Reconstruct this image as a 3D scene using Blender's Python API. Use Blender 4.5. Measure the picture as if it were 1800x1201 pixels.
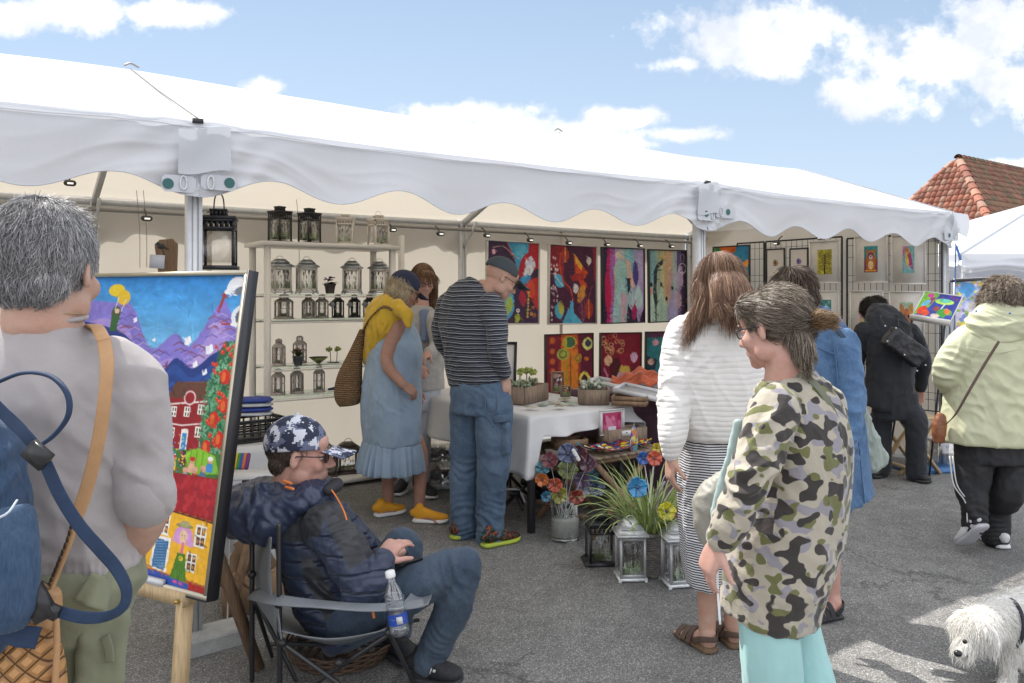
import bpy, bmesh, math, random
import numpy as np
from mathutils import Vector, Matrix

for o in list(bpy.data.objects): bpy.data.objects.remove(o)
SC = bpy.context.scene
C = SC.collection
random.seed(7)
RNG = np.random.default_rng(11)
R = math.radians

# ------------------------------------------------------------------ camera
CAMH = 1.46
cam_d = bpy.data.cameras.new('camera'); cam = bpy.data.objects.new('camera', cam_d); C.objects.link(cam)
cam.location = (0, 0, CAMH); cam.rotation_euler = (R(90), 0, 0)
cam_d.lens = 28; cam_d.sensor_width = 36; cam_d.shift_y = -80.5/1800; cam_d.clip_end = 3000; cam_d.clip_start = .05
SC.camera = cam
SC.render.resolution_x = 1024; SC.render.resolution_y = 683
SC.view_settings.view_transform = 'Standard'; SC.view_settings.look = 'None'
SC.view_settings.gamma = 1; SC.view_settings.exposure = .86
SC.cycles.max_bounces = 8; SC.cycles.diffuse_bounces = 5; SC.cycles.transparent_max_bounces = 16
SC.cycles.transmission_bounces = 6; SC.cycles.caustics_reflective = False; SC.cycles.caustics_refractive = False

# direction frame of the market tent: u runs along its front, n to its back
TH = R(35); U = np.array([math.cos(TH), math.sin(TH), 0]); NB = np.array([-math.sin(TH), math.cos(TH), 0])
def T(t, p, z=0.): return U*t + NB*p + np.array([0, 0, z])

# ------------------------------------------------------------------ sun and sky
SUNV = Vector((-.66, .66, 1.30)).normalized()          # towards the sun
SEL = math.asin(SUNV.z); SAZ = math.atan2(SUNV.x, SUNV.y)
sun_d = bpy.data.lights.new('sun', 'SUN'); sun = bpy.data.objects.new('sun', sun_d); C.objects.link(sun)
sun_d.energy = 3.5; sun_d.angle = R(.6); sun_d.color = (1, .955, .89)
sun.rotation_euler = SUNV.to_track_quat('Z', 'Y').to_euler()

world = bpy.data.worlds.new('World'); SC.world = world; world.use_nodes = True
class NT:
 """small helper for node trees"""
 def __init__(s, nt): s.nt = nt
 def n(s, typ, ins=None, out=0, **kw):
  nd = s.nt.nodes.new(typ)
  for k, v in kw.items(): setattr(nd, k, v)
  for k, v in (ins or {}).items():
   sock = nd.inputs[k]
   if isinstance(v, bpy.types.NodeSocket): s.nt.links.new(v, sock)
   else: sock.default_value = v
  return nd.outputs[out]
 def m(s, op, a, b=0., c=0.):
  return s.n('ShaderNodeMath', {0: a, 1: b, 2: c}, operation=op)
 def vm(s, op, a, b=(0, 0, 0), out=0):
  return s.n('ShaderNodeVectorMath', {0: a, 1: b}, out, operation=op)
 def mix(s, f, a, b):
  return s.n('ShaderNodeMix', {0: f, 6: a, 7: b}, 2, data_type='RGBA')
 def ramp(s, f, stops, interp='LINEAR'):
  nd = s.nt.nodes.new('ShaderNodeValToRGB'); s.nt.links.new(f, nd.inputs[0]); cr = nd.color_ramp
  cr.interpolation = interp
  while len(cr.elements) < len(stops): cr.elements.new(.5)
  for e, (p, c) in zip(cr.elements, stops):
   e.position = p; e.color = (c, c, c, 1) if isinstance(c, (int, float)) else (*c, 1)
  return nd.outputs[0]
 def noise(s, vec, scale, detail=3, rough=.55, out=0, dist=0.):
  return s.n('ShaderNodeTexNoise', {'Vector': vec, 'Scale': scale, 'Detail': detail, 'Roughness': rough, 'Distortion': dist}, out)

wn = world.node_tree; wn.nodes.clear(); W_ = NT(wn)
tc = W_.n('ShaderNodeTexCoord', out=0)
sky = wn.nodes.new('ShaderNodeTexSky'); sky.sky_type = 'NISHITA'; sky.sun_disc = False
sky.sun_elevation = SEL; sky.sun_rotation = SAZ; sky.air_density = 1.0; sky.dust_density = .6; sky.ozone_density = 1.2
sep = wn.nodes.new('ShaderNodeSeparateXYZ'); wn.links.new(tc, sep.inputs[0])
# clouds drawn by direction: a = x/y, b = z/y of the sky direction
yy = W_.m('MAXIMUM', sep.outputs[1], .05)
ca = W_.m('DIVIDE', sep.outputs[0], yy); cb = W_.m('DIVIDE', sep.outputs[2], yy)
cvec = W_.n('ShaderNodeCombineXYZ', {0: ca, 1: cb, 2: 0.})
n1 = W_.noise(cvec, 5.5, 8, .58); n2 = W_.noise(cvec, 22, 5, .6)
CL = [(1295, 72, 190, 74), (1400, 50, 85, 60), (1190, 112, 80, 28), (1655, 105, 190, 100), (1570, 170, 125, 50), (1740, 60, 130, 90),
 (1790, 150, 90, 60), (80, 22, 190, 42), (300, 22, 120, 26), (20, 45, 60, 30), (820, 200, 150, 26), (900, 225, 220, 26), (470, 155, 50, 24),
 (1110, 205, 110, 26), (1200, 235, 100, 20), (1020, 250, 160, 22), (1790, 290, 60, 14)]
acc = None
for (px, py, rx, ry) in CL:
 a0, b0 = (px-900)/1400, (520-py)/1400
 dx = W_.m('DIVIDE', W_.m('SUBTRACT', ca, a0), rx/1400); dy = W_.m('DIVIDE', W_.m('SUBTRACT', cb, b0), ry/1400)
 d = W_.m('SUBTRACT', 1., W_.m('SQRT', W_.m('ADD', W_.m('MULTIPLY', dx, dx), W_.m('MULTIPLY', dy, dy))))
 acc = d if acc is None else W_.m('MAXIMUM', acc, d)
acc = W_.m('MAXIMUM', acc, -.9)
dens = W_.m('ADD', acc, W_.m('MULTIPLY', W_.m('SUBTRACT', n1, .5), 2.0))
dens = W_.m('ADD', dens, W_.m('MULTIPLY', W_.m('SUBTRACT', n2, .5), 1.5))
cm = W_.ramp(dens, [(.0, 0.), (.18, .22), (.42, .82), (.75, 1.)])
cshade = W_.ramp(W_.noise(W_.vm('ADD', cvec, (.012, .05, 0)), 9, 6, .6), [(.35, (3.9, 4.1, 4.5)), (.58, (5.6, 5.6, 5.6))])
haze = W_.ramp(cb, [(.0, (2.9, 3.45, 4.1)), (.2, (2.5, 3.1, 3.85)), (.42, (1.85, 2.5, 3.4))])
skyc = W_.mix(.82, sky.outputs[0], haze)
up = W_.m('GREATER_THAN', sep.outputs[2], 0.)
cmf = W_.m('MULTIPLY', W_.m('MULTIPLY', cm, up), W_.m('GREATER_THAN', sep.outputs[1], .05))
# bright broken cloud, unseen, added overhead and behind the camera for fill light
nb3 = W_.noise(tc, 2.6, 6, .6); els = W_.m('MAXIMUM', W_.m('LESS_THAN', sep.outputs[1], .05), W_.m('GREATER_THAN', cb, .62))
cmf = W_.m('MAXIMUM', cmf, W_.m('MULTIPLY', W_.m('MULTIPLY', els, up), W_.ramp(nb3, [(.36, 0.), (.5, 1.)])))
cb3 = W_.mix(els, cshade, (7.2, 7.3, 7.6, 1))
col = W_.mix(cmf, skyc, cb3)
bg = wn.nodes.new('ShaderNodeBackground'); wn.links.new(col, bg.inputs[0]); bg.inputs[1].default_value = .125
wo = wn.nodes.new('ShaderNodeOutputWorld'); wn.links.new(bg.outputs[0], wo.inputs[0])

# ------------------------------------------------------------------ pixel <-> place helpers (photo measurements to metres)
def P(px, py, Y): return np.array([(px-900)*Y/1400, Y, CAMH-(py-520)*Y/1400])
def G(px, py):
 Y = CAMH*1400/(py-520); return np.array([(px-900)*Y/1400, Y, 0.])
def Pp(px, py, p):                    # on the plane at distance p in front of the tent frame
 a = (px-900)/1400; return P(px, py, p/(math.cos(TH)-a*math.sin(TH)))
def Pt(px, py, t):                    # on the plane across the tent at t
 a = (px-900)/1400; return P(px, py, t/(math.cos(TH)*a+math.sin(TH)))

# ------------------------------------------------------------------ materials
def lin(c):
 c = np.asarray(c, float); return np.where(c <= .04045, c/12.92, ((c+.055)/1.055)**2.4)
def hexc(h): return tuple(lin([int(h[i:i+2], 16)/255 for i in (0, 2, 4)]))
MATS = {}
def mat(name, col=(.5, .5, .5), rough=.7, var=.12, vscale=6., bump=0., bscale=60., metal=0., sheen=0., spec=.5, trans=0., alpha=1., build=None, stretch=(1, 1, 1), coat=0.):
 if name in MATS: return MATS[name]
 m = bpy.data.materials.new(name); m.use_nodes = True; MATS[name] = m
 nt = m.node_tree; b = nt.nodes['Principled BSDF']; H = NT(nt); H.b = b; H.m_ = m
 if isinstance(col, str): col = hexc(col)
 H.obj = H.n('ShaderNodeTexCoord', out=3)
 H.objs = H.vm('MULTIPLY', H.obj, stretch)
 n = H.noise(H.objs, vscale, 5, .6)
 f = H.ramp(n, [(.3, 0.), (.7, 1.)])
 lo = [max(c*(1-var), 0) for c in col]; hi = [min(c*(1+var), 1) for c in col]
 H.col = H.mix(f, (*lo, 1), (*hi, 1))
 nt.links.new(H.col, b.inputs['Base Color'])
 b.inputs['Roughness'].default_value = rough; b.inputs['Metallic'].default_value = metal
 b.inputs['Specular IOR Level'].default_value = spec
 if sheen: b.inputs['Sheen Weight'].default_value = sheen; b.inputs['Sheen Roughness'].default_value = .4
 if trans: b.inputs['Transmission Weight'].default_value = trans
 if coat: b.inputs['Coat Weight'].default_value = coat; b.inputs['Coat Roughness'].default_value = .2
 if bump:
  bn = H.noise(H.objs, bscale, 4, .6)
  H.bumpn = H.n('ShaderNodeBump', {'Strength': bump, 'Distance': .01, 'Height': bn})
  nt.links.new(H.bumpn, b.inputs['Normal'])
 if build: build(H)
 return m
def setc(H, c): H.nt.links.new(c, H.b.inputs['Base Color'])
def attr_mat(name, rough=.6, bump=0., bscale=40., var=0., spec=.4, sheen=0.):
 def f(H):
  c = H.n('ShaderNodeAttribute', out=0, attribute_name='col')
  if var:
   n = H.ramp(H.noise(H.obj, bscale*.5, 4), [(.3, 1-var), (.7, 1+var)])
   c = H.n('ShaderNodeMix', {0: 1., 6: c, 7: n}, 2, data_type='RGBA', blend_type='MULTIPLY')
  setc(H, c)
 return mat(name, rough=rough, bump=bump, bscale=bscale, spec=spec, sheen=sheen, build=f)
def fabric(name, front, back=None, tl=.45, rough=.8, bump=.15, bscale=7., var=.04):
 """woven cover that lets part of the light through"""
 if name in MATS: return MATS[name]
 def f(H):
  nt = H.nt; out = nt.nodes['Material Output']
  tr = nt.nodes.new('ShaderNodeBsdfTranslucent'); 
  
  if back: tr.inputs[0].default_value = (*back, 1)
  else: nt.links.new(H.col, tr.inputs[0])
  if 'Normal' in tr.inputs and bump: nt.links.new(H.bumpn, tr.inputs['Normal'])
  mx = nt.nodes.new('ShaderNodeMixShader'); mx.inputs[0].default_value = tl
  nt.links.new(H.b.outputs[0], mx.inputs[1]); nt.links.new(tr.outputs[0], mx.inputs[2]); nt.links.new(mx.outputs[0], out.inputs[0])
 return mat(name, front, rough=rough, var=var, vscale=1.5, bump=bump, bscale=bscale, build=f, spec=.3)
def glassmat(name, tint=(1, 1, 1), refl=.03, alpha=.9):
 if name in MATS: return MATS[name]
 m = bpy.data.materials.new(name); m.use_nodes = True; MATS[name] = m; nt = m.node_tree; nt.nodes.clear(); H = NT(nt)
 t = H.n('ShaderNodeBsdfTransparent', {0: (*tint, 1)}); g = H.n('ShaderNodeBsdfGlossy', {0: (1, 1, 1, 1), 1: .06})
 fr = H.n('ShaderNodeLayerWeight', {0: .35}, 1)
 fac = H.m('ADD', H.m('MULTIPLY', fr, .4), refl)
 mx = H.n('ShaderNodeMixShader', {0: fac, 1: t, 2: g}); o = nt.nodes.new('ShaderNodeOutputMaterial'); nt.links.new(mx, o.inputs[0])
 return m

# ------------------------------------------------------------------ objects
def wloc(o):
 v = np.zeros(3)
 while o is not None: v = v+np.array(o.location); o = o.parent
 return v
def tag(o, label=None, cat=None, group=None, kind=None):
 if label: o['label'] = label
 if cat: o['category'] = cat
 if group: o['group'] = group
 if kind: o['kind'] = kind
 return o
def thing(name, label, cat, loc=(0, 0, 0), rz=0., group=None):
 o = bpy.data.objects.new(name, None); o.empty_display_size = .1; C.objects.link(o); o.location = [float(v) for v in loc]
 o.rotation_euler = (0, 0, rz); return tag(o, label, cat, group)
def meshify(name, V, F, smooth=True, col=None):
 V = np.asarray(V, np.float64); me = bpy.data.meshes.new(name)
 if isinstance(F, np.ndarray): Fs = [F]
 elif len(F) and isinstance(F[0], np.ndarray): Fs = [f for f in F if len(f)]
 else:
  q = [f for f in F if len(f) == 4]; t = [f for f in F if len(f) == 3]; g = [f for f in F if len(f) > 4]
  if g:
   me.from_pydata([tuple(v) for v in V], [], [tuple(int(i) for i in f) for f in F]); Fs = None
  else: Fs = [np.array(x, int) for x in (q, t) if x]
 if Fs is not None:
  me.vertices.add(len(V)); me.vertices.foreach_set('co', V.ravel())
  nl = sum(f.size for f in Fs); npoly = sum(len(f) for f in Fs)
  me.loops.add(nl); me.polygons.add(npoly)
  me.loops.foreach_set('vertex_index', np.concatenate([f.ravel() for f in Fs]).astype(np.int32))
  tot = np.concatenate([np.full(len(f), f.shape[1]) for f in Fs]); st = np.concatenate([[0], np.cumsum(tot)[:-1]])
  me.polygons.foreach_set('loop_start', st.astype(np.int32))
  me.update(calc_edges=True)
 if smooth: me.polygons.foreach_set('use_smooth', np.ones(len(me.polygons), bool))
 if col is not None:
  a = me.color_attributes.new('col', 'FLOAT_COLOR', 'POINT')
  c4 = np.ones((len(V), 4)); c4[:, :3] = col; a.data.foreach_set('color', c4.ravel())
 return me
def put(name, V, F, m, parent=None, smooth=True, col=None, loc=None, local=False):
 """link one mesh object; V is in world metres unless local"""
 V = np.asarray(V, float).reshape(-1, 3)
 if parent is not None and not local: V = V-wloc(parent)
 if loc is not None: V = V-np.asarray(loc, float)
 me = meshify(name, V, F, smooth, col)
 for mm in (m if isinstance(m, (list, tuple)) else [m]): me.materials.append(mm)
 o = bpy.data.objects.new(name, me); C.objects.link(o)
 if loc is not None: o.location = [float(v) for v in loc]
 if parent is not None: o.parent = parent
 return o

class Bl:
 """collects closed primitives; put() links them as one mesh object"""
 def __init__(s): s.V = []; s.F = []; s.n = 0
 def add(s, V, F):
  V = np.asarray(V, float); s.V.append(V); s.F += [tuple(int(i)+s.n for i in f) for f in F]; s.n += len(V); return s
 def arr(s): return np.concatenate(s.V) if s.V else np.zeros((0, 3))
 def put(s, name, m, parent=None, smooth=False, **k): return put(name, s.arr(), s.F, m, parent, smooth, **k)
 def box(s, c, d, rz=0., M=None):
  x, y, z = [v/2 for v in d]; V = np.array([(i*x, j*y, k*z) for k in (-1, 1) for j in (-1, 1) for i in (-1, 1)])
  if M is None and rz: M = rotz(rz)
  if M is not None: V = V@np.asarray(M).T
  return s.add(V+np.array(c), [(0, 2, 3, 1), (4, 5, 7, 6), (0, 1, 5, 4), (2, 6, 7, 3), (0, 4, 6, 2), (1, 3, 7, 5)])
 def bar(s, p0, p1, w, h=None, up=(0, 0, 1)):      # square bar between two points
  p0 = np.array(p0, float); p1 = np.array(p1, float); h = h or w; d = p1-p0; L = np.linalg.norm(d); d = d/L
  up = np.array(up, float)
  if abs(d@up) > .97: up = np.array([0, 1., 0]) if abs(d[1]) < .9 else np.array([1., 0, 0])
  x = np.cross(up, d); x /= np.linalg.norm(x); y = np.cross(d, x)
  return s.box((p0+p1)/2, (w, h, L), M=np.stack([x, y, d], 1))
 def loft(s, C_, rx, ry=None, X=None, n=16, p=2., cap=True):
  V, F = loft(C_, rx, ry, X, n, p, cap); return s.add(V, F)
 def tube(s, pts, r, n=10, caps=True, flat=1., X=None, sm=0):
  pts = [np.array(q, float) for q in pts]
  r = [r]*len(pts) if np.isscalar(r) else list(r)
  if sm: pts, r = catmull(pts, r, sm)
  if caps:
   d0 = pts[0]-pts[1]; d0 /= np.linalg.norm(d0)+1e-9; d1 = pts[-1]-pts[-2]; d1 /= np.linalg.norm(d1)+1e-9
   A = [R(75), R(50), R(25)]
   pts = [pts[0]+d0*r[0]*math.sin(a) for a in A]+list(pts)+[pts[-1]+d1*r[-1]*math.sin(a) for a in A[::-1]]
   r = [r[0]*math.cos(a) for a in A]+r+[r[-1]*math.cos(a) for a in A[::-1]]
  return s.loft(pts, r, [q*flat for q in r], X, n)
 def ell(s, c, r, M=None, n=14):
  r = np.array([r]*3 if np.isscalar(r) else r, float); V = [(0, 0, 1)]; F = []
  k = n//2
  for i in range(1, k):
   a = math.pi*i/k
   for j in range(n): b = 2*math.pi*j/n; V.append((math.sin(a)*math.cos(b), math.sin(a)*math.sin(b), math.cos(a)))
  V.append((0, 0, -1)); V = np.array(V)*r
  for j in range(n): F.append((0, 1+j, 1+(j+1) % n))
  for i in range(k-2):
   for j in range(n): a = 1+i*n; F.append((a+j, a+n+j, a+n+(j+1) % n, a+(j+1) % n))
  a = 1+(k-2)*n; e = len(V)-1
  for j in range(n): F.append((a+j, e, a+(j+1) % n))
  if M is not None: V = V@np.asarray(M).T
  return s.add(V+np.array(c), F)
 def prism(s, poly, M, o, h):         # 2-D outline (list of xy) extruded by h; M columns = x, y, normal
  n = len(poly); A = np.array([(x, y, 0) for x, y in poly]+[(x, y, h) for x, y in poly])
  V = A@np.asarray(M).T+np.array(o)
  F = [tuple(range(n))[::-1], tuple(range(n, 2*n))]+[(i, (i+1) % n, n+(i+1) % n, n+i) for i in range(n)]
  return s.add(V, F)
def rotz(a): c, s = math.cos(a), math.sin(a); return np.array([[c, -s, 0], [s, c, 0], [0, 0, 1.]])
def rotx(a): c, s = math.cos(a), math.sin(a); return np.array([[1., 0, 0], [0, c, -s], [0, s, c]])
def roty(a): c, s = math.cos(a), math.sin(a); return np.array([[c, 0, s], [0, 1., 0], [-s, 0, c]])
def unit(v): v = np.asarray(v, float); return v/(np.linalg.norm(v)+1e-12)
def catmull(pts, r, k):
 pts = [np.asarray(p, float) for p in pts]; Pp_ = [2*pts[0]-pts[1]]+pts+[2*pts[-1]-pts[-2]]; Rr = [r[0]]+list(r)+[r[-1]]
 o, q = [], []
 for i in range(1, len(Pp_)-2):
  for j in range(k):
   t = j/k; w = (-.5*t+t*t-.5*t**3, 1-2.5*t*t+1.5*t**3, .5*t+2*t*t-1.5*t**3, -.5*t*t+.5*t**3)
   o.append(sum(w[m]*Pp_[i-1+m] for m in range(4))); q.append(sum(w[m]*Rr[i-1+m] for m in range(4)))
 o.append(pts[-1]); q.append(r[-1]); return o, q
def loft(C_, rx, ry=None, X=None, n=16, p=2., cap=True):
 """rings round a centre line. X = reference side direction (one or per ring)"""
 C_ = np.array(C_, float); m = len(C_); rx = np.broadcast_to(np.array(rx, float), (m,)); ry = rx if ry is None else np.broadcast_to(np.array(ry, float), (m,))
 tan = np.gradient(C_, axis=0); tan /= np.linalg.norm(tan, axis=1)[:, None]+1e-12
 V = []; a = np.arange(n)*2*math.pi/n; ca, sa = np.cos(a), np.sin(a)
 cx = np.sign(ca)*np.abs(ca)**(2/p); sy = np.sign(sa)*np.abs(sa)**(2/p)
 prev = None
 for i in range(m):
  if X is not None: x = np.array(X[i] if np.ndim(X) == 2 else X, float)
  else:
   x = prev if prev is not None else (np.array([1., 0, 0]) if abs(tan[i][0]) < .8 else np.array([0, 1., 0]))
  x = x-tan[i]*(x@tan[i]); x = unit(x); prev = x; y = np.cross(tan[i], x)
  V.append(C_[i]+np.outer(cx*rx[i], x)+np.outer(sy*ry[i], y))
 V = np.concatenate(V); F = []
 for i in range(m-1):
  for j in range(n): F.append((i*n+j, i*n+(j+1) % n, (i+1)*n+(j+1) % n, (i+1)*n+j))
 if cap:
  V = np.concatenate([V, C_[:1], C_[-1:]]); e = len(V)
  for j in range(n): F.append((e-2, (j+1) % n, j)); F.append((e-1, (m-1)*n+j, (m-1)*n+(j+1) % n))
 return V, F
def ribbon(pts, width, thick, side, name, m, parent=None, sm=6, wv=None):
 """a strap: flat band along pts with width along side (one vector or per point)"""
 side = np.broadcast_to(np.array(side, float), (len(pts), 3))
 p2, _ = catmull(pts, [0]*len(pts), sm); s2, _ = catmull(side, [0]*len(pts), sm)
 V, F = loft(p2, width/2, thick/2, np.array(s2), 12, 4.)
 return put(name, V, F, m, parent, True)

# ------------------------------------------------------------------ numpy noise, remesh and smoothing
def vnoise(Q, seed=0):
 Q = np.asarray(Q, float); i = np.floor(Q).astype(np.int64); f = Q-i; f = f*f*(3-2*f)
 def h(a, b, c):
  v = (a*374761393+b*668265263+c*2147483647*3+seed*1274126177) & 0xffffffff
  v = ((v ^ (v >> 13))*1274126177) & 0xffffffff; v = v ^ (v >> 16); return (v & 0xffff)/65535.
 x, y, z = i.T; fx, fy, fz = f.T
 def L(a, b, t): return a+(b-a)*t
 return L(L(L(h(x, y, z), h(x+1, y, z), fx), L(h(x, y+1, z), h(x+1, y+1, z), fx), fy),
   L(L(h(x, y, z+1), h(x+1, y, z+1), fx), L(h(x, y+1, z+1), h(x+1, y+1, z+1), fx), fy), fz)
def fbm(Q, o=4, seed=0):
 s = 0; a = 1.; t = 0; Q = np.array(Q, float)
 for k in range(o): s = s+a*vnoise(Q, seed+k*17); t += a; a *= .5; Q = Q*2.03
 return s/t
def arrays(me):
 V = np.empty(len(me.vertices)*3); me.vertices.foreach_get('co', V)
 lt = np.empty(len(me.polygons), np.int32); me.polygons.foreach_get('loop_total', lt)
 li = np.empty(len(me.loops), np.int32); me.loops.foreach_get('vertex_index', li)
 assert (lt == 4).all() or True
 if (lt == 4).all(): return V.reshape(-1, 3), li.reshape(-1, 4)
 me.calc_loop_triangles(); t = np.empty(len(me.loop_triangles)*3, np.int32); me.loop_triangles.foreach_get('vertices', t)
 return V.reshape(-1, 3), t.reshape(-1, 3)
def remesh(bl, voxel, it=2):
 me = meshify('tmp', bl.arr(), bl.F); o = bpy.data.objects.new('tmp', me); C.objects.link(o)
 md = o.modifiers.new('r', 'REMESH'); md.mode = 'VOXEL'; md.voxel_size = voxel; md.adaptivity = 0
 dg = bpy.context.evaluated_depsgraph_get(); me2 = bpy.data.meshes.new_from_object(o.evaluated_get(dg))
 V, F = arrays(me2); bpy.data.objects.remove(o); bpy.data.meshes.remove(me); bpy.data.meshes.remove(me2)
 return smoothv(V, F, it), F
def edges(F):
 k = F.shape[1]; E = np.concatenate([F[:, [i, (i+1) % k]] for i in range(k)]); E.sort(axis=1)
 return np.unique(E, axis=0)
def smoothv(V, F, it=2, lam=.6):
 E = edges(F); n = len(V); deg = np.bincount(E.ravel(), minlength=n)[:, None]+1e-9
 for _ in range(it):
  S = np.zeros_like(V)
  for c in range(3): S[:, c] = np.bincount(E[:, 0], V[E[:, 1], c], n)+np.bincount(E[:, 1], V[E[:, 0], c], n)
  V = V+lam*(S/deg-V)
 return V
def normals(V, F):
 n = np.cross(V[F[:, 2]]-V[F[:, 0]], V[F[:, -1]]-V[F[:, 1]]); N = np.zeros_like(V)
 for k in range(F.shape[1]):
  for c in range(3): N[:, c] += np.bincount(F[:, k], n[:, c], len(V))
 return N/(np.linalg.norm(N, axis=1)[:, None]+1e-12)
def skin_put(name, bl, m, parent, voxel=.007, it=3, post=None, colf=None):
 V, F = remesh(bl, voxel, it)
 if post is not None: V = post(V, F)
 col = colf(V, F) if colf else None
 return put(name, V, F, m, parent, True, col)
def folds(amp, scale, seed=0, spots=(), soft=1.):
 """cloth: broad irregular folds plus ripples at the given spots (centre, direction, amp, wavelength, radius)"""
 scale = np.array(scale, float)
 def f(V, F):
  N = normals(V, F); w = fbm(V*2.2, 2, seed+90)*.12
  n = fbm((V+w[:, None])*scale, 3, seed); r = 1-np.abs(2*n-1); d = amp*1.5*(r**2.4-.4)*soft
  sk = V+np.stack([V[:, 2]*.5, V[:, 2]*.3, V[:, 0]*.4], 1)+w[:, None]*1.5; r2 = 1-np.abs(2*fbm(sk*scale*2.1+3, 3, seed+7)-1); md = np.clip(fbm(V*5, 2, seed+8)*2.6-.75, 0, 1); d = d+amp*.95*(r2**4-.25)*md
  d = d+amp*.8*(fbm(V*scale*.4+7, 2, seed+5)-.5)
  for (c, dr, a, wl, rad) in spots:
   q = V-np.array(c); g = np.exp(-(q**2).sum(1)/(rad*rad)); ph = q@unit(dr)/wl+4.5*fbm(V*5, 2, seed+33)
   d = d+a*g*(1-np.abs(np.sin(math.pi*ph))*2)*np.clip(fbm(V*9, 2, seed+40)*3-.8, 0, 1)*1.3
  V = V+N*d[:, None]; return smoothv(V, F, 1, .4)
 return f

# ------------------------------------------------------------------ hair and fur: thin strands growing from a shell
def strands(V, F, n, length, flow, lift=.3, width=.0011, curl=0., seg=5, seed=1, jitter=.25, sel=None, cols=None, grav=0., taper=.25):
 rg = np.random.default_rng(seed)
 N = normals(V, F)
 tri = np.concatenate([F[:, [0, 1, 2]], F[:, [0, 2, 3]]]) if F.shape[1] == 4 else F
 A = np.linalg.norm(np.cross(V[tri[:, 1]]-V[tri[:, 0]], V[tri[:, 2]]-V[tri[:, 0]]), axis=1)
 if sel is not None: A = A*sel(V[tri].mean(1))
 ti = rg.choice(len(tri), n, p=A/A.sum()); a, b = rg.random(n), rg.random(n); k = a+b > 1; a[k] = 1-a[k]; b[k] = 1-b[k]
 t = tri[ti]; Pn = V[t[:, 0]]*(1-a-b)[:, None]+V[t[:, 1]]*a[:, None]+V[t[:, 2]]*b[:, None]
 Nn = N[t].mean(1)
 D = flow(Pn, Nn)+rg.normal(0, jitter, (n, 3)); D = D-Nn*(D*Nn).sum(1)[:, None]; D /= np.linalg.norm(D, axis=1)[:, None]+1e-9
 L = (length(Pn) if callable(length) else length)*rg.uniform(.6, 1.15, n)
 ph = rg.uniform(0, 6.28, n); side = np.cross(D, Nn)
 pts = []; cur = Pn.copy(); d = D+Nn*lift; d /= np.linalg.norm(d, axis=1)[:, None]
 for i in range(seg+1):
  pts.append(cur.copy())
  d = d-Nn*(lift*.35/seg)*2+np.array([0, 0, -1.])*grav/seg
  if curl: d = d+side*(curl*np.sin(ph+i*2.1))[:, None]+Nn*(curl*.6*np.cos(ph+i*2.1))[:, None]
  d /= np.linalg.norm(d, axis=1)[:, None]; cur = cur+d*(L/seg)[:, None]
 S = np.cross(d, Nn); S /= np.linalg.norm(S, axis=1)[:, None]+1e-9
 w = width*rg.uniform(.7, 1.4, n)
 VV = np.zeros((n, seg+1, 3, 3))
 for i in range(seg+1):
  ww = (w*(1-(1-taper)*i/seg))[:, None]
  VV[:, i, 0] = pts[i]+S*ww; VV[:, i, 1] = pts[i]-S*ww*.5+Nn*ww*.9; VV[:, i, 2] = pts[i]-S*ww*.5-Nn*ww*.9
 FF = []
 base = (np.arange(n)*(seg+1)*3)[:, None]
 for i in range(seg):
  for j in range(3): FF.append(base+np.array([i*3+j, i*3+(j+1) % 3, (i+1)*3+(j+1) % 3, (i+1)*3+j]))
 FF = np.concatenate(FF); VV = VV.reshape(-1, 3)
 col = None
 if cols is not None:
  pr = rg.random(n); cc = np.array([lin(np.array(c[0])) for c in cols]); wts = np.array([c[1] for c in cols], float)
  idx = rg.choice(len(cols), n, p=wts/wts.sum()); cl = cc[idx]*rg.uniform(.8, 1.2, n)[:, None]; col = np.repeat(cl, (seg+1)*3, axis=0)
 return VV, FF, col
def join_np(parts):
 V = []; F = []; Cc = []; k = 0
 for v, f, c in parts:
  V.append(v); F.append(np.asarray(f)+k); Cc.append(np.broadcast_to(c, v.shape)); k += len(v)
 return np.concatenate(V), F, np.concatenate(Cc)

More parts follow.
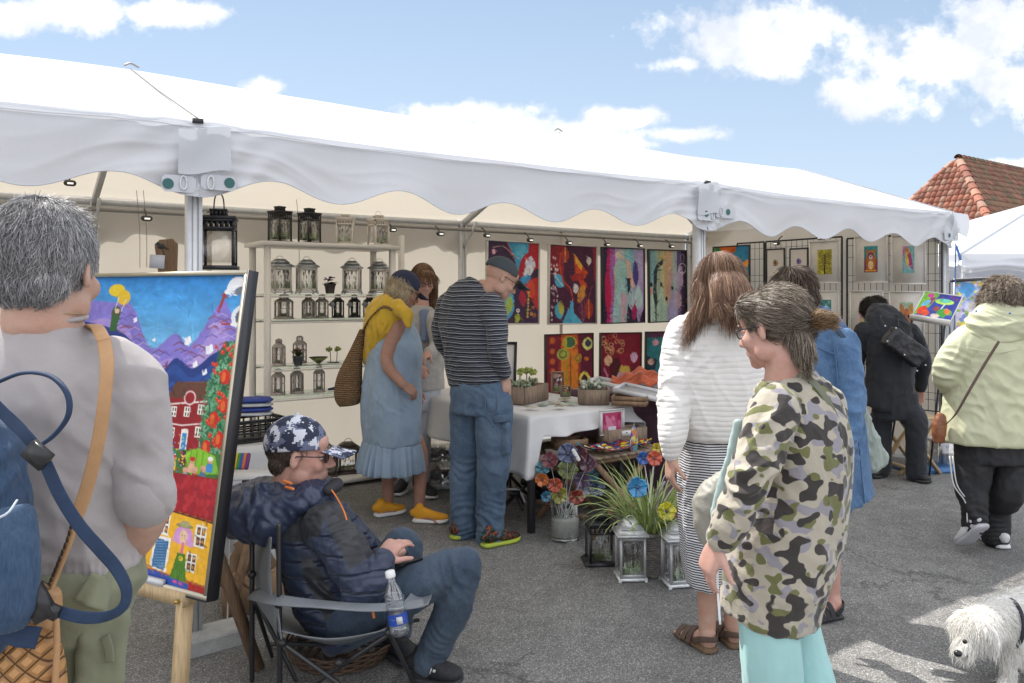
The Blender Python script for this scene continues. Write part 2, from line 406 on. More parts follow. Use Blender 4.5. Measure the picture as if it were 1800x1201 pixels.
# ================================================================== SETTING
def _asph(H):
 v = H.n('ShaderNodeTexVoronoi', {'Vector': H.obj, 'Scale': 210.}, 0); vc = H.n('ShaderNodeTexVoronoi', {'Vector': H.obj, 'Scale': 210.}, 1)
 g = H.n('ShaderNodeRGBToBW', {0: vc})
 fine = H.ramp(g, [(.12, .62), (.5, .9), (.72, 1.12), (.88, 1.9)])
 edge = H.ramp(v, [(.15, 1.1), (.6, .6)])
 big = H.ramp(H.noise(H.obj, .8, 6, .62), [(.3, .76), (.7, 1.16)])
 mid = H.ramp(H.noise(H.obj, 9, 5, .6), [(.3, .86), (.7, 1.12)])
 spot = H.ramp(H.noise(H.obj, 38, 2, .5), [(.72, 1.), (.8, 1.35)])
 k = H.m('MULTIPLY', H.m('MULTIPLY', fine, edge), H.m('MULTIPLY', H.m('MULTIPLY', big, mid), spot))
 st = H.ramp(H.noise(H.obj, 2.6, 3, .7, dist=1.5), [(.6, 1.), (.7, .84)])
 k = H.m('MULTIPLY', k, st); k = H.m('MULTIPLY', k, H.ramp(H.noise(H.obj, 1.1, 7, .75), [(.40, .88), (.5, 1.06), (.62, .93)]))
 cv = H.n('ShaderNodeTexVoronoi', {'Vector': H.vm('ADD', H.obj, H.n('ShaderNodeVectorMath', {0: H.noise(H.obj, 2.5, 5, .7, 1), 'Scale': .5}, 0, operation='SCALE')), 'Scale': .9}, 0, feature='DISTANCE_TO_EDGE')
 crack = H.ramp(cv, [(.0, .5), (.011, 1.)]); k = H.m('MULTIPLY', k, H.m('MAXIMUM', crack, H.ramp(H.noise(H.obj, .6, 2), [(.5, 1.), (.58, 0.)])))
 v6 = H.n('ShaderNodeTexVoronoi', {'Vector': H.obj, 'Scale': 5.5}, 0); k = H.m('MULTIPLY', k, H.ramp(v6, [(.028, 2.1), (.04, 1.)]))
 c = H.n('ShaderNodeMix', {0: 1., 6: (.30, .295, .285, 1), 7: H.n('ShaderNodeCombineColor', {0: k, 1: k, 2: k})}, 2, data_type='RGBA', blend_type='MULTIPLY')
 setc(H, c)
 bp = H.n('ShaderNodeBump', {'Strength': .7, 'Distance': .004, 'Height': H.m('ADD', g, H.m('MULTIPLY', v, -.8))}); H.nt.links.new(bp, H.b.inputs['Normal'])
asph = mat('asphalt', rough=.86, spec=.35, build=_asph)
gb = Bl(); gb.V.append(np.array([(-300, -300, 0), (300, -300, 0), (300, 500, 0), (-300, 500, 0.)])); gb.F.append((0, 1, 2, 3)); gb.n = 4
tag(gb.put('ground', asph), kind='structure')

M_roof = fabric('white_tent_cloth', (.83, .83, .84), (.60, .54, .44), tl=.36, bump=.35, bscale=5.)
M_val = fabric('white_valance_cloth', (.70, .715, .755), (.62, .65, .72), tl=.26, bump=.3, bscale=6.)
M_wall = fabric('ivory_wall_cloth', (.63, .575, .49), tl=.35, bump=.5, bscale=3.2)
M_alu = mat('aluminium', (.62, .63, .65), rough=.5, metal=.25, var=.08, vscale=20)
M_iron = mat('dark_iron', (.035, .035, .04), rough=.5, var=.2)
M_steel = mat('grey_steel', (.3, .29, .27), rough=.45, metal=.4)
M_white = mat('white_paint', (.78, .77, .74), rough=.55, var=.05)
M_green = mat('green_dot', (.03, .12, .12), rough=.6)
M_rope = mat('rope', (.25, .24, .22), rough=.9)
TP = [-2.27, .82, 3.91, 7.0]; HE, HR, PF, PR_, PBk = 2.18, 2.745, 3.45, 4.95, 6.45

def sheet(f, nu, nv):
 u, v = np.meshgrid(np.linspace(0, 1, nu), np.linspace(0, 1, nv), indexing='ij'); V = f(u.ravel(), v.ravel())
 i = np.arange(nu*nv).reshape(nu, nv); F = np.stack([i[:-1, :-1], i[1:, :-1], i[1:, 1:], i[:-1, 1:]], -1).reshape(-1, 4)
 return V, F
def TT(t, p, z): return np.outer(t, U)+np.outer(p, NB)+np.outer(z, [0, 0, 1])

tent = thing('market_tent', 'long white gable marquee with scalloped valance and beige inner walls', 'tent', T(.82, 3.5, 0))
def roof_part(front, i):
 t0, t1 = TP[i], TP[i+1]
 def f(a, b):
  t = t0+(t1-t0)*a; g = b
  p = (PF+(PR_-PF)*g) if front else (PBk-(PBk-PR_)*g)
  z = HE+(HR-HE)*g-.05*np.sin(math.pi*a)*np.sin(math.pi*np.clip(g, 0, 1))-.022*np.sin(math.pi*a)*(1-g)*(1+.2*np.sin(a*9))-.028*np.sin(math.pi*a)*g
  q = np.stack([t*1.1, p*1.6, z*0], 1)
  z = z+.018*(fbm(q, 3, 4)-.5)*(1 - np.abs(2*a-1)**6)
  z = z+.010*np.sin((a-.5)*34/(.35+b))*np.exp(-((1-b)/.35)**2)*0
  return TT(t, p, z)
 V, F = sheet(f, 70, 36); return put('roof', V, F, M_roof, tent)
for i in range(3): roof_part(True, i); roof_part(False, i)
def gable(t, sgn):
 A = [T(t, PF, HE), T(t, PBk, HE), T(t, PR_, HR)]
 return put('gable', np.array(A), [(0, 1, 2)], M_roof, tent, False)
gable(TP[3], 1); gable(TP[0], -1)
def zlow(t): return 1.912-.042*np.cos(2*math.pi*(t-.82)/.618)-.008*np.sin(t*3.1)
def valance(p, i, back=False):
 t0, t1 = TP[i], TP[i+1]
 def f(a, b):
  t = t0+(t1-t0)*a; ze = HE-.022*np.sin(math.pi*a)*(1+.2*np.sin(a*9))+.003
  z = ze+(zlow(t)-ze)*b
  q = np.stack([t*2.2, b*1.2+t*.4, t*0], 1)
  d = .024*(fbm(q, 3, 9)-.5)*(.15+b)+.010*np.sin(t*7+2*b)*b
  pole = np.exp(-((np.minimum(t-t0, t1-t))/.28)**2)
  d = d*(1-.7*pole)+.012*pole*np.sin(b*9+t*30)
  dist = np.minimum(t-t0, t1-t)
  rid = 1-np.abs(2*fbm(np.stack([(b-.1)/(dist+.25)*1.9, dist*.6, t*0+i], 1), 2, 21)-1)   # tension creases fanning from the poles
  d = d+.013*(rid**3)*np.exp(-(dist/.8)**2)*np.clip(b*4, 0, 1)
  roll = .012*np.exp(-((b-.06)/.05)**2)
  return TT(t, (p-d*1.0-roll-.012*b) if not back else p+d, z)
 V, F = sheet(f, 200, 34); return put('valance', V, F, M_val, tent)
for i in range(3):
 vo = valance(PF-.012, i); valance(PBk+.03, i, True); vv_, _ = arrays(vo.data); vv_ = vv_.reshape(200, 34, 3)
 for r_, rad in ((33, .0028), (3, .0016)): Bl().tube(list(vv_[:, r_]-NB*.003+wloc(tent)), rad, 5).put('stitched_hem', M_val, tent, True)
# end valance and corner flap at the right end
def fe(a, b):
 p = PF-.03+(PBk-PF)*a; t = TP[3]+.02+.03*b+.01*np.sin(p*8); z = HE+(HR-HE)*(1-np.abs(2*a-1))-(.26+.04*np.cos(2*math.pi*p/.6))*b
 return TT(t, p, z)
V, F = sheet(fe, 90, 12); put('valance', V, F, M_val, tent)
V, F = sheet(lambda a, b: TT(7.0+.16*a-.03*b, 3.42-.05*a-.02*np.sin(b*3), HE-.005-.015*a-.15*b-.05*a*b), 12, 10); put('corner_flap', V, F, M_val, tent)
# overlap flap in front of the pole joints
def flap(px0, px1, y0, y1, p, bump=.01):
 A, B = Pp(px0, y0, p), Pp(px1, y0, p); zt = A[2]; s = 1400/A[1]; h = (y1-y0)/s
 def f(a, b):
  base = np.outer(1-a, A)+np.outer(a, B); base[:, 2] -= b*h+.006*np.sin(a*6)
  base -= np.outer(bump*(np.sin(a*7+1)*.3+np.sin(b*5+a*3)*.5+.5), NB); return base
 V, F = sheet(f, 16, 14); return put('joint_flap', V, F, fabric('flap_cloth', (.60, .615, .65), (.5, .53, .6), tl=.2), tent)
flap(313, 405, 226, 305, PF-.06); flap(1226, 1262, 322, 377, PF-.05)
# number plates by the poles: slot and green dot
def plate(px0, px1, y0, y1, slot, dot, p):
 A, B = Pp(px0, y0, p), Pp(px1, y1, p); c = (A+B)/2; w = np.hypot(*(B-A)[:2]); h = A[2]-B[2]
 M3 = np.stack([U, np.array([0, 0, 1.]), -NB], 1)
 poly = [(x, y) for x, y in [(-w/2, -h/2+.012), (-w/2+.012, -h/2), (w/2-.012, -h/2), (w/2, -h/2+.012), (w/2, h/2-.012), (w/2-.012, h/2), (-w/2+.012, h/2), (-w/2, h/2-.012)]]
 o = Bl().prism(poly, M3, c, .003).put('number_plate', M_val, tent)
 D = Pp(dot[0], dot[1], p)-NB*.004; n = 20; r = dot[2]
 Bl().prism([(r*math.cos(6.283*k/n), r*math.sin(6.283*k/n)) for k in range(n)], M3, D, .002).put('green_dot', M_green, o)
 S = Pp(slot[0], slot[1], p)-NB*.006; pts = []
 for k in range(27):
  a = 2*math.pi*k/24; pts.append(S+U*.012*math.cos(a)+np.array([0, 0, 1])*.027*math.copysign(abs(math.sin(a))**.75, math.sin(a)))
 b = Bl().tube(pts, .0042, 6, caps=False); b.put('slot_ring', M_alu, o, True)
plate(284, 344, 306, 340, (322, 322), (295, 323, .0215), PF-.05)
plate(353, 415, 306, 337, (370, 322), (403, 322, .0215), PF-.05)
plate(1226, 1256, 365, 389, (1252, 378), (1241, 376, .02), PF-.045)
plate(1258, 1292, 362, 385, (1267, 373), (1279, 373, .02), PF-.045)
plate(1660, 1684, 406, 424, (1677, 414), (1668, 414, .018), PF-.04)
# frame
for i, t in enumerate(TP):
 for p in (PF+.045, PBk-.05):
  h = HE-.03
  b = Bl().bar(T(t, p, 0.012), T(t, p, h), .058, .058, U)
  pole = b.put('pole', M_alu, tent)
  g = Bl()
  for s in (-1, 1): g.bar(T(t+s*.012, p-.0305, .02), T(t+s*.012, p-.0305, h-.01), .004, .003, U)
  g.put('groove', M_steel, pole)
  Bl().box(T(t, p, .006), (.13, .13, .012), TH).put('foot_plate', M_steel, tent)
 b = Bl().bar(T(t, PF+.05, HE-.05), T(t, PR_, HR-.05), .035, .05); b.bar(T(t, PR_, HR-.052), T(t, PBk-.05, HE-.052), .035, .05); b.put('rafter', M_alu, tent)
 Bl().bar(T(t+.002, PF+.3, HE-.05), T(t+.002, PF+.06, HE-.28), .022).put('brace', M_alu, tent); Bl().bar(T(t+.002, PBk-.3, HE-.05), T(t+.002, PBk-.06, HE-.28), .022).put('brace', M_alu, tent)
for p, z in ((PF+.045, HE-.045), (PBk-.05, HE-.045), (PR_, HR-.055)):
 Bl().bar(T(TP[0], p, z), T(TP[3], p, z), .04, .045).put('rail', M_alu, tent)
Bl().tube([T(TP[0], PBk-.22, HE-.115), T(TP[3]-.05, PBk-.22, HE-.115)], .016, 8).put('lamp_rail', M_steel, tent, True)
for t in TP[1:3]:
 V = [T(t, PF-.02, HE+.012), T(t+.0, (PF+PR_)/2, (HE+HR)/2+.006), T(t, PR_, HR+.008)]
 Bl().tube(V, .0035, 6).put('seam_rope', M_rope if t < 2 else M_roof, tent, True)
 b = Bl().box(T(t, PF-.028, HE-.002), (.04, .02, .018), TH); b.put('bracket', M_iron, tent)
 b = Bl().tube([T(t-.03, PR_, HR+.02), T(t, PR_, HR+.035), T(t+.04, PR_, HR+.02)], .006, 6, sm=4); b.put('ridge_cap', M_steel, tent, True)
# walls
def wallf(t0, t1, p0, p1, name='wall'):
 def f(a, b):
  t = t0+(t1-t0)*a; p = p0+(p1-p0)*a; L = math.hypot(t1-t0, p1-p0)
  w = .035*(fbm(np.stack([a*L*1.6, b*1.1, a*0+t0], 1), 3, 31)-.5)+.014*np.sin(a*L*9+3*np.sin(b*2))*np.sin(math.pi*np.clip(b, 0, 1))*.6
  if p0 == p1: return TT(t, p+.01+w, .03+(HE-.03)*b)
  return TT(t+.01+w, p, .03+(HE-.03)*b)
 V, F = sheet(f, int(60*math.hypot(t1-t0, p1-p0)/3), 44); return put(name, V, F, M_wall, tent)
for i in range(3): wallf(TP[i]+.01, TP[i+1]-.01, PBk, PBk, 'back_wall')
wallf(TP[3], TP[3], PBk-.01, PF+.1, 'end_wall'); wallf(TP[0], TP[0], PBk-.01, PF+.1, 'end_wall')
# seams and hanging cords of the back wall
for t, z0 in ((1.62, .3), (5.1, .3)):
 b = Bl().box(T(t, PBk-.045, 1.1), (.035, .004, 2.05), TH); b.put('wall_seam', M_wall, tent)
for px in (240, 252, 335, 520):
 a = Pp(px, 335, 6.2); c = Pp(px+6, 470, 6.2); Bl().tube([a, (a+c)/2+np.array([.01, 0, 0]), c], .0022, 5, sm=3).put('guy_cord', M_rope, tent, True)

# small spotlights
M_lampbody = mat('lamp_body', (.04, .04, .04), rough=.4); 
def _em(H): H.b.inputs['Emission Color'].default_value = (1, .95, .85, 1); H.b.inputs['Emission Strength'].default_value = .5
M_lampface = mat('lamp_face', (.8, .8, .76), rough=.3, build=_em)
SP = [(123, 322, 'beside the tent number plates by the inner pole'), (258, 384, 'just right of the left inner tent pole'),
 (690, 404, 'beside the last white lantern on the shelf top'), (774, 411, 'left of the pole above the striped man'),
 (856, 414, 'above the left edge of the white tulip painting'), (932, 422, 'above the right edge of the white tulip painting'),
 (1000, 427, 'above the dark red bird painting'), (1067, 430, 'above the pastel figure painting, left side'),
 (1125, 432, 'above the pastel figure painting, right side'), (1180, 433, 'in the corner above the pale figures'),
 (1365, 428, 'above the two narrow flower prints'), (1443, 418, 'above the white framed tree print')]
for px, py, lab in SP:
 c = Pp(px, py, 6.1) if px < 1200 else Pt(px, py, 6.78)
 t = thing('spotlight', 'small dark oblong spotlight '+lab, 'lamp', c, TH if px < 1200 else TH-math.pi/2, 'small spotlights on the tent rails')
 Bl().tube([np.array([-.018, 0, 0]), np.array([.018, 0, 0])], .021, 14).put('housing', M_lampbody, t, True, local=True)
 b = Bl().box((0, -.021, -.004), (.036, .006, .011)); b.put('lamp_face', M_lampface, t, local=True)
 Bl().tube([(0, .01, .01), (0, .05, .055), (0, .09, .075)], .006, 6, sm=3).put('arm', M_lampbody, t, True, local=True)

# ------------------------------------------------------------------ neighbouring white tent
nb = thing('market_tent', 'white tent at the right edge with sloping roof and wavy valance, beyond the green jacket', 'tent', (5.4, 9.6, 0))
x0, y0, ez, w = 5.15, 9.15, 1.94, 5.2; ap = np.array([x0+w/2+.1, y0+w/2, 2.86])
cor = [np.array([x0, y0, ez]), np.array([x0+w, y0, ez]), np.array([x0+w, y0+w, ez]), np.array([x0, y0+w, ez])]
for i in range(4):
 A, B = cor[i], cor[(i+1) % 4]
 def f(a, b):
  base = np.outer(1-a, A)+np.outer(a, B); V = base*(1-b)[:, None]+np.outer(b, ap); V[:, 2] -= .05*np.sin(math.pi*a)*np.sin(math.pi*b); return V
 V, F = sheet(f, 24, 16); put('roof', V, F, M_val, nb)
 nrm = unit(np.cross(B-A, [0, 0, 1]))
 def g(a, b):
  base = np.outer(1-a, A)+np.outer(a, B); base[:, 2] -= b*(.20+.022*np.cos(a*w*2*math.pi/.9)+.0)
  return base+np.outer(.03+.03*b*np.sin(a*30)+.05*np.exp(-((b-.75)/.12)**2), nrm)
 V, F = sheet(g, 120, 12); put('valance', V, F, M_val, nb)
 Bl().tube([A+np.array([0, 0, .004]), ap], .018, 8).put('hip_seam', M_val, nb, True)
 Bl().bar(A*[1, 1, 0]+np.array([.06, .06, 0]), A+np.array([.06, .06, 0]), .05).put('pole', M_alu, nb)
V, F = sheet(lambda a, b: np.stack([x0+.1+(w-.2)*a, y0+2.2+.04*np.sin(a*40), .02+b*(ez+.1)], 1), 80, 4); put('back_wall', V, F, M_val, nb)
# a display skirt at the foot of that tent
V, F = sheet(lambda a, b: np.stack([x0+1.0+3*a, y0-.6+.03*np.sin(a*60), .02+b*.75], 1), 120, 4); put('counter_skirt', V, F, M_val, nb)
tp = Bl().box((x0+2.5, y0-.3, .79), (3., .7, .04)); tp.put('counter_top', M_white, nb)
# blue strap at the corner of the marquee
M_blue = mat('blue_strap', (.02, .11, .38), rough=.6)
ribbon([Pp(1680, 428, 3.4), Pp(1679, 500, 3.4), Pp(1677, 600, 3.4), Pp(1675, 700, 3.42)], .016, .004, U, 'strap', M_blue, tent)
ribbon([Pp(1681, 432, 3.38), Pp(1685, 445, 3.37), Pp(1689, 458, 3.36)], .04, .004, U, 'strap', M_blue, tent)

# ------------------------------------------------------------------ house with tiled hipped roof
M_tile = attr_mat('clay_tile', rough=.8, bump=.3, bscale=12., var=.18)
M_brick = mat('house_wall', (.55, .48, .38), rough=.9, var=.15, vscale=4)
house = thing('house', 'house with a hipped orange clay tile roof rising behind the tents', 'house', (19, 29, 0))
A = np.array([16.8, 30, 6.68]); r = np.array([.815, .58, 0]); mm = np.array([-.58, .815, 0]); wv, el, Lr = 2.9, 2.75, 11.
c1 = A-r*2.9+mm*wv; c1[2] = el; c2 = A-r*2.9-mm*wv; c2[2] = el; Bq = A+r*Lr; c3 = Bq-mm*wv; c3[2] = el; c4 = Bq+mm*wv; c4[2] = el
def tiles(poly, base, old, seed):
 """rows of curved clay tiles laid over a roof face; poly[0]->poly[1] is the eave"""
 P0, P1 = poly[0], poly[1]; e = unit(P1-P0); nrm = unit(np.cross(e, poly[2]-P0)); 
 if nrm[2] < 0: nrm = -nrm
 up = unit(np.cross(nrm, e)); 
 if up[2] < 0: up = -up
 q = [np.array([(p-P0)@e, (p-P0)@up]) for p in poly]
 rg = np.random.default_rng(seed); V, F, Cc = [], [], []; k = 0; tw, th = .21, .29
 H_ = max(a[1] for a in q)
 def inside(x, y):
  c = False; n = len(q)
  for i in range(n):
   a, b = q[i], q[(i+1) % n]
   if (a[1] > y) != (b[1] > y) and x < (b[0]-a[0])*(y-a[1])/(b[1]-a[1])+a[0]: c = not c
  return c
 xs = [a[0] for a in q]
 for j in range(int(H_/th)+1):
  for i in range(int(min(xs)/tw)-1, int(max(xs)/tw)+1):
   x, y = i*tw, j*th
   if not inside(x+tw/2, y+th*.55): continue
   cc = lin(np.array(base[rg.integers(len(base))]))*rg.uniform(.88, 1.12)
   for a in range(7):
    s = a/6; zz = .045*math.sin(s*math.pi*1.0)**.8 if s < .7 else .045*math.sin(.7*math.pi)**.8*(1-(s-.7)/.3)*.9-.01
    for b, lift in ((0, .045), (1, .005)):
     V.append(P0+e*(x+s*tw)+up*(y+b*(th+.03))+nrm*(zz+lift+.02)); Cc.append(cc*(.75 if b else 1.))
   for a in range(6): F.append((k+2*a, k+2*a+2, k+2*a+3, k+2*a+1))
   # front lip of the tile
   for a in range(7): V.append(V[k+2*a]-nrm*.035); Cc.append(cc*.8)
   for a in range(6): F.append((k+14+a, k+14+a+1, k+2*a+2, k+2*a))
   k += 21
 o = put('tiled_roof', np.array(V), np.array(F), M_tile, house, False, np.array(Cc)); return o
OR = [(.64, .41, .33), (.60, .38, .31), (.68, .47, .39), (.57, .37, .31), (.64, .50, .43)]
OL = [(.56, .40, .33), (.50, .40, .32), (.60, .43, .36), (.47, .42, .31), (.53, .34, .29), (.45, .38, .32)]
put('roof_base', np.array([c1, c2, A, c3, Bq, c4]), [(0, 1, 2), (1, 3, 4), (1, 4, 2), (3, 5, 4), (0, 2, 4), (0, 4, 5)], mat('roof_underlay', (.12, .07, .05), rough=.9), house, False)
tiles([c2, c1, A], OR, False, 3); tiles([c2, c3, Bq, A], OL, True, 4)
def caps(Pa, Pb, cols, rad=.15, step=.36):
 d = unit(Pb-Pa); L = np.linalg.norm(Pb-Pa); V, F, Cc = [], [], []; k = 0; rg = np.random.default_rng(5); x = unit(np.cross(d, [0, 0, 1])); y = np.cross(x, d)
 for i in range(int(L/step)):
  cc = lin(np.array(cols[rg.integers(len(cols))]))*rg.uniform(.85, 1.15)
  for b, rr in ((0, rad*1.12), (1, rad*.9)):
   c = Pa+d*(i*step+b*step*1.12)
   for a in range(9): an = math.pi*a/8; V.append(c+x*rr*math.cos(an)+y*(rr*math.sin(an)*.9-.02)); Cc.append(cc)
  for a in range(8): F.append((k+a, k+a+1, k+9+a+1, k+9+a))
  k += 18
 put('ridge_tiles', np.array(V), np.array(F), M_tile, house, True, np.array(Cc))
caps(c2, A, OR); caps(c1, A, OR, .12); caps(A, Bq, OL, .14)
b = Bl(); cc_ = (c1+c2+c3+c4)/4; Lh = np.linalg.norm(c3-c2); 
b.box((cc_[0], cc_[1], el/2-.02), (Lh-.7, wv*2-.7, el), math.atan2(r[1], r[0])); b.put('wall', M_brick, house)
for s in (0.25, .5, .75):
 w0 = c2*(1-s)+c3*s+mm*.34; wb = Bl().box((w0[0], w0[1], 1.5), (1.1, .1, 1.2), math.atan2(r[1], r[0])).put('window', M_white, house)
 Bl().box((w0[0]-mm[0]*.06, w0[1]-mm[1]*.06, 1.5), (.9, .02, 1.), math.atan2(r[1], r[0])).put('pane', mat('dark_glass', (.04, .05, .06), rough=.1), wb)

# ================================================================== PAINTINGS: pigment laid out on a fine grid of points
class Cv:
 def __init__(s, w, h, bg): s.w, s.h = w, h; s.a = np.zeros((h, w, 3))+np.array(bg); y, x = np.mgrid[0:h, 0:w]; s.x = (x+.5)/w; s.y = (y+.5)/h; s.asp = w/h
 def put(s, m, c, k=1.):
  m = np.clip(m, 0, 1)[..., None]*k; s.a = s.a*(1-m)+np.array(c)*m
 def grad(s, c0, c1, y0=0, y1=1, x0=0, x1=1):
  t = np.clip((s.y-y0)/(y1-y0+1e-9), 0, 1)[..., None]; m = (s.y >= y0)*(s.y <= y1)*(s.x >= x0)*(s.x <= x1); s.a = np.where(m[..., None], np.array(c0)*(1-t)+np.array(c1)*t, s.a)
 def ell(s, cx, cy, rx, ry, c, rot=0., k=1., soft=.06):
  dx, dy = (s.x-cx)*s.asp, s.y-cy; ca, sa = math.cos(rot), math.sin(rot); u, v = dx*ca+dy*sa, -dx*sa+dy*ca
  d = np.sqrt((u/(rx*s.asp))**2+(v/ry)**2); s.put((1-d)/soft+.5, c, k)
 def ring(s, cx, cy, rx, ry, c, w=.01):
  dx, dy = (s.x-cx), s.y-cy; d = np.sqrt((dx/rx)**2+(dy/ry)**2); s.put(1-np.abs(d-1)*min(rx, ry)/w, c)
 def poly(s, pts, c, k=1.):
  m = np.zeros(s.x.shape, bool); n = len(pts)
  for i in range(n):
   (ax, ay), (bx, by) = pts[i], pts[(i+1) % n]
   if ay == by: continue
   m ^= ((ay > s.y) != (by > s.y)) & (s.x < (bx-ax)*(s.y-ay)/(by-ay)+ax)
  s.put(m.astype(float), c, k)
 def line(s, pts, w, c, k=1., sm=5, w1=None):
  if len(pts) > 2 and sm: pts, _ = catmull([np.array([p[0], p[1], 0]) for p in pts], [0]*len(pts), sm)
  for i in range(len(pts)-1):
   a, b = pts[i][:2], pts[i+1][:2]; f = i/(len(pts)-1); ww = w if w1 is None else w*(1-f)+w1*f
   ax, ay, bx, by = a[0]*s.asp, a[1], b[0]*s.asp, b[1]; dx, dy = bx-ax, by-ay; L = dx*dx+dy*dy+1e-9
   t = np.clip(((s.x*s.asp-ax)*dx+(s.y-ay)*dy)/L, 0, 1); d = np.hypot(s.x*s.asp-ax-t*dx, s.y-ay-t*dy); s.put((ww-d)*s.h*.8+.5, c, k)
 def under(s, f, c, y1=2., k=1.):
  s.put((s.y-f(s.x))*s.h*.7*(s.y < y1), c, k)
 def leaf(s, a, b, w, c, c2=None, n=9):
  a, b = np.array(a), np.array(b); d = b-a; q = np.array([-d[1], d[0]]); L = []
  for i in range(n+1): t = i/n; L.append(a+d*t+q*w*math.sin(math.pi*t)**.8)
  for i in range(n, -1, -1): t = i/n; L.append(a+d*t-q*w*math.sin(math.pi*t)**.8)
  s.poly(L, c)
  if c2: s.line([a+d*.05, a+d*.95], .006, c2, sm=0)
 def dabs(s, amp=.05, sc=30, seed=1, st=(1, 1)):
  q = np.stack([s.x.ravel()*sc*s.asp*st[0], s.y.ravel()*sc*st[1], s.x.ravel()*0], 1); n = fbm(q, 3, seed).reshape(s.x.shape)-.5
  n2 = fbm(q*.2+9, 2, seed+4).reshape(s.x.shape)-.5; s.a = np.clip(s.a*(1+n[..., None]*amp*4+n2[..., None]*amp*2), 0, 1)
def strokes(cv, n, L=.03, w=.006, seed=1, jit=.10):
 rg = np.random.default_rng(seed)
 for i in range(n):
  x, y = rg.random(2); c = cv.a[min(int(y*cv.h), cv.h-1), min(int(x*cv.w), cv.w-1)].copy(); a = rg.normal(0, .6)+(1.2 if vnoise(np.array([[x*4, y*4, 1.]]), 5)[0] > .5 else 0)
  cv.line([(x-L*math.cos(a)*.6/cv.asp, y-L*math.sin(a)*.6), (x+L*math.cos(a)*.6/cv.asp, y+L*math.sin(a)*.6)], w, np.clip(c*(1+rg.normal(0, jit))+rg.normal(0, jit*.25, 3), 0, 1), .55, sm=0)
M_paint = attr_mat('oil_paint', rough=.45, bump=.08, bscale=90., spec=.35)
M_print = attr_mat('print_paper', rough=.6, spec=.3)
def canvas_part(cv, O, X, Yd, w, h, parent, off=0., name='picture', m=None):
 """O = top left corner, X right, Yd down, normal = towards viewer"""
 X, Yd = unit(X), unit(Yd); Nn = unit(np.cross(Yd, X)); i, j = np.meshgrid(np.linspace(0, w, cv.w), np.linspace(0, h, cv.h))
 V = np.array(O)+np.outer(i.ravel(), X)+np.outer(j.ravel(), Yd)+Nn*off
 k = np.arange(cv.w*cv.h).reshape(cv.h, cv.w); F = np.stack([k[:-1, :-1], k[1:, :-1], k[1:, 1:], k[:-1, 1:]], -1).reshape(-1, 4)
 return put(name, V, F, m or M_paint, parent, True, lin(np.clip(cv.a, 0, 1)**.9).reshape(-1, 3)), Nn
def framed(name, label, cat, cv, O, X, Yd, w, h, fw=.02, fd=.03, fm=None, matw=0., group=None, back=True, lip=.004, m=None, matm=None):
 X, Yd = unit(X), unit(Yd); Nn = unit(np.cross(Yd, X)); O = np.array(O, float); c = O+X*w/2+Yd*h/2
 t = thing(name, label, cat, O+X*w/2+Yd*h-Nn*fd/2, group=group); M3 = np.stack([X, Yd, Nn], 1)
 bw, bh = w-2*fw, h-2*fw
 if fw > 0:
  b = Bl()
  b.box(c-Yd*(h/2-fw/2), (w, fw, fd), M=M3); b.box(c+Yd*(h/2-fw/2), (w, fw, fd), M=M3)
  b.box(c-X*(w/2-fw/2), (fw, h-2*fw, fd), M=M3); b.box(c+X*(w/2-fw/2), (fw, h-2*fw, fd), M=M3); b.put('frame', fm, t)
 Bl().box(c-Nn*fd*.22, (bw-.001, bh-.001, fd*.5), M=M3).put('backing_board', matm or M_white, t)
 o2 = O+X*(fw+matw)+Yd*(fw+matw)
 canvas_part(cv, o2, X, Yd, w-2*(fw+matw), h-2*(fw+matw), t, fd*.03+.002, m=m)
 return t
M_black = mat('black_frame', (.018, .018, .022), rough=.4); M_whitefr = mat('white_frame', (.75, .73, .70), rough=.5)
M_gold = mat('pale_gold_frame', (.50, .46, .36), rough=.35, metal=.6)
M_matb = mat('mat_board', (.74, .72, .69), rough=.8)

def quadpic(name, label, cv, tl, tr, bl, plane, fm, fw=.016, fd=.035, matw=0., cat='painting', group=None, fn=Pp, m=None, matm=None):
 A = fn(*tl, plane); B = fn(*tr, plane); D = fn(*bl, plane); X = B-A; w = np.linalg.norm(X); X = X/w; Yd = D-A; h = abs(Yd@np.array([0, 0, 1])); 
 Yd = unit(np.array([0, 0, -1.])+X*X[2]); return framed(name, label, cat, cv, A, X, Yd, w, h, fw, fd, fm, matw, group, m=m, matm=matm)

K = lambda h: tuple(int(h[i:i+2], 16)/255 for i in (0, 2, 4))
# A: white tulip painting
a = Cv(110, 165, K('3a2440')); a.poly([(.35, 0), (1, 0), (1, .3), (.7, .42), (.5, .2)], K('b5202c')); a.poly([(.38, .0), (.8, 0), (.78, .18), (.6, .42), (.52, .2)], K('3f9cc4')); a.ell(.66, .12, .13, .1, K('57b4d6'))
a.poly([(.62, .5), (1, .42), (1, .85), (.8, .62)], K('c8302a')); a.ell(.86, .58, .1, .1, K('d8452e')); a.leaf((.6, .44), (.92, .1), .25, K('b22230')); a.leaf((.82, .37), (.85, .16), .5, K('d8d8ea')); a.leaf((.7, .4), (.9, .3), .3, K('e8e4ee')); a.leaf((.6, .5), (.85, .42), .22, K('2f93c8'))
a.line([(.1, .08), (.3, .06), (.5, .16), (.62, .2)], .004, K('e8b0a8')); a.leaf((.1, .16), (.14, .1), .5, K('e8a8c0')); a.leaf((.3, .98), (.48, .6), .33, K('4fa6d6')); a.leaf((.38, .9), (.46, .66), .3, K('a8c458')); a.ell(.2, .4, .2, .16, K('7a2030')); a.leaf((.72, .8), (.66, .58), .3, K('a8243a'))
for i in range(8): a.ell(.81-.003*i, .62+.042*i, .02, .018, K('c8a848'))
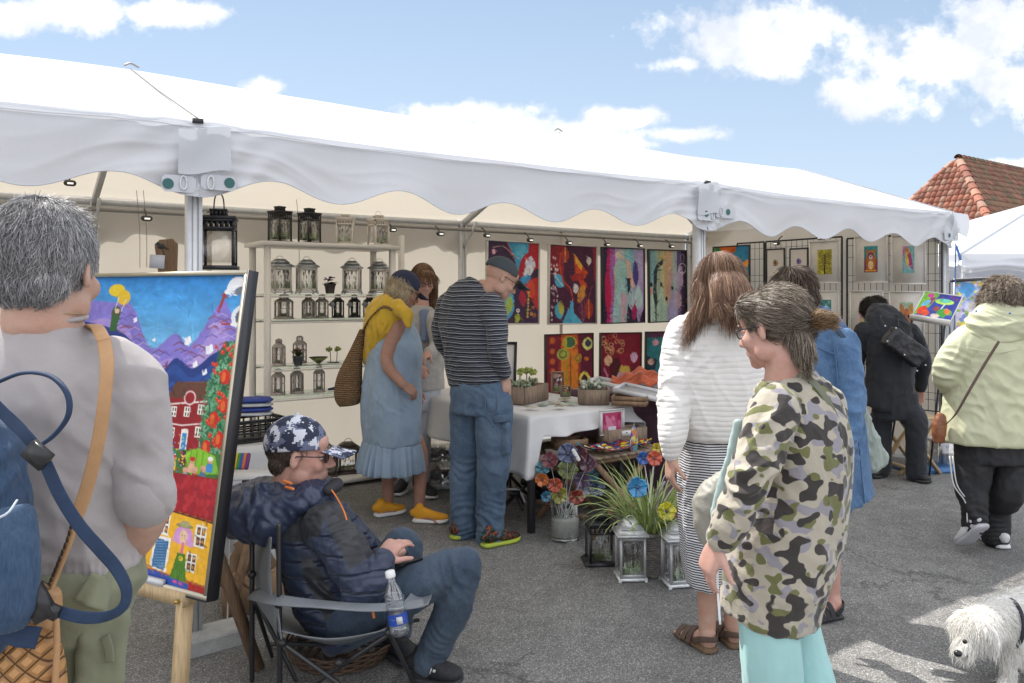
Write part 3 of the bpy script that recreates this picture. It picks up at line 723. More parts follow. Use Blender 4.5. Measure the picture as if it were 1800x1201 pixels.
for (x, y, c) in ((.6, .84, 'e8dce0'), (.6, .84, 'a03048'), (.9, .8, 'a05a30'), (.87, .88, 'b87838'), (.93, .9, 'a86030')): a.ell(x, y, .035 if c != 'a03048' else .015, .025 if c != 'a03048' else .01, K(c))
a.leaf((.55, .99), (.62, .88), .4, K('a8b838')); a.line([(.5, .55), (.52, .6), (.54, .55)], .004, K('b87888')); a.dabs(.06, 30, 2)
# B: bird and leaf painting
b_ = Cv(100, 165, K('451a34')); b_.poly([(0, 0), (.35, 0), (.3, .4), (.42, .6), (.1, .3), (0, .35)], K('8c1f2c')); b_.poly([(.92, 0), (1, 0), (1, .5), (.95, .4)], K('8a2438'))
b_.leaf((.33, .22), (.33, .02), .42, K('b5342c'), K('e8b050')); b_.poly([(.5, .1), (.72, .26), (.82, .34), (.72, .44), (.8, .5), (.62, .75), (.58, .7), (.66, .5), (.56, .38)], K('cc4426')); b_.poly([(.52, .1), (.7, .25), (.68, .32), (.55, .22)], K('e0a030')); b_.leaf((.6, .74), (.76, .5), .25, K('d89030'))
b_.poly([(.42, .4), (.7, .34), (.74, .44), (.5, .46)], K('a82c28')); b_.leaf((.1, .38), (.3, .53), .32, K('4fa8d0'), K('d8e8e8')); b_.leaf((.24, .95), (.2, .72), .42, K('45a6c4')); b_.leaf((.26, .9), (.24, .7), .3, K('b8b040')); b_.leaf((.85, .95), (.84, .68), .36, K('b02c24'), K('e8a030'))
b_.poly([(.28, 1), (.5, .68), (.52, .86), (.72, 1)], K('4aa8cc')); b_.line([(.5, .7), (.44, .55), (.3, .45), (.22, .25), (.24, .1)], .008, K('c84a34')); b_.leaf((.56, .62), (.55, .48), .45, K('e6dede')); b_.leaf((.85, .24), (.83, .13), .5, K('dcd0c8'))
for i in range(26): x, y = RNG.uniform(.04, .18), RNG.uniform(.15, .95); b_.ell(x, y, .018, .018, K('d8a8b8') if i % 2 else K('e0d0c8'))
for i in range(14): x, y = RNG.uniform(.6, .95), RNG.uniform(.5, .98); b_.line([(.72, .98), (x, y)], .002, K('a04c60'))
b_.dabs(.07, 30, 3)
# C: pastel figures
c_ = Cv(100, 165, K('b8a4c8')); 
for i, cc in enumerate(['3a2458', 'c81c54', 'a85ca8', 'c8a8cc', 'b8c8d8', '8cc4cc', '7cb8c4', 'a0a0c8', 'b8a0d0']): c_.poly([(i*.115-.05, 0), (i*.115+.09, 0), (i*.115+.09, 1), (i*.115-.05, 1)], K(cc))
c_.poly([(0, 0), (.13, 0), (.1, .25), (.14, .6), (.1, 1), (0, 1)], K('2c2044')); c_.leaf((.15, .95), (.12, .2), .1, K('c8184c')); c_.ell(.42, .09, .1, .06, K('f0e4e4')); c_.ell(.43, .1, .07, .05, K('e8c8b8'))
c_.poly([(.36, .16), (.5, .16), (.56, .28), (.54, .45), (.6, .65), (.5, 1), (.24, 1), (.28, .6), (.32, .45), (.26, .3)], K('a8d4d4')); c_.poly([(.44, .6), (.58, .6), (.56, 1), (.44, 1)], K('dcb4c4')); c_.poly([(.5, .12), (.66, .18), (.7, .35), (.78, .5), (.74, .55), (.6, .4), (.58, .2)], K('e8b49c'))
c_.poly([(.58, .4), (.66, .4), (.68, .6), (.76, .75), (.85, 1), (.56, 1), (.62, .7)], K('2a2038')); c_.leaf((.72, .85), (.7, .52), .33, K('a8bcc8')); c_.leaf((.88, .85), (.86, .5), .3, K('b8d4d8')); c_.leaf((.82, .52), (.78, .15), .2, K('4a3c80')); c_.leaf((.75, .98), (.78, .75), .3, K('a81c58')); c_.poly([(.88, 1), (1, .8), (1, 1)], K('3a2440'))
c_.line([(.38, .2), (.3, .35), (.32, .5), (.28, .65)], .006, K('d8d070')); c_.dabs(.06, 14, 5, (2.5, .4))
# D: pale figures in the corner
d_ = Cv(100, 165, K('98b4b4'));
for i, cc in enumerate(['6c9cac', '88b8b8', 'a8b8a0', 'd0c890', 'd8ac84', 'c8a098', 'a0b8c0', '5c4474', '30203c']): d_.poly([(i*.115-.05, 0), (i*.115+.09, 0), (i*.115+.09, 1), (i*.115-.05, 1)], K(cc))
d_.poly([(.4, .1), (.36, .2), (.22, .26), (.2, .5), (.22, 1), (.1, 1), (.12, .3), (.2, .2)], K('28303c')); d_.poly([(.45, 0), (.66, 0), (.62, .22), (.52, .3)], K('e0b894'))
for x, y, r in ((.32, .5, .13), (.46, .7, .12), (.62, .55, .14), (.06, .5, .1)): d_.poly([(x, y), (x+r, y+.3), (x+r, 1), (x-r, 1), (x-r, y+.3)], K('b8d4c0') if x != .62 else K('a49cc8')); d_.ell(x, y-.02, .035, .03, K('1c2430'))
d_.leaf((.76, .85), (.78, .55), .36, K('c0a0b4')); d_.leaf((.8, .6), (.86, .2), .25, K('b89cbc')); d_.ell(.02, .57, .07, .06, K('e0a090'))
d_.ring(.9, .25, .1, .07, K('e8e0e8'), .012); d_.ring(.9, .1, .05, .05, K('d8d0e0'), .008); d_.ell(.4, .09, .04, .035, K('e8c060')); d_.poly([(.92, .35), (1, .3), (1, 1), (.9, 1), (.94, .6)], K('2c1c34')); d_.dabs(.06, 14, 6, (2.5, .4))
# E: orange trees
e_ = Cv(90, 120, K('7c1a2c')); e_.grad(K('e05c24'), K('e8902c'), 0, 1, .32, .68); e_.ell(.5, .6, .2, .45, K('e87c28'), k=.7, soft=.5); 
for y in (.1, .28, .45, .62): e_.ell(.14, y, .055, .05, K('d86428'), soft=.6)
for x in (.38, .44, .52): e_.line([(x, .35), (x, 1)], .01, K('b8a028') if x != .52 else K('7c5020'))
e_.ell(.5, .14, .15, .11, K('c8b838')); e_.ell(.5, .14, .12, .09, K('3c6a48')); e_.ell(.42, .14, .03, .09, K('c8b838')); e_.ell(.36, .34, .13, .1, K('a8b448')); e_.ring(.36, .34, .07, .06, K('50301c'), .014); e_.ell(.68, .42, .09, .08, K('c08c30')); e_.ring(.68, .42, .05, .05, K('503420'), .01)
e_.poly([(.7, 0), (.95, 0), (1, .4), (.88, 1), (.72, 1), (.76, .4)], K('5c1830')); e_.leaf((.88, .3), (.9, .06), .5, K('d8dc78')); e_.leaf((.9, .24), (.9, .1), .5, K('38304c')); e_.leaf((.82, .92), (.82, .64), .42, K('e8d850')); e_.leaf((.82, .9), (.82, .7), .35, K('48182c')); e_.ell(.86, .44, .05, .04, K('d86830'))
for i in range(60): e_.ell(RNG.uniform(.56, .74), RNG.uniform(.02, .3), .009, .007, K('7c2038'))
e_.dabs(.06, 24, 7)
# F: rings and lotus
f_ = Cv(90, 120, K('7a1428')); f_.poly([(.22, .45), (.55, .4), (.5, 1), (.25, 1)], K('4c1420')); f_.ell(.6, .95, .26, .22, K('8c1c30')); f_.poly([(.42, .7), (.52, .52), (.7, .55), (.78, .8), (.42, .85)], K('d8b04c')); f_.ell(.5, .75, .1, .08, K('c89cc0')); f_.ell(.62, .45, .16, .12, K('8c1830'))
for i in range(20): f_.ring(RNG.uniform(.05, .55), RNG.uniform(.03, .34), RNG.uniform(.035, .065), RNG.uniform(.025, .05), K('d8b878') if i % 3 else K('c85838'), .011)
f_.leaf((.2, .56), (.18, .36), .5, K('e8b08c')); f_.line([(.1, .6), (.18, .75), (.16, .9), (.02, .97)], .014, K('c878a0'))
for r in (-.5, -.25, 0, .25, .5): f_.leaf((.83, .52), (.83+.13*math.sin(r*1.6), .52-.2*math.cos(r*1.5)), .2, K('d8a8c8'))
f_.line([(.83, .52), (.82, 1)], .006, K('50203c')); f_.dabs(.06, 24, 8)
# G: water lilies
g_ = Cv(90, 120, K('206c78')); g_.grad(K('582040'), K('50304c'), 0, .1); g_.ell(.42, .55, .4, .4, K('2f8088'), k=.8, soft=.4); g_.poly([(0, .4), (.3, .5), (.2, .8), (0, .75)], K('183848')); g_.ell(.62, .2, .2, .16, K('94ac38')); g_.ell(.58, .24, .1, .1, K('284878'))
for cx, cy, cc in ((.25, .18, 'd89cb0'), (.14, .52, 'e0a898'), (.1, .82, 'e0dcc8'), (.36, .92, 'a8b898'), (.86, .12, 'c85838'), (.9, .6, '88a848')):
 for r in (-1, -.5, 0, .5, 1): g_.leaf((cx, cy+.06), (cx+.11*math.sin(r), cy+.06-.13*math.cos(r)), .22, K(cc))
g_.dabs(.08, 24, 9)
for i_, q_ in enumerate((a, b_, c_, d_, e_, f_, g_)): strokes(q_, 240, .05 if i_ not in (2, 3) else .08, .007, i_+3)
pl = 6.33
W1 = mat('thin_light_edge', (.62, .60, .57), rough=.5)
pA = quadpic('painting', 'tall painting with a white tulip and blue leaf, behind the striped man\'s cap', a, (855, 421), (948, 427), (855, 571), pl, W1, .012)
pB = quadpic('painting', 'dark red painting with an orange bird and blue leaves', b_, (964, 428), (1049, 433), (964, 571), pl, W1, .012)
pC = quadpic('painting', 'pastel painting of a long pale figure with a crimson stripe', c_, (1057, 434), (1132, 437), (1057, 570), pl, M_black, .012)
pD = quadpic('painting', 'painting of small pale figures with dark heads, nearest the back corner', d_, (1139, 438), (1206, 440), (1139, 568), pl, M_black, .012)
pE = quadpic('painting', 'lower painting with orange tree trunks and green discs', e_, (958, 588), (1042, 585), (958, 695), pl, M_black, .008)
pF = quadpic('painting', 'lower maroon painting with gold rings and a pink lotus', f_, (1055, 585), (1127, 584), (1055, 692), pl, M_black, .008)
pG = quadpic('painting', 'lower teal painting of water lilies beside the ribbed sweater', g_, (1135, 583), (1200, 582), (1135, 685), pl, M_black, .008)
h_ = Cv(60, 90, K('d8d4d0'))
for i in range(9): x = .15+.08*i; yy_ = .25+.25*RNG.random(); h_.line([(x, yy_), (x+.03, .95)], .006, K('4a8838')); h_.ell(x, yy_, .06, .07, K(['b02878', 'c83898', '8c2c88'][i % 3]))
quadpic('framed_picture', 'black framed picture of pink tulips standing behind the striped man\'s elbow', h_, (866, 601), (908, 601), (866, 712), 5.35, M_black, .02, .02, .045, 'picture', matm=M_matb)

# ---- prints on the wire grids of the end wall
def grid(px0, px1, y0, y1, t, label):
 A = Pt(px0, y0, t); B = Pt(px1, y0, t); h = A[2]-Pt(px0, y1, t)[2]; X = unit((B-A)*[1, 1, 0]); w = np.linalg.norm((B-A)[:2])
 th_ = thing('wire_grid_panel', label, 'display grid', A*[1, 1, 0]+X*w/2); b = Bl(); zt = (A[2]+B[2])/2
 n = max(2, round(w/.06)); 
 for i in range(n+1): p = A+X*w*i/n; b.bar((p[0], p[1], zt), (p[0], p[1], zt-h), .0038)
 for j in range(int(h/.17)+1):
  for e in ((0, .06) if j % 2 == 0 else (0,)):
   z = zt-j*.17-e
   if z < zt-h: continue
   p = A+NB*-.004; q = A+X*w+NB*-.004; b.bar((p[0], p[1], z), (q[0], q[1], z), .0038)
 b.put('wire_mesh', M_iron, th_)
 f = Bl(); f.bar((A[0], A[1], zt), (A[0], A[1], .03), .014); q = A+X*w; f.bar((q[0], q[1], zt), (q[0], q[1], .03), .014); f.bar((A[0], A[1], zt+.007), (q[0], q[1], zt+.007), .014); f.bar((A[0], A[1], zt-h), (q[0], q[1], zt-h), .01); f.put('frame', M_iron, th_)
grid(1296, 1343, 428, 700, 6.86, 'dark wire grid panel, leftmost, beside the orange and blue canvas'); grid(1346, 1480, 422, 700, 6.86, 'dark wire grid panel carrying the narrow flower prints and tree print'); grid(1489, 1656, 416, 700, 6.86, 'dark wire grid panel carrying the bear and parrot prints')
def flowerp(c1, c2, seed):
 v = Cv(50, 80, K('d8d2cc')); rg = np.random.default_rng(seed)
 for cy, cc in ((.36, c1), (.68, c2)):
  for i in range(8): an = i*.8; v.leaf((.5, cy), (.5+.17*math.cos(an), cy+.1*math.sin(an)), .3, K(cc[i % len(cc)]))
  v.ell(.5, cy, .05, .03, K('302838'))
 return v
A1 = Cv(60, 80, K('1c5c88')); A1.grad(K('2c78a8'), K('2c8c9c'), 0, .6); A1.grad(K('5ca02c'), K('8cb030'), .6, 1); A1.ell(.3, .05, .35, .14, K('cc5c20')); A1.ell(.1, .3, .2, .3, K('287848')); A1.leaf((.8, .48), (.62, .3), .25, K('e07820')); A1.leaf((.8, .48), (.98, .28), .25, K('e88c30')); A1.dabs(.1, 14, 3)
tree = Cv(60, 80, K('a8a038')); tree.dabs(.16, 16, 5); tree.line([(.52, 1), (.5, .7), (.54, .45), (.48, .2)], .035, K('241c1c'), w1=.012)
for s1 in range(16): y = .25+.04*s1; d1 = (-1)**s1; tree.line([(.51, y), (.51+d1*.2, y-.07), (.51+d1*.38, y-.02-RNG.random()*.12)], .010, K('241c1c'), w1=.004)
for i in range(40): tree.ell(RNG.random(), RNG.random()*.8, .02, .014, K(['d8c850', '788c38', 'c89838'][i % 3]))
bear = Cv(60, 84, K('348890')); bear.grad(K('3c98a0'), K('2c6c80'), 0, .5); bear.grad(K('8c3858'), K('643058'), .5, 1); bear.poly([(.12, .42), (.88, .42), (.82, .92), (.18, .92)], K('a8642c')); bear.ell(.5, .36, .32, .2, K('c88430')); bear.ell(.24, .2, .1, .07, K('b06c30')); bear.ell(.76, .2, .1, .07, K('b06c30')); bear.ell(.5, .38, .25, .15, K('7c4468')); bear.ell(.5, .42, .14, .09, K('e0b8b0')); bear.ell(.5, .39, .05, .03, K('241c28')); bear.ell(.37, .33, .03, .022, K('181820')); bear.ell(.63, .33, .03, .022, K('181820')); bear.ell(.5, .72, .2, .16, K('e8c088')); bear.poly([(.08, .9), (.92, .9), (.92, .96), (.08, .96)], K('d89030')); bear.dabs(.08, 16, 7)
par = Cv(60, 84, K('78b0b8')); par.poly([(0, 0), (.4, 0), (.2, .3), (0, .5)], K('c880a8')); par.poly([(.4, .1), (.75, .3), (.9, .9), (.5, .7), (.3, .5)], K('a85468')); par.ell(.42, .2, .16, .13, K('e09848')); par.leaf((.5, .35), (.85, .85), .25, K('9c4078')); par.leaf((.3, .3), (.5, .8), .25, K('e8c058')); par.ell(.4, .18, .03, .02, K('202028')); par.line([(.1, .8), (.9, .72)], .02, K('b8a0c8')); par.dabs(.1, 12, 8)
cat_ = Cv(60, 84, K('a8c8b0')); cat_.ell(.5, .5, .4, .3, K('c87850')); cat_.leaf((.2, .4), (.1, .05), .5, K('c88458')); cat_.leaf((.8, .4), (.92, .05), .5, K('d89c50')); cat_.ell(.35, .45, .07, .05, K('302838')); cat_.ell(.65, .45, .07, .05, K('302838')); cat_.ell(.5, .62, .1, .08, K('e8d0c0')); cat_.poly([(0, .75), (1, .7), (1, 1), (0, 1)], K('b86c98')); cat_.ell(.5, .88, .3, .1, K('d8c858')); cat_.dabs(.1, 12, 9)
pk = Cv(50, 70, K('d8889c')); pk.ell(.5, .5, .35, .3, K('88a8b8')); pk.ell(.3, .7, .2, .2, K('c8c880')); pk.dabs(.12, 12, 10)
te = Cv(50, 70, K('488c94')); 
for i in range(16): te.ell(RNG.random(), RNG.random(), .09, .06, K(['d8d8d0', '204858', '80b8a0', 'c87868'][i % 4]))
te.dabs(.1, 12, 11)
tw = 6.83
def pr(label, v, x0, x1, y0, y1, fm, fw, mw, tt=tw):
 A = Pt(x0, y0, tt); B = Pt(x1, y0, tt); X = (B-A)*[1, 1, 0]; w = np.linalg.norm(X); h = (y1-y0)*A[1]/1400; A[2] = (A[2]+B[2])/2
 return framed('framed_print', label, 'print', v, A, X, (0, 0, -1), w, h, fw, .014, fm, mw, None, m=M_print, matm=M_matb)
pr('orange, blue and green canvas behind the long brown hair', A1, 1253, 1318, 432, 520, M_black, .012, 0)
pr('narrow black framed print with an orange and blue flower', flowerp(['38788c', 'c88438', '506058'], ['c8a038', 'a86838'], 1), 1347, 1380, 437, 506, M_black, .014, .0)
pr('narrow black framed print with two purple flowers', flowerp(['6c5c98', '8878b8', '483c68'], ['684860', '805070'], 2), 1388, 1421, 436, 500, M_black, .014, .0)
pr('white framed print of a black tree on yellow green', tree, 1423, 1477, 423, 497, M_whitefr, .012, .075)
pr('white framed print of a brown bear', bear, 1502, 1561, 414, 496, M_whitefr, .012, .085)
pr('white framed print of a red and orange parrot', par, 1567, 1628, 412, 499, M_whitefr, .012, .09)
pr('white framed teal print below the tree print', te, 1424, 1476, 511, 600, M_whitefr, .012, .075)
pr('white framed pink print half hidden by the bent dark head', pk, 1494, 1553, 511, 602, M_whitefr, .012, .085)
pr('white framed print of an orange cat face', cat_, 1563, 1625, 512, 604, M_whitefr, .012, .085)
# colourful canvas leaning in front of the grids
cc_ = Cv(110, 100, K('283c98')); cc_.poly([(0, 0), (.42, 0), (.3, .6), (0, 1)], K('68a82c')); cc_.poly([(.42, .0), (1, 0), (.9, .6), (.5, .5)], K('242c88')); cc_.ell(.62, .3, .25, .12, K('a8d048')); cc_.ell(.62, .26, .16, .08, K('58b8a0')); cc_.line([(.66, .4), (.6, .7)], .02, K('d8e0c0')); cc_.ell(.2, .12, .09, .08, K('c8288c')); cc_.poly([(.22, .2), (.36, .16), (.3, .5), (.18, .5)], K('8c2858')); cc_.leaf((.1, .6), (.25, .3), .25, K('68b8d8')); cc_.leaf((.12, .95), (.2, .55), .3, K('d83018')); cc_.leaf((.28, .98), (.26, .7), .4, K('e04820')); cc_.ell(.75, .75, .2, .18, K('3c9c34')); cc_.leaf((.85, .8), (.75, .55), .3, K('e07030')); cc_.ell(.55, .9, .12, .08, K('e8c8b8')); cc_.ell(.9, .9, .1, .1, K('283c98')); cc_.ell(.5, .62, .08, .1, K('8c3c30'))
for i in range(8): cc_.ell(RNG.uniform(.45, 1), RNG.uniform(.02, .2), .02, .02, K('a82850'))
cc_.dabs(.1, 12, 12)
A = P(1626, 513, 6.3); X = unit(P(1683, 521, 6.15)-A); Yd = unit(P(1612, 578, 6.0)-A); Yd = unit(Yd-X*(X@Yd))
framed('canvas', 'bright unframed canvas of green and blue garden shapes leaning by the green sleeve', 'painting', cc_, A, X, Yd, .27, .31, 0.004, .02, M_whitefr)
b = Bl().bar(A+Yd*.335-X*.01, A+Yd*.335+X*.27, .05, .012, Yd); b.put('canvas_label', M_whitefr, None); o = bpy.data.objects['canvas_label']; tag(o, 'pale strip ledge under the bright garden canvas', 'ledge')
st = thing('display_easel', 'thin dark stand holding the bright garden canvas', 'easel', (A+X*.13)*[1, 1, 0])
for s_, e_p in ((.02, -.05), (.25, .05)): Bl().bar(A+X*s_+Yd*.33+np.array([.0, .03, 0]), (A+X*(s_+e_p)+Yd*.4)*[1, 1, 0]+np.array([.12, .55, 0]), .012).put('leg', M_iron, st)
Bl().bar(A+X*.01+Yd*.33+np.array([0, .035, 0]), A+X*.26+Yd*.33+np.array([0, .035, 0]), .012).put('ledge', M_iron, st)
# neighbour's flower painting with dark rail
n_ = Cv(110, 120, K('c8c0dc')); n_.grad(K('68a8d8'), K('b8b8dc'), 0, .55); 
for i in range(220):
 x, y = RNG.random(), RNG.random(); cc = ['88a848', 'e0c838', '6c88c8', 'd8d0e8', 'a8b858', 'e8d860', '4c98d0', 'c8a0c8'][RNG.integers(8)]
 n_.ell(x, y, RNG.uniform(.02, .06), RNG.uniform(.015, .045), K(cc))
n_.ell(.25, .18, .14, .1, K('4c98d8')); n_.ell(.65, .12, .2, .06, K('e0c030')); n_.ell(.4, .5, .2, .12, K('d0cce0'), k=.8, soft=.4); n_.dabs(.1, 14, 13)
A = P(1678, 490, 7.9); B = P(1768, 486, 8.1)
t = framed('canvas', 'pale blue and yellow flower painting behind the curly grey head', 'painting', n_, A, B-A, (0, 0, -1), np.linalg.norm(B-A), .58, .004, .03, M_whitefr)
t2 = thing('display_rail', 'dark rail on two thin legs holding the pale flower painting', 'rail', A*[1, 1, 0])
Bl().bar(P(1672, 496, 7.85)+np.array([0, 0, 0.01]), P(1752, 491, 8.0)+np.array([0, 0, .01]), .028).put('top_bar', M_iron, t2)
for px, yv in ((1673, 7.87), (1750, 8.05)): q = P(px, 496, yv); Bl().bar((q[0], q[1]+.05, 0), (q[0], q[1]+.05, q[2]), .02).put('leg', M_iron, t2)

# ================================================================== LANTERNS
M_lblack = mat('black_metal', (.022, .022, .026), rough=.42, var=.2); M_lwhite = mat('cream_metal', (.72, .67, .6), rough=.5, var=.06)
M_lgrey = mat('taupe_metal', (.36, .32, .28), rough=.55, var=.12); M_lpink = mat('pale_taupe_metal', (.52, .45, .42), rough=.55, var=.1)
M_lsilv = mat('galvanised_metal', (.50, .52, .52), rough=.32, metal=.8, var=.1); M_ldark = mat('brown_metal', (.09, .07, .06), rough=.5)
M_glass = glassmat('clear_glass'); M_grassg = mat('painted_grass', (.17, .27, .08), rough=.6, var=.5, vscale=120); M_reed = mat('painted_reed', (.05, .03, .025), rough=.6)
M_frost = glassmat('frosted_glass', (.93, .93, .93), .16)
def reeds(w, h, z0, y, t, dark=True, rz=0., n=9):
 """grass and bulrushes painted on a pane: raised strokes on the glass"""
 rg = np.random.default_rng(int(abs(w*1e4+y*1e3+h*77))); g = Bl(); r = Bl(); Mz = rotz(rz)
 for i in range(n*4):
  x = rg.uniform(-w/2, w/2); hh = h*rg.uniform(.15, .42); a = np.array([x, y, z0]); b2 = np.array([x+rg.uniform(-.006, .006), y, z0+hh]); g.bar(Mz@a, Mz@b2, .0026, .0012, (0, 1, 0))
 for i in range(n):
  x = -w/2+w*(i+.5)/n+rg.uniform(-.003, .003); hh = h*rg.uniform(.5, .85); a = np.array([x, y, z0+.2*h]); b2 = np.array([x+rg.uniform(-.006, .006), y, z0+hh]); r.bar(Mz@a, Mz@b2, .0014, .001, (0, 1, 0)); r.ell(Mz@b2, (.0035, .0012, .012*h/.12))
 return g, r
def deco(t, w, h, z0, y, rots):
 for rz in rots:
  g, r = reeds(w, h, z0, y, t, rz=rz); g.put('painted_grass', M_grassg, t, local=True); r.put('painted_reeds', M_reed, t, local=True)
def ring_handle(r, z, m, t, th=.003, tall=1.):
 pts = [np.array([r*math.cos(a), 0, z+r*tall*math.sin(a)]) for a in np.linspace(0, math.pi, 12)]; Bl().tube(pts, th, 6).put('handle', m, t, True, local=True)
def lantern_slot(w, h, m, label, group, handle=True, loc=(0, 0, 0)):
 """square lantern with slotted collar and slotted chimney"""
 t = thing('lantern', label, 'lantern', loc, group=group); q = w/2; ps = w*.085
 Bl().box((0, 0, .008), (w*1.12, w*1.12, .016)).put('base', m, t, local=True)
 zt = h*.66
 for sx in (-1, 1):
  for sy in (-1, 1): Bl().box((sx*(q-ps/2), sy*(q-ps/2), (zt+.016)/2), (ps, ps, zt-.016)).put('post', m, t, local=True)
 for k in range(4):
  M = rotz(k*math.pi/2); Bl().box(M@np.array([0, q-ps*.3, (zt+.03)/2]), (w-2*ps, .002, zt-.03), k*math.pi/2).put('pane', M_glass, t, local=True)
 b = Bl(); hc = h*.17
 for k in range(4):
  M = rotz(k*math.pi/2); n = 6
  b.box(M@np.array([0, q-.004, zt+.005]), (w, .008, .01), k*math.pi/2); b.box(M@np.array([0, q-.004, zt+hc-.005]), (w, .008, .012), k*math.pi/2)
  for i in range(n+1): b.box(M@np.array([-q+w*(i+.25)/(n+.5), q-.004, zt+hc/2]), (w*.065, .006, hc-.016), k*math.pi/2)
 b.put('slotted_collar', m, t, local=True)
 Bl().box((0, 0, zt+hc+.006), (w*1.06, w*1.06, .012)).put('roof', m, t, local=True)
 c = Bl(); cw = w*.46; hz = h-zt-hc-.012; z0 = zt+hc+.012
 for k in range(4):
  M = rotz(k*math.pi/2)
  for i in range(4): c.box(M@np.array([-cw/2+cw*(i+.5)/4, cw/2, z0+hz/2]), (cw*.15, .005, hz), k*math.pi/2)
 c.box((0, 0, z0+hz-.004), (cw*1.12, cw*1.12, .009)); c.box((0, 0, z0+.002), (cw*1.1, cw*1.1, .006)); c.put('chimney', m, t, local=True)
 if handle: ring_handle(cw*.42, h-.003, m, t)
 return t
def lantern_roof(w, h, m, label, group, loc=(0, 0, 0), tiers=1, inner=None):
 """square lantern with sloping roof"""
 t = thing('lantern', label, 'lantern', loc, group=group); q = w/2; ps = w*.09; zt = h*.76; inner = inner or m
 b = Bl().box((0, 0, .012), (w*1.1, w*1.1, .012)); 
 for sx in (-1, 1):
  for sy in (-1, 1): b.box((sx*q, sy*q, .004), (.014, .014, .012))
 b.put('base', m, t, local=True)
 for sx in (-1, 1):
  for sy in (-1, 1): Bl().box((sx*(q-ps/2), sy*(q-ps/2), (zt+.018)/2), (ps, ps, zt-.018)).put('post', inner, t, local=True)
 for k in range(4):
  M = rotz(k*math.pi/2); Bl().box(M@np.array([0, q-ps*.4, (zt+.03)/2]), (w-2*ps, .002, zt-.03), k*math.pi/2).put('pane', M_glass, t, local=True)
 for z in (.03, zt-.012):
  rails = Bl()
  for k in range(4): rails.box(rotz(k*math.pi/2)@np.array([0, q-ps*.5, z]), (w-2*ps, ps*.8, .014), k*math.pi/2)
  rails.put('rail', inner, t, local=True)
 def fr(z0, z1, a0, a1):
  V = [(sx*a0, sy*a0, z0) for sx, sy in ((-1, -1), (1, -1), (1, 1), (-1, 1))]+[(sx*a1, sy*a1, z1) for sx, sy in ((-1, -1), (1, -1), (1, 1), (-1, 1))]
  return V, [(3, 2, 1, 0), (4, 5, 6, 7)]+[(i, (i+1) % 4, 4+(i+1) % 4, 4+i) for i in range(4)]
 r = Bl(); hr = h-zt
 r.add(*fr(zt+.002, zt+.012, q*1.2, q*1.2)); r.add(*fr(zt+.0122, zt+hr*.5, q*1.18, q*.74)); r.add(*fr(zt+hr*.5+.0005, zt+hr*.56, q*.85, q*.85)); r.add(*fr(zt+hr*.56+.0006, h, q*.82, q*.45)); r.put('roof', m, t, local=True)
 ring_handle(w*.2, h-.004, m, t, .002)
 return t
def lantern_arch(w, h, m, label, group, loc=(0, 0, 0), tagp=False):
 """small lantern with barred arched sides and a domed cap"""
 t = thing('lantern', label, 'lantern', loc, group=group); n = 6; q = w/2
 Bl().loft([(0, 0, 0), (0, 0, .006), (0, 0, .012), (0, 0, .018)], [q*1.05, q*1.05, q*.95, q*.92], n=n).put('base', m, t, local=True)
 zt = h*.66; 
 for i in range(n):
  a = 2*math.pi*(i)/n; c = np.array([q*.86*math.cos(a), q*.86*math.sin(a), 0]); Bl().box(c+np.array([0, 0, (zt+.016)/2]), (w*.1, w*.1, zt-.016), a).put('post', m, t, local=True)
 g = Bl()
 for i in range(n):
  a = 2*math.pi*(i+.5)/n; c = np.array([q*.76*math.cos(a), q*.76*math.sin(a), 0]); tn = np.array([-math.sin(a), math.cos(a), 0])
  for s_ in (-.16, .16): g.box(c+tn*w*s_+np.array([0, 0, zt/2]), (.003, .003, zt-.03), a)
  g.box(c+np.array([0, 0, zt*.62]), (.003, w*.5, .003), a)
 g.put('bars', m, t, local=True)
 Bl().loft([(0, 0, .019), (0, 0, zt-.002)], q*.68, n=n).put('glass_body', M_frost, t, local=True)
 Bl().loft([(0, 0, zt), (0, 0, zt+.01), (0, 0, zt+h*.06), (0, 0, zt+h*.12), (0, 0, zt+h*.15)], [q*.96, q*.98, q*.9, q*.66, q*.44], n=12).put('dome', m, t, True, local=True)
 c = Bl(); z0 = zt+h*.15
 for i in range(8): a = i*math.pi/4; c.box((q*.40*math.cos(a), q*.40*math.sin(a), z0+h*.06), (w*.08, w*.06, h*.12), a)
 c.put('chimney', m, t, local=True); Bl().loft([(0, 0, z0+h*.12), (0, 0, z0+h*.15), (0, 0, z0+h*.18)], [q*.48, q*.4, q*.1], n=10).put('cap', m, t, True, local=True)
 Bl().ell((0, 0, .03), (q*.5, q*.5, .012)).put('moss_filling', M_grassg, t, True, local=True)
 if tagp: Bl().box((-q*.8, -q*1.05, zt*.85), (w*.42, .002, h*.2), M=roty(.6)).put('price_tag', mat('grey_tag', (.4, .4, .4)), t, local=True)
 return t
def children(o): return [c for c in C.objects if c.parent == o]
def dup(root, loc, rz=0., label=None, group=None, sc=None):
 r = root.copy(); C.objects.link(r); r.location = [float(v) for v in loc]; r.rotation_euler = (0, 0, rz)
 if sc: r.scale = sc if isinstance(sc, tuple) else (sc, sc, sc)
 if label: r['label'] = label
 if group: r['group'] = group
 for ch in children(root):
  c = ch.copy(); C.objects.link(c); c.parent = r
  for g in children(ch): d = g.copy(); C.objects.link(d); d.parent = c
 return r
def place(t, loc, rz=0.): t.location = [float(v) for v in loc]; t.rotation_euler = (0, 0, rz); return t

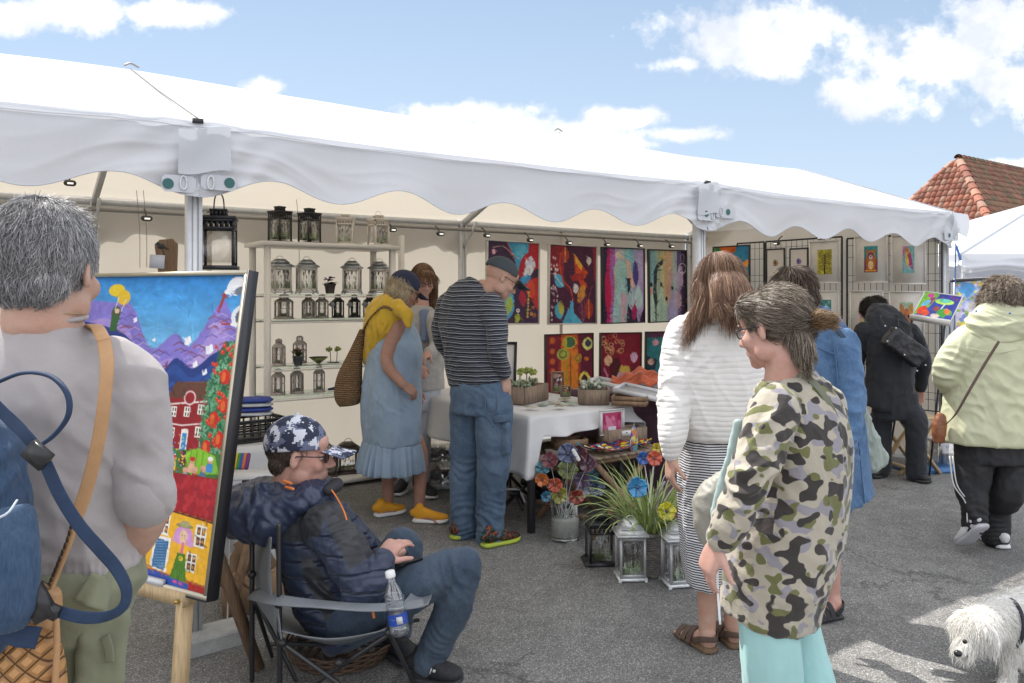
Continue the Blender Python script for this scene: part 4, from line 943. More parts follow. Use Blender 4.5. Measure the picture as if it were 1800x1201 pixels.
# ---- shelf unit
M_shelf = mat('white_shelf', (.78, .75, .70), rough=.5, var=.04)
sh0, sh1, sp0, sp1 = 1.86, 2.86, 5.75, 6.10; SZ = [1.857, 1.477, 1.286, .935, .716, .06]
shelf = thing('shelf_unit', 'open white shelf unit with glass shelves full of lanterns', 'shelf', T(2.36, 5.9, 0))
for t in (sh0, sh1):
 for p in (sp0, sp1): Bl().bar(T(t, p, 0), T(t, p, 1.85), .04, .04, U).put('upright', M_shelf, shelf)
for i, z in enumerate(SZ):
 if i in (0, 5): Bl().box(T((sh0+sh1)/2, (sp0+sp1)/2, z-.016), (sh1-sh0+.10, sp1-sp0+.08, .032), TH).put('board', M_shelf, shelf)
 else:
  s = Bl().box(T((sh0+sh1)/2, (sp0+sp1)/2, z-.008), (sh1-sh0-.045, sp1-sp0+.04, .012), TH).put('glass_shelf', glassmat('shelf_glass', (.86, .93, .89), .22), shelf)
  for p in (sp0-.02, sp1): Bl().bar(T(sh0+.02, p+.0, z-.024), T(sh1-.02, p, z-.024), .012).put('shelf_rail', M_shelf, shelf)
Bl().box(T(3.13, 6.12, 1.0), (.04, .04, 1.95), TH).put('upright', M_shelf, shelf)
def on(px, i, p=5.92):
 q = Pp(px, 500, p); q[2] = SZ[i]; return q
gA = 'lanterns standing along the top of the shelf unit'
l = lantern_slot(.125, .275, M_lblack, 'black slotted lantern, leftmost on top of the shelf unit', gA, handle=False); deco(l, .09, .15, .03, -.052, (0, math.pi/2, math.pi, -math.pi/2)); place(l, on(492, 0), R(45)+TH*.4)
dup(l, on(544, 0), R(40)+TH*.4, 'black slotted lantern, second from left on top of the shelf unit')
l = lantern_slot(.135, .245, M_lwhite, 'cream slotted lantern seen square on, third on top of the shelf unit', gA, handle=False); deco(l, .1, .14, .03, -.055, (0, math.pi/2)); place(l, on(607, 0), R(6))
l2 = dup(l, on(665, 0), R(40), 'cream slotted lantern with ring handle, rightmost on top of the shelf unit'); l2.scale = (.97, .97, 1.04)
h_o = Bl().tube([np.array([.03*math.cos(a), 0, .243+.035*math.sin(a)]) for a in np.linspace(0, math.pi, 12)], .002, 6).put('handle', M_lwhite, l2, True, local=True)
gB = 'galvanised lanterns on the upper glass shelf'
l = lantern_roof(.135, .26, M_lsilv, 'galvanised lantern, leftmost on the upper glass shelf', gB, inner=M_lwhite); deco(l, .10, .17, .03, -.056, (0, math.pi/2, -math.pi/2)); place(l, on(492, 1), R(38))
dup(l, on(539, 1), R(28), 'galvanised lantern, left of the potted violet on the upper glass shelf')
dup(l, on(619, 1), R(4), 'galvanised lantern, right of the potted violet on the upper glass shelf')
dup(l, on(667, 1), R(-2), 'galvanised lantern, rightmost on the upper glass shelf above the navy cap')
l = lantern_arch(.145, .19, M_lgrey, 'wide taupe arched lantern, leftmost on the second glass shelf', 'taupe lanterns on the second glass shelf'); place(l, on(499, 2), .2)
l = lantern_arch(.105, .188, M_lgrey, 'narrow taupe arched lantern, left of a touching pair', 'taupe lanterns on the second glass shelf'); place(l, on(542, 2), .5)
dup(l, on(566, 2), .2, 'narrow taupe arched lantern, right of a touching pair')
l = lantern_arch(.10, .188, M_lblack, 'small black arched lantern beside the taupe pair, with a tag', 'small black arched lanterns', tagp=True); place(l, on(594, 2), .1)
dup(l, on(623, 2), .3, 'small black arched lantern, middle of three, with a tag'); dup(l, on(649, 2), .3, 'small black arched lantern, rightmost, half behind the yellow shawl')
l = lantern_arch(.105, .205, M_lpink, 'pale taupe lantern, left on the third glass shelf', 'pale taupe lanterns on the lower shelves'); place(l, on(490, 3), .1)
dup(l, on(527, 3, 6.02), .3, 'pale taupe lantern behind the potted plant on the third glass shelf', sc=(1.05, 1.05, 1.06))
dup(l, on(489, 4), .2, 'pale taupe lantern, left on the fourth glass shelf', sc=(1, 1, .98)); dup(l, on(522, 4), .5, 'pale taupe lantern, middle on the fourth glass shelf', sc=(1, 1, 1.02)); dup(l, on(561, 4), .3, 'pale taupe narrow lantern, right on the fourth glass shelf', sc=(.86, .86, 1.05))
l = lantern_roof(.16, .24, M_ldark, 'dark framed lantern on the shelf foot beside the pale dress', 'dark framed lanterns on the shelf foot'); deco(l, .11, .13, .03, -.06, (0,)); place(l, on(612, 5), .35)
dup(l, on(572, 5), .3, 'dark framed lantern on the shelf foot behind the camouflage cap visor')
# plants and bowl on the shelf
M_pot = mat('plum_pot', (.10, .075, .08), rough=.6); M_leafd = mat('dark_leaf', (.05, .09, .04), rough=.5, var=.3, vscale=30); M_viol = mat('violet_petal', (.10, .05, .14), rough=.6, var=.4, vscale=60)
def leafblade(b, p, d, up, L, w):
 d = unit(d); x = unit(np.cross(d, up)); n = np.cross(x, d); V = []; F = []
 for i, (s_, ww) in enumerate(((0, .15), (.25, .8), (.5, 1.), (.75, .7), (1, .03))):
  c = p+d*L*s_+n*(.25*L*s_*(1-s_)); V += [c-x*w*ww, c+n*.12*w*ww*0-n*w*.2*ww, c+x*w*ww]
 for i in range(4):
  for j in range(2): F.append((i*3+j, i*3+j+1, i*3+j+4, i*3+j+3))
 b.add(V, F)
def potplant(label, loc, ml, mf, hpot, rpot, sp, mpot, seed, upv=.4):
 t = thing('potted_plant', label, 'plant', loc); rg = np.random.default_rng(seed)
 Bl().loft([(0, 0, 0), (0, 0, .003), (0, 0, hpot*.8), (0, 0, hpot*.82), (0, 0, hpot)], [rpot*.7, rpot*.72, rpot*.92, rpot*1.04, rpot*1.04], n=18).put('pot', mpot, t, True, local=True)
 b = Bl()
 for i in range(34): a = rg.uniform(0, 6.28); leafblade(b, np.array([0, 0, hpot]), np.array([math.cos(a), math.sin(a), rg.uniform(-.15, upv*2)]), (0, 0, 1.), sp*rg.uniform(.6, 1.), sp*.17)
 b.put('leaves', ml, t, local=True); f = Bl()
 for i in range(26): a = rg.uniform(0, 6.28); r_ = rg.uniform(0, sp*.6); f.ell((r_*math.cos(a), r_*math.sin(a), hpot+sp*rg.uniform(.3, .75)), (sp*.13, sp*.13, sp*.06), n=8)
 f.put('blossoms', mf, t, True, local=True); return t
potplant('violet flowers in a plum pot between galvanised lanterns', on(580, 1), M_leafd, M_viol, .075, .045, .075, M_pot, 1, .15)
potplant('green potted plant with dusky pink blossoms in a dark pot on the third shelf', on(524, 3, 5.84), M_leafd, mat('dusky_petal', (.32, .16, .14), var=.4, vscale=60), .07, .04, .08, mat('grey_pot', (.07, .085, .09), rough=.5), 2, .7)
bw = thing('glass_bowl', 'shallow olive glass bowl on the third glass shelf', 'bowl', on(560, 3))
Bl().loft([(0, 0, 0), (0, 0, .004), (0, 0, .025), (0, 0, .05), (0, 0, .05), (0, 0, .028), (0, 0, .012)], [.012, .02, .045, .075, .072, .042, .01], n=24).put('bowl', mat('olive_glass', (.20, .23, .05), rough=.15, coat=.5), bw, True, local=True)
fl = thing('flower_ornament', 'yellow green flower heads on a thin metal stand, third shelf', 'ornament', on(586, 3)); M_lime = mat('lime_petals', (.36, .42, .12), rough=.7, var=.4, vscale=80)
def puff(b, c, r, n=40, seed=1):
 rg = np.random.default_rng(seed)
 for i in range(n): d = unit(rg.normal(size=3)); b.ell(np.array(c)+d*r*rg.uniform(.4, 1)*np.array([1, 1, .75]), r*.28, n=6)
b = Bl(); puff(b, (-.03, 0, .105), .026, 34, 3); puff(b, (.032, 0, .108), .026, 34, 4); b.put('flower_heads', M_lime, fl, True, local=True)
b = Bl().tube([(-.025, 0, .09), (-.02, 0, 0)], .003, 6); b.tube([(.03, 0, .09), (.026, 0, 0)], .003, 6); b.box((0, 0, .003), (.09, .04, .006)); b.put('stand', M_ldark, fl, local=True)
clb = Bl(); clb.loft([on(577, 4)+np.array([0, 0, .012]), on(586, 4)+np.array([.01, 0, .018]), on(596, 4)+np.array([0, 0, .01])], [.012, .03, .012], [.008, .012, .006], n=10)
tag(clb.put('folded_cloth', mat('navy_cloth', (.03, .04, .16)), None, True), 'small navy cloth on the fourth glass shelf by the straw bag', 'cloth')

# hanging lantern above the big painting
l = lantern_slot(.142, .265, M_lblack, 'large dark lantern hanging from the tent edge above the big painting', None, handle=False); q = P(385, 474, 3.52); place(l, q, R(14))
hp = [np.array([0, 0, .262])+np.array([dx, 0, dz]) for dx, dz in ((-.022, 0), (-.018, .05), (-.006, .075), (.006, .075), (.018, .05), (.022, 0))]; Bl().tube(hp, .003, 6, sm=3).put('handle', M_iron, l, True, local=True)
Bl().tube([(0, 0, .335), (0.004, 0, .39), (0, 0, .47)], .0022, 6, sm=3).put('cord', M_rope, l, True, local=True)
# wooden board with black bird and paper sign
M_wood = mat('pine_wood', (.50, .36, .20), rough=.6, var=.25, vscale=8, stretch=(14, 14, 1.2), bump=.1); M_wood2 = mat('weathered_wood', (.27, .20, .145), rough=.8, var=.3, vscale=10, stretch=(8, 8, 1), bump=.3)
M_wood3 = mat('stained_wood', (.24, .15, .09), rough=.7, var=.3, vscale=10, stretch=(8, 8, 1), bump=.2)
wb = thing('wooden_board', 'brown board standing behind the big painting, with a black bird and paper note', 'board', P(293, 480, 4.0)); q = P(294, 450, 4.0)
Bl().prism([(-.035, -.1), (.05, -.1), (.055, .06), (.03, .085), (-.03, .08), (-.055, .05)], np.stack([[1, 0, 0], [0, 0, 1], [0, -1, 0]], 1).astype(float), q, .02).put('board', M_wood3, wb)
b = Bl(); qb = P(283, 433, 3.93); b.ell(qb, (.02, .012, .014)); b.ell(qb+np.array([-.014, 0, .012]), .01); b.tube([qb+np.array([-.02, 0, .012]), qb+np.array([-.034, 0, .010])], [.004, .001], 6); b.tube([qb+np.array([.01, 0, -.003]), qb+np.array([.036, 0, -.015])], [.008, .003], 6); b.tube([qb, qb+np.array([0.01, 0, -.03]), qb+np.array([.018, 0, -.045])], .003, 5); b.put('bird_figure', M_iron, wb, True)
Bl().box(P(276, 460, 3.9), (.073, .002, .066), M=roty(.06)).put('paper_note', mat('note_paper', (.62, .65, .75)), wb)

# ================================================================== BIG PAINTING ON ITS EASEL
NX, NY = 300, 330
v = Cv(NX, NY, K('2f8fd0'))
v.grad(K('2478c4'), K('74bce8'), 0, .36); v.dabs(.05, 12, 40, (1, 2.5))
def ridge(pts):
 xs = np.array([p[0] for p in pts]); ys = np.array([p[1] for p in pts]); 
 xx = np.linspace(0, 1, 200); q, _ = catmull([np.array([a, b, 0]) for a, b in pts], [0]*len(pts), 20); q = np.array(q); o = np.argsort(q[:, 0]); q = q[o]
 return lambda x: np.interp(x, q[:, 0], q[:, 1])
r1 = ridge([(0, .1), (.25, .12), (.38, .13), (.5, .3), (.56, .33), (.66, .26), (.75, .31), (.88, .12), (.93, .15), (1, .27)])
v.under(r1, K('7c70c4')); v.under(lambda x: r1(x)+.10+.02*np.sin(x*20), K('9c84cc')); v.under(lambda x: r1(x)*.3+.30+.025*np.sin(x*13), K('a890d0'))
for i in range(70):
 x = RNG.uniform(.3, 1); y = float(r1(np.array([x]))[0])+RNG.uniform(.02, .16); v.line([(x-.03, y+.01), (x, y-.004), (x+.03, y+.008)], .0022, K(['6c3c58', '8c4850', '5c4898', 'b49cd8'][i % 4]), sm=0)
r2 = ridge([(0, .2), (.3, .25), (.42, .31), (.52, .42), (.6, .45), (.68, .37), (.78, .41), (.88, .34), (1, .3)])
v.under(r2, K('1c3478')); 
for i in range(6): v.under(lambda x, i=i: r2(x)+.03+.03*i+.015*np.sin(x*9+i), K(['24448c', '1c3c80', '284c9c', '203878', '2c54a4', '2454a0'][i]))
r3 = ridge([(0, .3), (.35, .34), (.45, .4), (.52, .5), (.6, .56), (1, .56)]); v.under(r3, K('142458'))
# villages: small ochre house, red house, path, bridge
def win(x, y, w=.028, h=.045, c='f0e8dc'): v.poly([(x-w/2, y-h/2), (x+w/2, y-h/2), (x+w/2, y+h/2), (x-w/2, y+h/2)], K(c)); [v.poly([(x+sx*w*.22-w*.15, y+sy*h*.22-h*.16), (x+sx*w*.22+w*.15, y+sy*h*.22-h*.16), (x+sx*w*.22+w*.15, y+sy*h*.22+h*.16), (x+sx*w*.22-w*.15, y+sy*h*.22+h*.16)], K('48342c')) for sx in (-1, 1) for sy in (-1, 1)]
v.poly([(.4, .5), (.62, .5), (.62, .8), (.4, .8)], K('2c5090')); v.ell(.62, .48, .03, .02, K('b83c68'))
v.poly([(.46, .58), (.53, .51), (.59, .58), (.58, .78), (.46, .78)], K('d08c34')); v.line([(.45, .585), (.53, .505), (.6, .58)], .004, K('f0e8d8'), sm=0)
for y in (.56, .63, .70): win(.535, y, .024, .035)
v.line([(.5, .44), (.57, .47), (.615, .55), (.61, .66), (.59, .78)], .009, K('9c8468')); 
v.poly([(.655, .56), (.70, .475), (.865, .465), (.885, .545), (.75, .555)], K('6c4434')); 
for i in range(26): x = .67+i*.0085; v.line([(x+.03, .475), (x, .555)], .0016, K('4c2c24'), sm=0)
v.poly([(.645, .56), (.68, .545), (.885, .54), (.885, .76), (.66, .77)], K('8c1c24')); v.line([(.64, .575), (.66, .54), (.68, .575), (.75, .565), (.88, .548)], .0035, K('f0e4dc'), sm=0); v.line([(.65, .655), (.76, .66), (.885, .64)], .003, K('f0e4dc'), sm=0)
v.ell(.785, .535, .032, .03, K('8c1c24')); v.ring(.785, .54, .028, .028, K('f0e8e0'), .006)
for x, y in ((.665, .605), (.71, .605), (.78, .6), (.85, .585), (.667, .69), (.712, .695), (.85, .68)): win(x, y, .03 if x > .7 else .02, .045)
v.poly([(.765, .675), (.80, .672), (.80, .765), (.765, .765)], K('f0e4dc')); v.poly([(.77, .69), (.795, .69), (.795, .765), (.77, .765)], K('2c84c0'))
# fruit tree
v.poly([(.86, .8), (.88, .5), (.9, .34), (.93, .29), (1, .28), (1, .8)], K('24543c'))
for i in range(420):
 x = RNG.uniform(.86, 1); y = RNG.uniform(.28, .8)
 if x < .99-(y-.24)*.55 and y < .5: continue
 a0 = RNG.uniform(0, 3.1); v.line([(x-.008*math.cos(a0), y-.01*math.sin(a0)), (x+.008*math.cos(a0), y+.01*math.sin(a0))], .0035, K(['3c8050', '5ca070', '2c6840', '78b088'][i % 4]), sm=0)
for i in range(60):
 x = RNG.uniform(.88, .99); y = RNG.uniform(.3, .79); rr = RNG.uniform(.006, .011)
 v.ell(x, y, rr, rr*1.1, K('c82c24')); v.ell(x-rr*.3, y-.003, rr*.4, rr*.5, K('e86c3c'))
for x, y in ((.95, .44), (.92, .62), (.96, .7), (.9, .74), (.965, .56)): v.ell(x, y, .024, .032, K('c8241c')); v.ell(x-.007, y, .011, .022, K('e4642c'))
# meadow picnic and stream
v.poly([(.6, .76), (1, .76), (1, .86), (.6, .86)], K('3c7030')); v.poly([(.78, .78), (.86, .745), (.95, .77), (.98, .84), (.84, .86), (.8, .82)], K('7cb82c'))
for i in range(5): v.line([(.8+.03*i, .76), (.79+.033*i, .84)], .0016, K('4c7c1c'), sm=0)
v.ring(.65, .8, .06, .05, K('7c4830'), .018); v.poly([(.62, .79), (.68, .79), (.69, .86), (.62, .86)], K('2c74c8'))
for x, y, c1, c2 in ((.74, .8, 'd8282c', 'e8c030'), (.79, .78, '38302c', '402c2c'), (.84, .8, 'c82828', 'e8b090'), (.93, .79, 'f0ece8', '3c88c8'), (.81, .845, 'e0a088', '5c98c8'), (.86, .84, 'e0a890', 'a83830'), (.9, .83, 'd89c80', '486c90')):
 v.poly([(x-.014, y+.012), (x+.014, y+.012), (x+.018, y+.05), (x-.018, y+.05)], K(c2)); v.ell(x, y, .013, .014, K('d89878')); v.ell(x, y-.006, .013, .01, K(c1))
for i in range(90): x, y = RNG.uniform(.6, .8), RNG.uniform(.72, .86); v.ell(x, y, .004, .004, K(['e8c020', 'c82c48', 'e8e0e0', '2c84c0'][i % 4]))
# big tiled roof and yellow houses
v.poly([(.45, .855), (1, .865), (1, .915+.03), (.45, .93)], K('8c1820'))
v.poly([(.0, .86), (1, .86), (1, .9), (0, .9)], K('8c1820'))
cv2 = v
v.dabs(.045, 40, 41)
# the lower third is painted on a second strip (the picture is tall); joined below
w_ = Cv(NX, 150, K('f0a028'))
w_.poly([(.0, -.02), (1, -.02), (1, .38), (.0, .28)], K('8c1820'))
for j in range(7):
 for i in range(38):
  x, y = i/36+(j % 2)*.014, .02+j*.048+.012*math.sin(i); w_.ell(x, y, .0125, .034, K(['a82028', '981c28', 'b02830'][RNG.integers(3)]), soft=.3)
w_.poly([(-.0, .28), (.66, .315), (1, .375), (1, 1), (0, 1)], K('f0b028')); w_.poly([(.0, .3), (.675, .325), (.64, .82), (.4, .78), (0, .8)], K('e8c424')); w_.line([(.0, .285), (.66, .325), (1, .385)], .008, K('48181c'), sm=0)
w_.line([(.675, .33), (.64, .84)], .006, K('b87820'), sm=0)
def win2(x, y, w=.05, h=.15): 
 w_.poly([(x-w/2, y-h/2), (x+w/2, y-h/2+.008), (x+w/2-.004, y+h/2), (x-w/2-.004, y+h/2-.008)], K('f0ece4'))
 for sx in (-1, 1):
  for sy in (-1, 1): w_.poly([(x+sx*w*.22-w*.15, y+sy*h*.22-h*.17), (x+sx*w*.22+w*.15, y+sy*h*.22-h*.17), (x+sx*w*.22+w*.15, y+sy*h*.22+h*.17), (x+sx*w*.22-w*.15, y+sy*h*.22+h*.17)], K('5c3c28')); w_.ell(x+sx*w*.22, y+sy*h*.22, w*.08, h*.08, K('d0842c'))
win2(.74, .475, .055, .2); win2(.93, .52, .055, .2); win2(.9, .76, .05, .17); win2(.565, .58, .05, .15); win2(.6, .36, .04, .1)
w_.poly([(.695, .58), (.785, .59), (.78, .9), (.69, .88)], K('f0ece4')); w_.poly([(.707, .61), (.773, .62), (.768, .885), (.702, .87)], K('2c5c90'))
for i in range(10): w_.line([(.71, .64+.025*i), (.765, .62+.025*i)], .003, K('88b0cc'), sm=0)
w_.poly([(.0, .82), (.4, .72), (.52, .80), (.6, .88), (1, .93), (1, 1), (0, 1)], K('a85c34')); w_.poly([(.35, .72), (.46, .68), (.54, .82), (.6, .94), (.45, .98), (.35, .9)], K('285c30')); w_.poly([(.25, .78), (.38, .74), (.48, .9), (.5, 1), (.2, 1)], K('2c38a8')); w_.poly([(.6, .93), (.72, .9), (1, .98), (1, 1), (.6, 1)], K('3450a8')); w_.line([(.35, .68), (.5, .8), (.6, .86), (.7, .88)], .008, K('c8783c'))
w_.poly([(.9, .93), (1, .95), (1, 1), (.9, 1)], K('a82420'))
# figure in a long green dress with lilac hair
w_.ell(.845, .52, .045, .055, K('d494d0')); w_.poly([(.8, .52), (.89, .52), (.9, .63), (.79, .61)], K('d494d0')); w_.ell(.845, .55, .02, .065, K('e8c09c')); w_.ell(.845, .455, .045, .02, K('8c8458')); w_.ell(.845, .44, .026, .03, K('a09868'))
w_.ell(.838, .54, .003, .006, K('303048')); w_.ell(.852, .54, .003, .006, K('303048')); w_.poly([(.84, .6), (.852, .6), (.855, .7), (.838, .7)], K('d86c88')); w_.poly([(.825, .7), (.865, .7), (.885, .94), (.8, .93)], K('4c7c24'))
for i in range(6): w_.line([(.83+.006*i, .72), (.806+.014*i, .93)], .0018, K('28501c'), sm=0)
w_.ell(.845, .745, .012, .022, K('e8c030')); w_.ell(.83, .955, .012, .012, K('d84888')); w_.ell(.86, .96, .012, .012, K('d84888')); w_.dabs(.045, 30, 42)
# sky details: umbrella flyer, cranes, doves
v.ell(.28, .065, .05, .03, K('e8c428')); v.poly([(.2, .075), (.36, .07), (.37, .12), (.3, .09), (.22, .1)], K('2f80c8'), .0); v.ell(.33, .1, .04, .035, K('e0b428'), rot=.6)
v.ell(.295, .175, .028, .035, K('3c5030')); v.ell(.3, .165, .014, .012, K('e0b89c')); v.poly([(.27, .19), (.32, .19), (.31, .26), (.27, .26)], K('2c5c30')); v.line([(.3, .1), (.285, .16)], .0018, K('e8e8e8'), sm=0); v.line([(.345, .11), (.325, .165)], .0018, K('e8e8e8'), sm=0)
for x, y, s_ in ((.735, .3, .02), (.855, .335, .022), (.79, .4, .014), (.845, .43, .014), (.545, .3, .01), (.42, .21, .012)):
 v.ell(x, y, s_, s_*.5, K('eeeef4'), rot=-.5); v.leaf((x, y), (x+s_*.3, y-s_*1.5), .35, K('f4f4f8')); v.leaf((x-.005, y), (x-s_*.9, y-s_*1.1), .35, K('e0e4f0'))
v.leaf((.9, .08), (1, .02), .35, K('eceef2')); v.leaf((.94, .08), (1, .06), .3, K('68707c')); v.line([(.9, .075), (.875, .16)], .006, K('a02c24'), sm=0, w1=.002); v.ell(.905, .075, .012, .01, K('f0f0f0')); v.leaf((.97, .23), (.985, .13), .35, K('e4e6ec')); v.leaf((.975, .21), (.985, .15), .25, K('586070')); v.line([(.955, .215), (.9, .215)], .004, K('a03438'), sm=0, w1=.0015); v.ell(.96, .215, .016, .008, K('f0f0f0'))
# put both pieces in one picture: v covers the upper part, w_ the lower
strokes(v, 650, .022, .0035, 5, .12); strokes(w_, 350, .05, .008, 6, .09)
full = np.concatenate([v.a[:int(NY*.865)], w_.a]); big = Cv(NX, full.shape[0], (0, 0, 0)); big.a = full
BR = P(372, 1055, 2.53); TR = P(442, 477, 2.68); X = unit(np.array([.875, -.484, 0.]))
Yd = unit(BR-TR); Yd = unit(Yd-X*(X@Yd)); hgt = np.linalg.norm(BR-TR); wid = .97
TL = TR-X*wid
bigp = framed('painting', 'large colourful mountain village painting in pale gold frame leaning on the easel', 'painting', big, TL, X, Yd, wid, hgt, .013, .038, M_gold)
Nn = unit(np.cross(Yd, X)); M3 = np.stack([X, Yd, Nn], 1)
cs = TL+X*(wid+.0035)+Yd*hgt/2-Nn*.004
Bl().box(cs, (.006, hgt+.004, .044), M=M3).put('frame_side', M_black, bigp); Bl().box(TL+X*wid/2+Yd*(hgt+.0035)-Nn*.004, (wid, .006, .044), M=M3).put('frame_side', M_black, bigp)
ez = thing('easel', 'pine easel legs and crossbar under the big village painting', 'easel', (BR-X*.4)*[1, 1, 0])
F0 = BR+Yd*.012; bx = F0-X*.5; bx2 = F0-X*.12
Bl().bar(bx-X*.2+Nn*.0, bx2+X*.02, .05, .045, (0, 0, 1)).put('crossbar', M_wood, ez)
for o_, c_ in ((bx2, .02), (bx-X*.22, -.03)): Bl().bar(o_+np.array([0, 0, .015]), np.array([o_[0]+Nn[0]*.06+c_*X[0], o_[1]+Nn[1]*.06, 0]), .045, .03, X).put('leg', M_wood, ez)
mid_ = (bx+bx2)/2; Bl().bar(mid_-Yd*.45-Nn*.06, np.array([mid_[0]-Nn[0]*.5, mid_[1]-Nn[1]*.5, 0]), .04, .025, X).put('rear_leg', M_wood3, ez)
for o_ in (bx2-X*.02, bx): Bl().bar(o_-Yd*.02-Nn*.062, o_-Yd*(hgt*.8)-Nn*.062, .035, .02, X).put('mast', M_wood, ez)
Bl().tube([bx2+Nn*.03+np.array([0, 0, -.01]), bx2+Nn*.037+np.array([0, 0, -.01])], .007, 10).put('screw', mat('brass', (.5, .35, .12), metal=.9, rough=.3), ez, True)
tapeb = Bl().box(bx+X*.19+Nn*.015+np.array([0, 0, .031]), (.2, .018, .02), math.atan2(X[1], X[0])); tapeb.put('tray_strip', M_alu, ez)
# concrete block with thin wire stand
M_conc = mat('concrete', (.42, .42, .41), rough=.95, var=.15, vscale=14, bump=.6, bscale=70)
blk = thing('concrete_block', 'grey concrete block on the asphalt, weighing down a thin wire stand', 'block', G(380, 1128))
c0 = G(370, 1134); cb_ = Bl(); L_, W__, H_ = .25, .16, .065
Mz = rotz(R(38)); V = []; 
for z, e in ((0, .0), (.006, .0), (H_-.008, .0), (H_, .008)):
 for x, y in ((-1, -1), (-.97, -1), (.97, -1), (1, -.97), (1, .97), (.97, 1), (-.97, 1), (-1, .97)): V.append(Mz@np.array([x*(L_/2-e), y*(W__/2-e), z])+c0)
F = [(k*8+i, k*8+(i+1) % 8, k*8+8+(i+1) % 8, k*8+8+i) for k in range(3) for i in range(8)]+[tuple(range(24, 32)), tuple(range(7, -1, -1))]
put('block', np.array(V), F, M_conc, blk, False)
ws = thing('wire_stand', 'thin white wire stand rising from the concrete block', 'stand', c0)
M_wire = mat('white_wire', (.7, .7, .7), rough=.4, metal=.3)
a0 = c0+Mz@np.array([-.08, .02, H_]); a1 = c0+Mz@np.array([.07, .0, H_]); Bl().tube([a0, a0+np.array([0, 0, .24])], .003, 6).put('rod', M_wire, ws, True); Bl().tube([a1, a1+np.array([0.01, 0, .42])], .003, 6).put('rod', M_wire, ws, True); Bl().tube([a0+np.array([0, 0, .12]), a1+np.array([0, 0, .22])], .003, 6).put('crosspiece', M_wire, ws, True)

# ================================================================== TABLES
M_cloth = mat('white_tablecloth', (.62, .62, .63), rough=.85, var=.04, bump=.15, bscale=30, sheen=.2); M_purple = mat('purple_cloth', (.10, .045, .075), rough=.9, var=.15, bump=.15, bscale=30, sheen=.3)
def table(name, label, t0, t1, p0, p1, h, legm):
 th_ = thing(name, label, 'table', T((t0+t1)/2, (p0+p1)/2, 0))
 Bl().box(T((t0+t1)/2, (p0+p1)/2, h-.012), (t1-t0, p1-p0, .024), TH).put('tabletop', M_wood, th_)
 for t in (t0+.05, t1-.05):
  for p in (p0+.05, p1-.05): Bl().bar(T(t, p, 0), T(t, p, h-.024), .035, .035, U).put('leg', legm, th_)
def drape(name, label, t0, t1, p0, p1, h, drop, m, seed, amp=.035):
 """cloth over a table; drop(s, side) gives the hanging length along each side: 0 front(p0) 1 right(t1) 2 back 3 left(t0)"""
 per = []; n = 60
 cr = [(t0, p0), (t1, p0), (t1, p1), (t0, p1)]; nm = [(0, -1), (1, 0), (0, 1), (-1, 0)]
 for k in range(4):
  a, b = np.array(cr[k]), np.array(cr[(k+1) % 4]); 
  for i in range(n): s_ = i/n; per.append((a+(b-a)*s_, nm[k], k, s_))
 V = []; m_ = 14; N_ = len(per)
 for (q, nn, k, s_) in per:
  edge = min(s_, 1-s_); corner = math.exp(-(edge/.06)**2)
  nn2 = np.array(nn, float)
  if s_ < .12: pk = nm[(k-1) % 4]; nn2 = unit(nn2+np.array(pk)*(1-s_/.12))
  if s_ > .88: pk = nm[(k+1) % 4]; nn2 = unit(nn2+np.array(pk)*((s_-.88)/.12))
  D_ = drop(s_, k)
  for j in range(m_+1):
   b = j/m_; L = np.linalg.norm(np.array(cr[(k+1) % 4])-np.array(cr[k]))*s_+k*1.7+seed
   out = .012+b*(.02+amp*(.5+.5*math.sin(L*17+2*math.sin(L*5)))*(.3+b)+.05*corner*b)
   z = h+.004-D_*b if j else h+.004
   if j == 0: out = .0
   V.append(T(q[0]+nn2[0]*out, q[1]+nn2[1]*out, z))
 F = []
 for i in range(N_):
  for j in range(m_): F.append((i*(m_+1)+j, i*(m_+1)+j+1, ((i+1) % N_)*(m_+1)+j+1, ((i+1) % N_)*(m_+1)+j))
 F = [tuple(f) for f in F]; c = len(V); 
 # top sheet as a grid of rings shrinking to the centre
 ctr = np.array([(t0+t1)/2, (p0+p1)/2]); rings = 6; prev = [i*(m_+1) for i in range(N_)]
 for r_ in range(1, rings):
  cur = []
  for i, (q, *_r) in enumerate(per):
   w = 1-r_/rings; qq = ctr+(q-ctr)*w; cur.append(len(V)); V.append(T(qq[0], qq[1], h+.004+.0015*math.sin(qq[0]*31)*math.sin(qq[1]*23)))
  for i in range(N_): F.append((prev[i], prev[(i+1) % N_], cur[(i+1) % N_], cur[i]))
  prev = cur
 V.append(T(ctr[0], ctr[1], h+.004)); 
 for i in range(N_): F.append((prev[i], prev[(i+1) % N_], len(V)-1))
 o = put(name, np.array(V), F, m, None, True); md = o.modifiers.new('t', 'SOLIDIFY'); md.thickness = .002
 return tag(o, label, 'tablecloth')
M_leg = mat('dark_table_leg', (.05, .05, .055), rough=.5)
table('trestle_table', 'long table under the white cloth behind the striped man', 2.86, 3.70, 3.90, 5.5, .72, M_leg)
def drp(s, k):
 if k == 3: return .24+.11*s+.012*math.sin(s*9)
 if k == 0: return .36 if s < .04 else max(.11, .36-(s-.04)*4.5)+.02*math.sin(s*6)
 return .18
drape('tablecloth', 'white cloth hanging long at the near corner of the stall table', 2.86, 3.70, 3.90, 5.5, .72, drp, M_cloth, 1)
table('side_table', 'table under the purple cloth beside the ribbed sweater', 3.86, 5.0, 3.75, 4.75, .74, M_leg)
drape('tablecloth', 'deep purple cloth on the table left of the ribbed sweater', 3.86, 5.0, 3.75, 4.75, .74, lambda s, k: .66, M_purple, 5, .03)
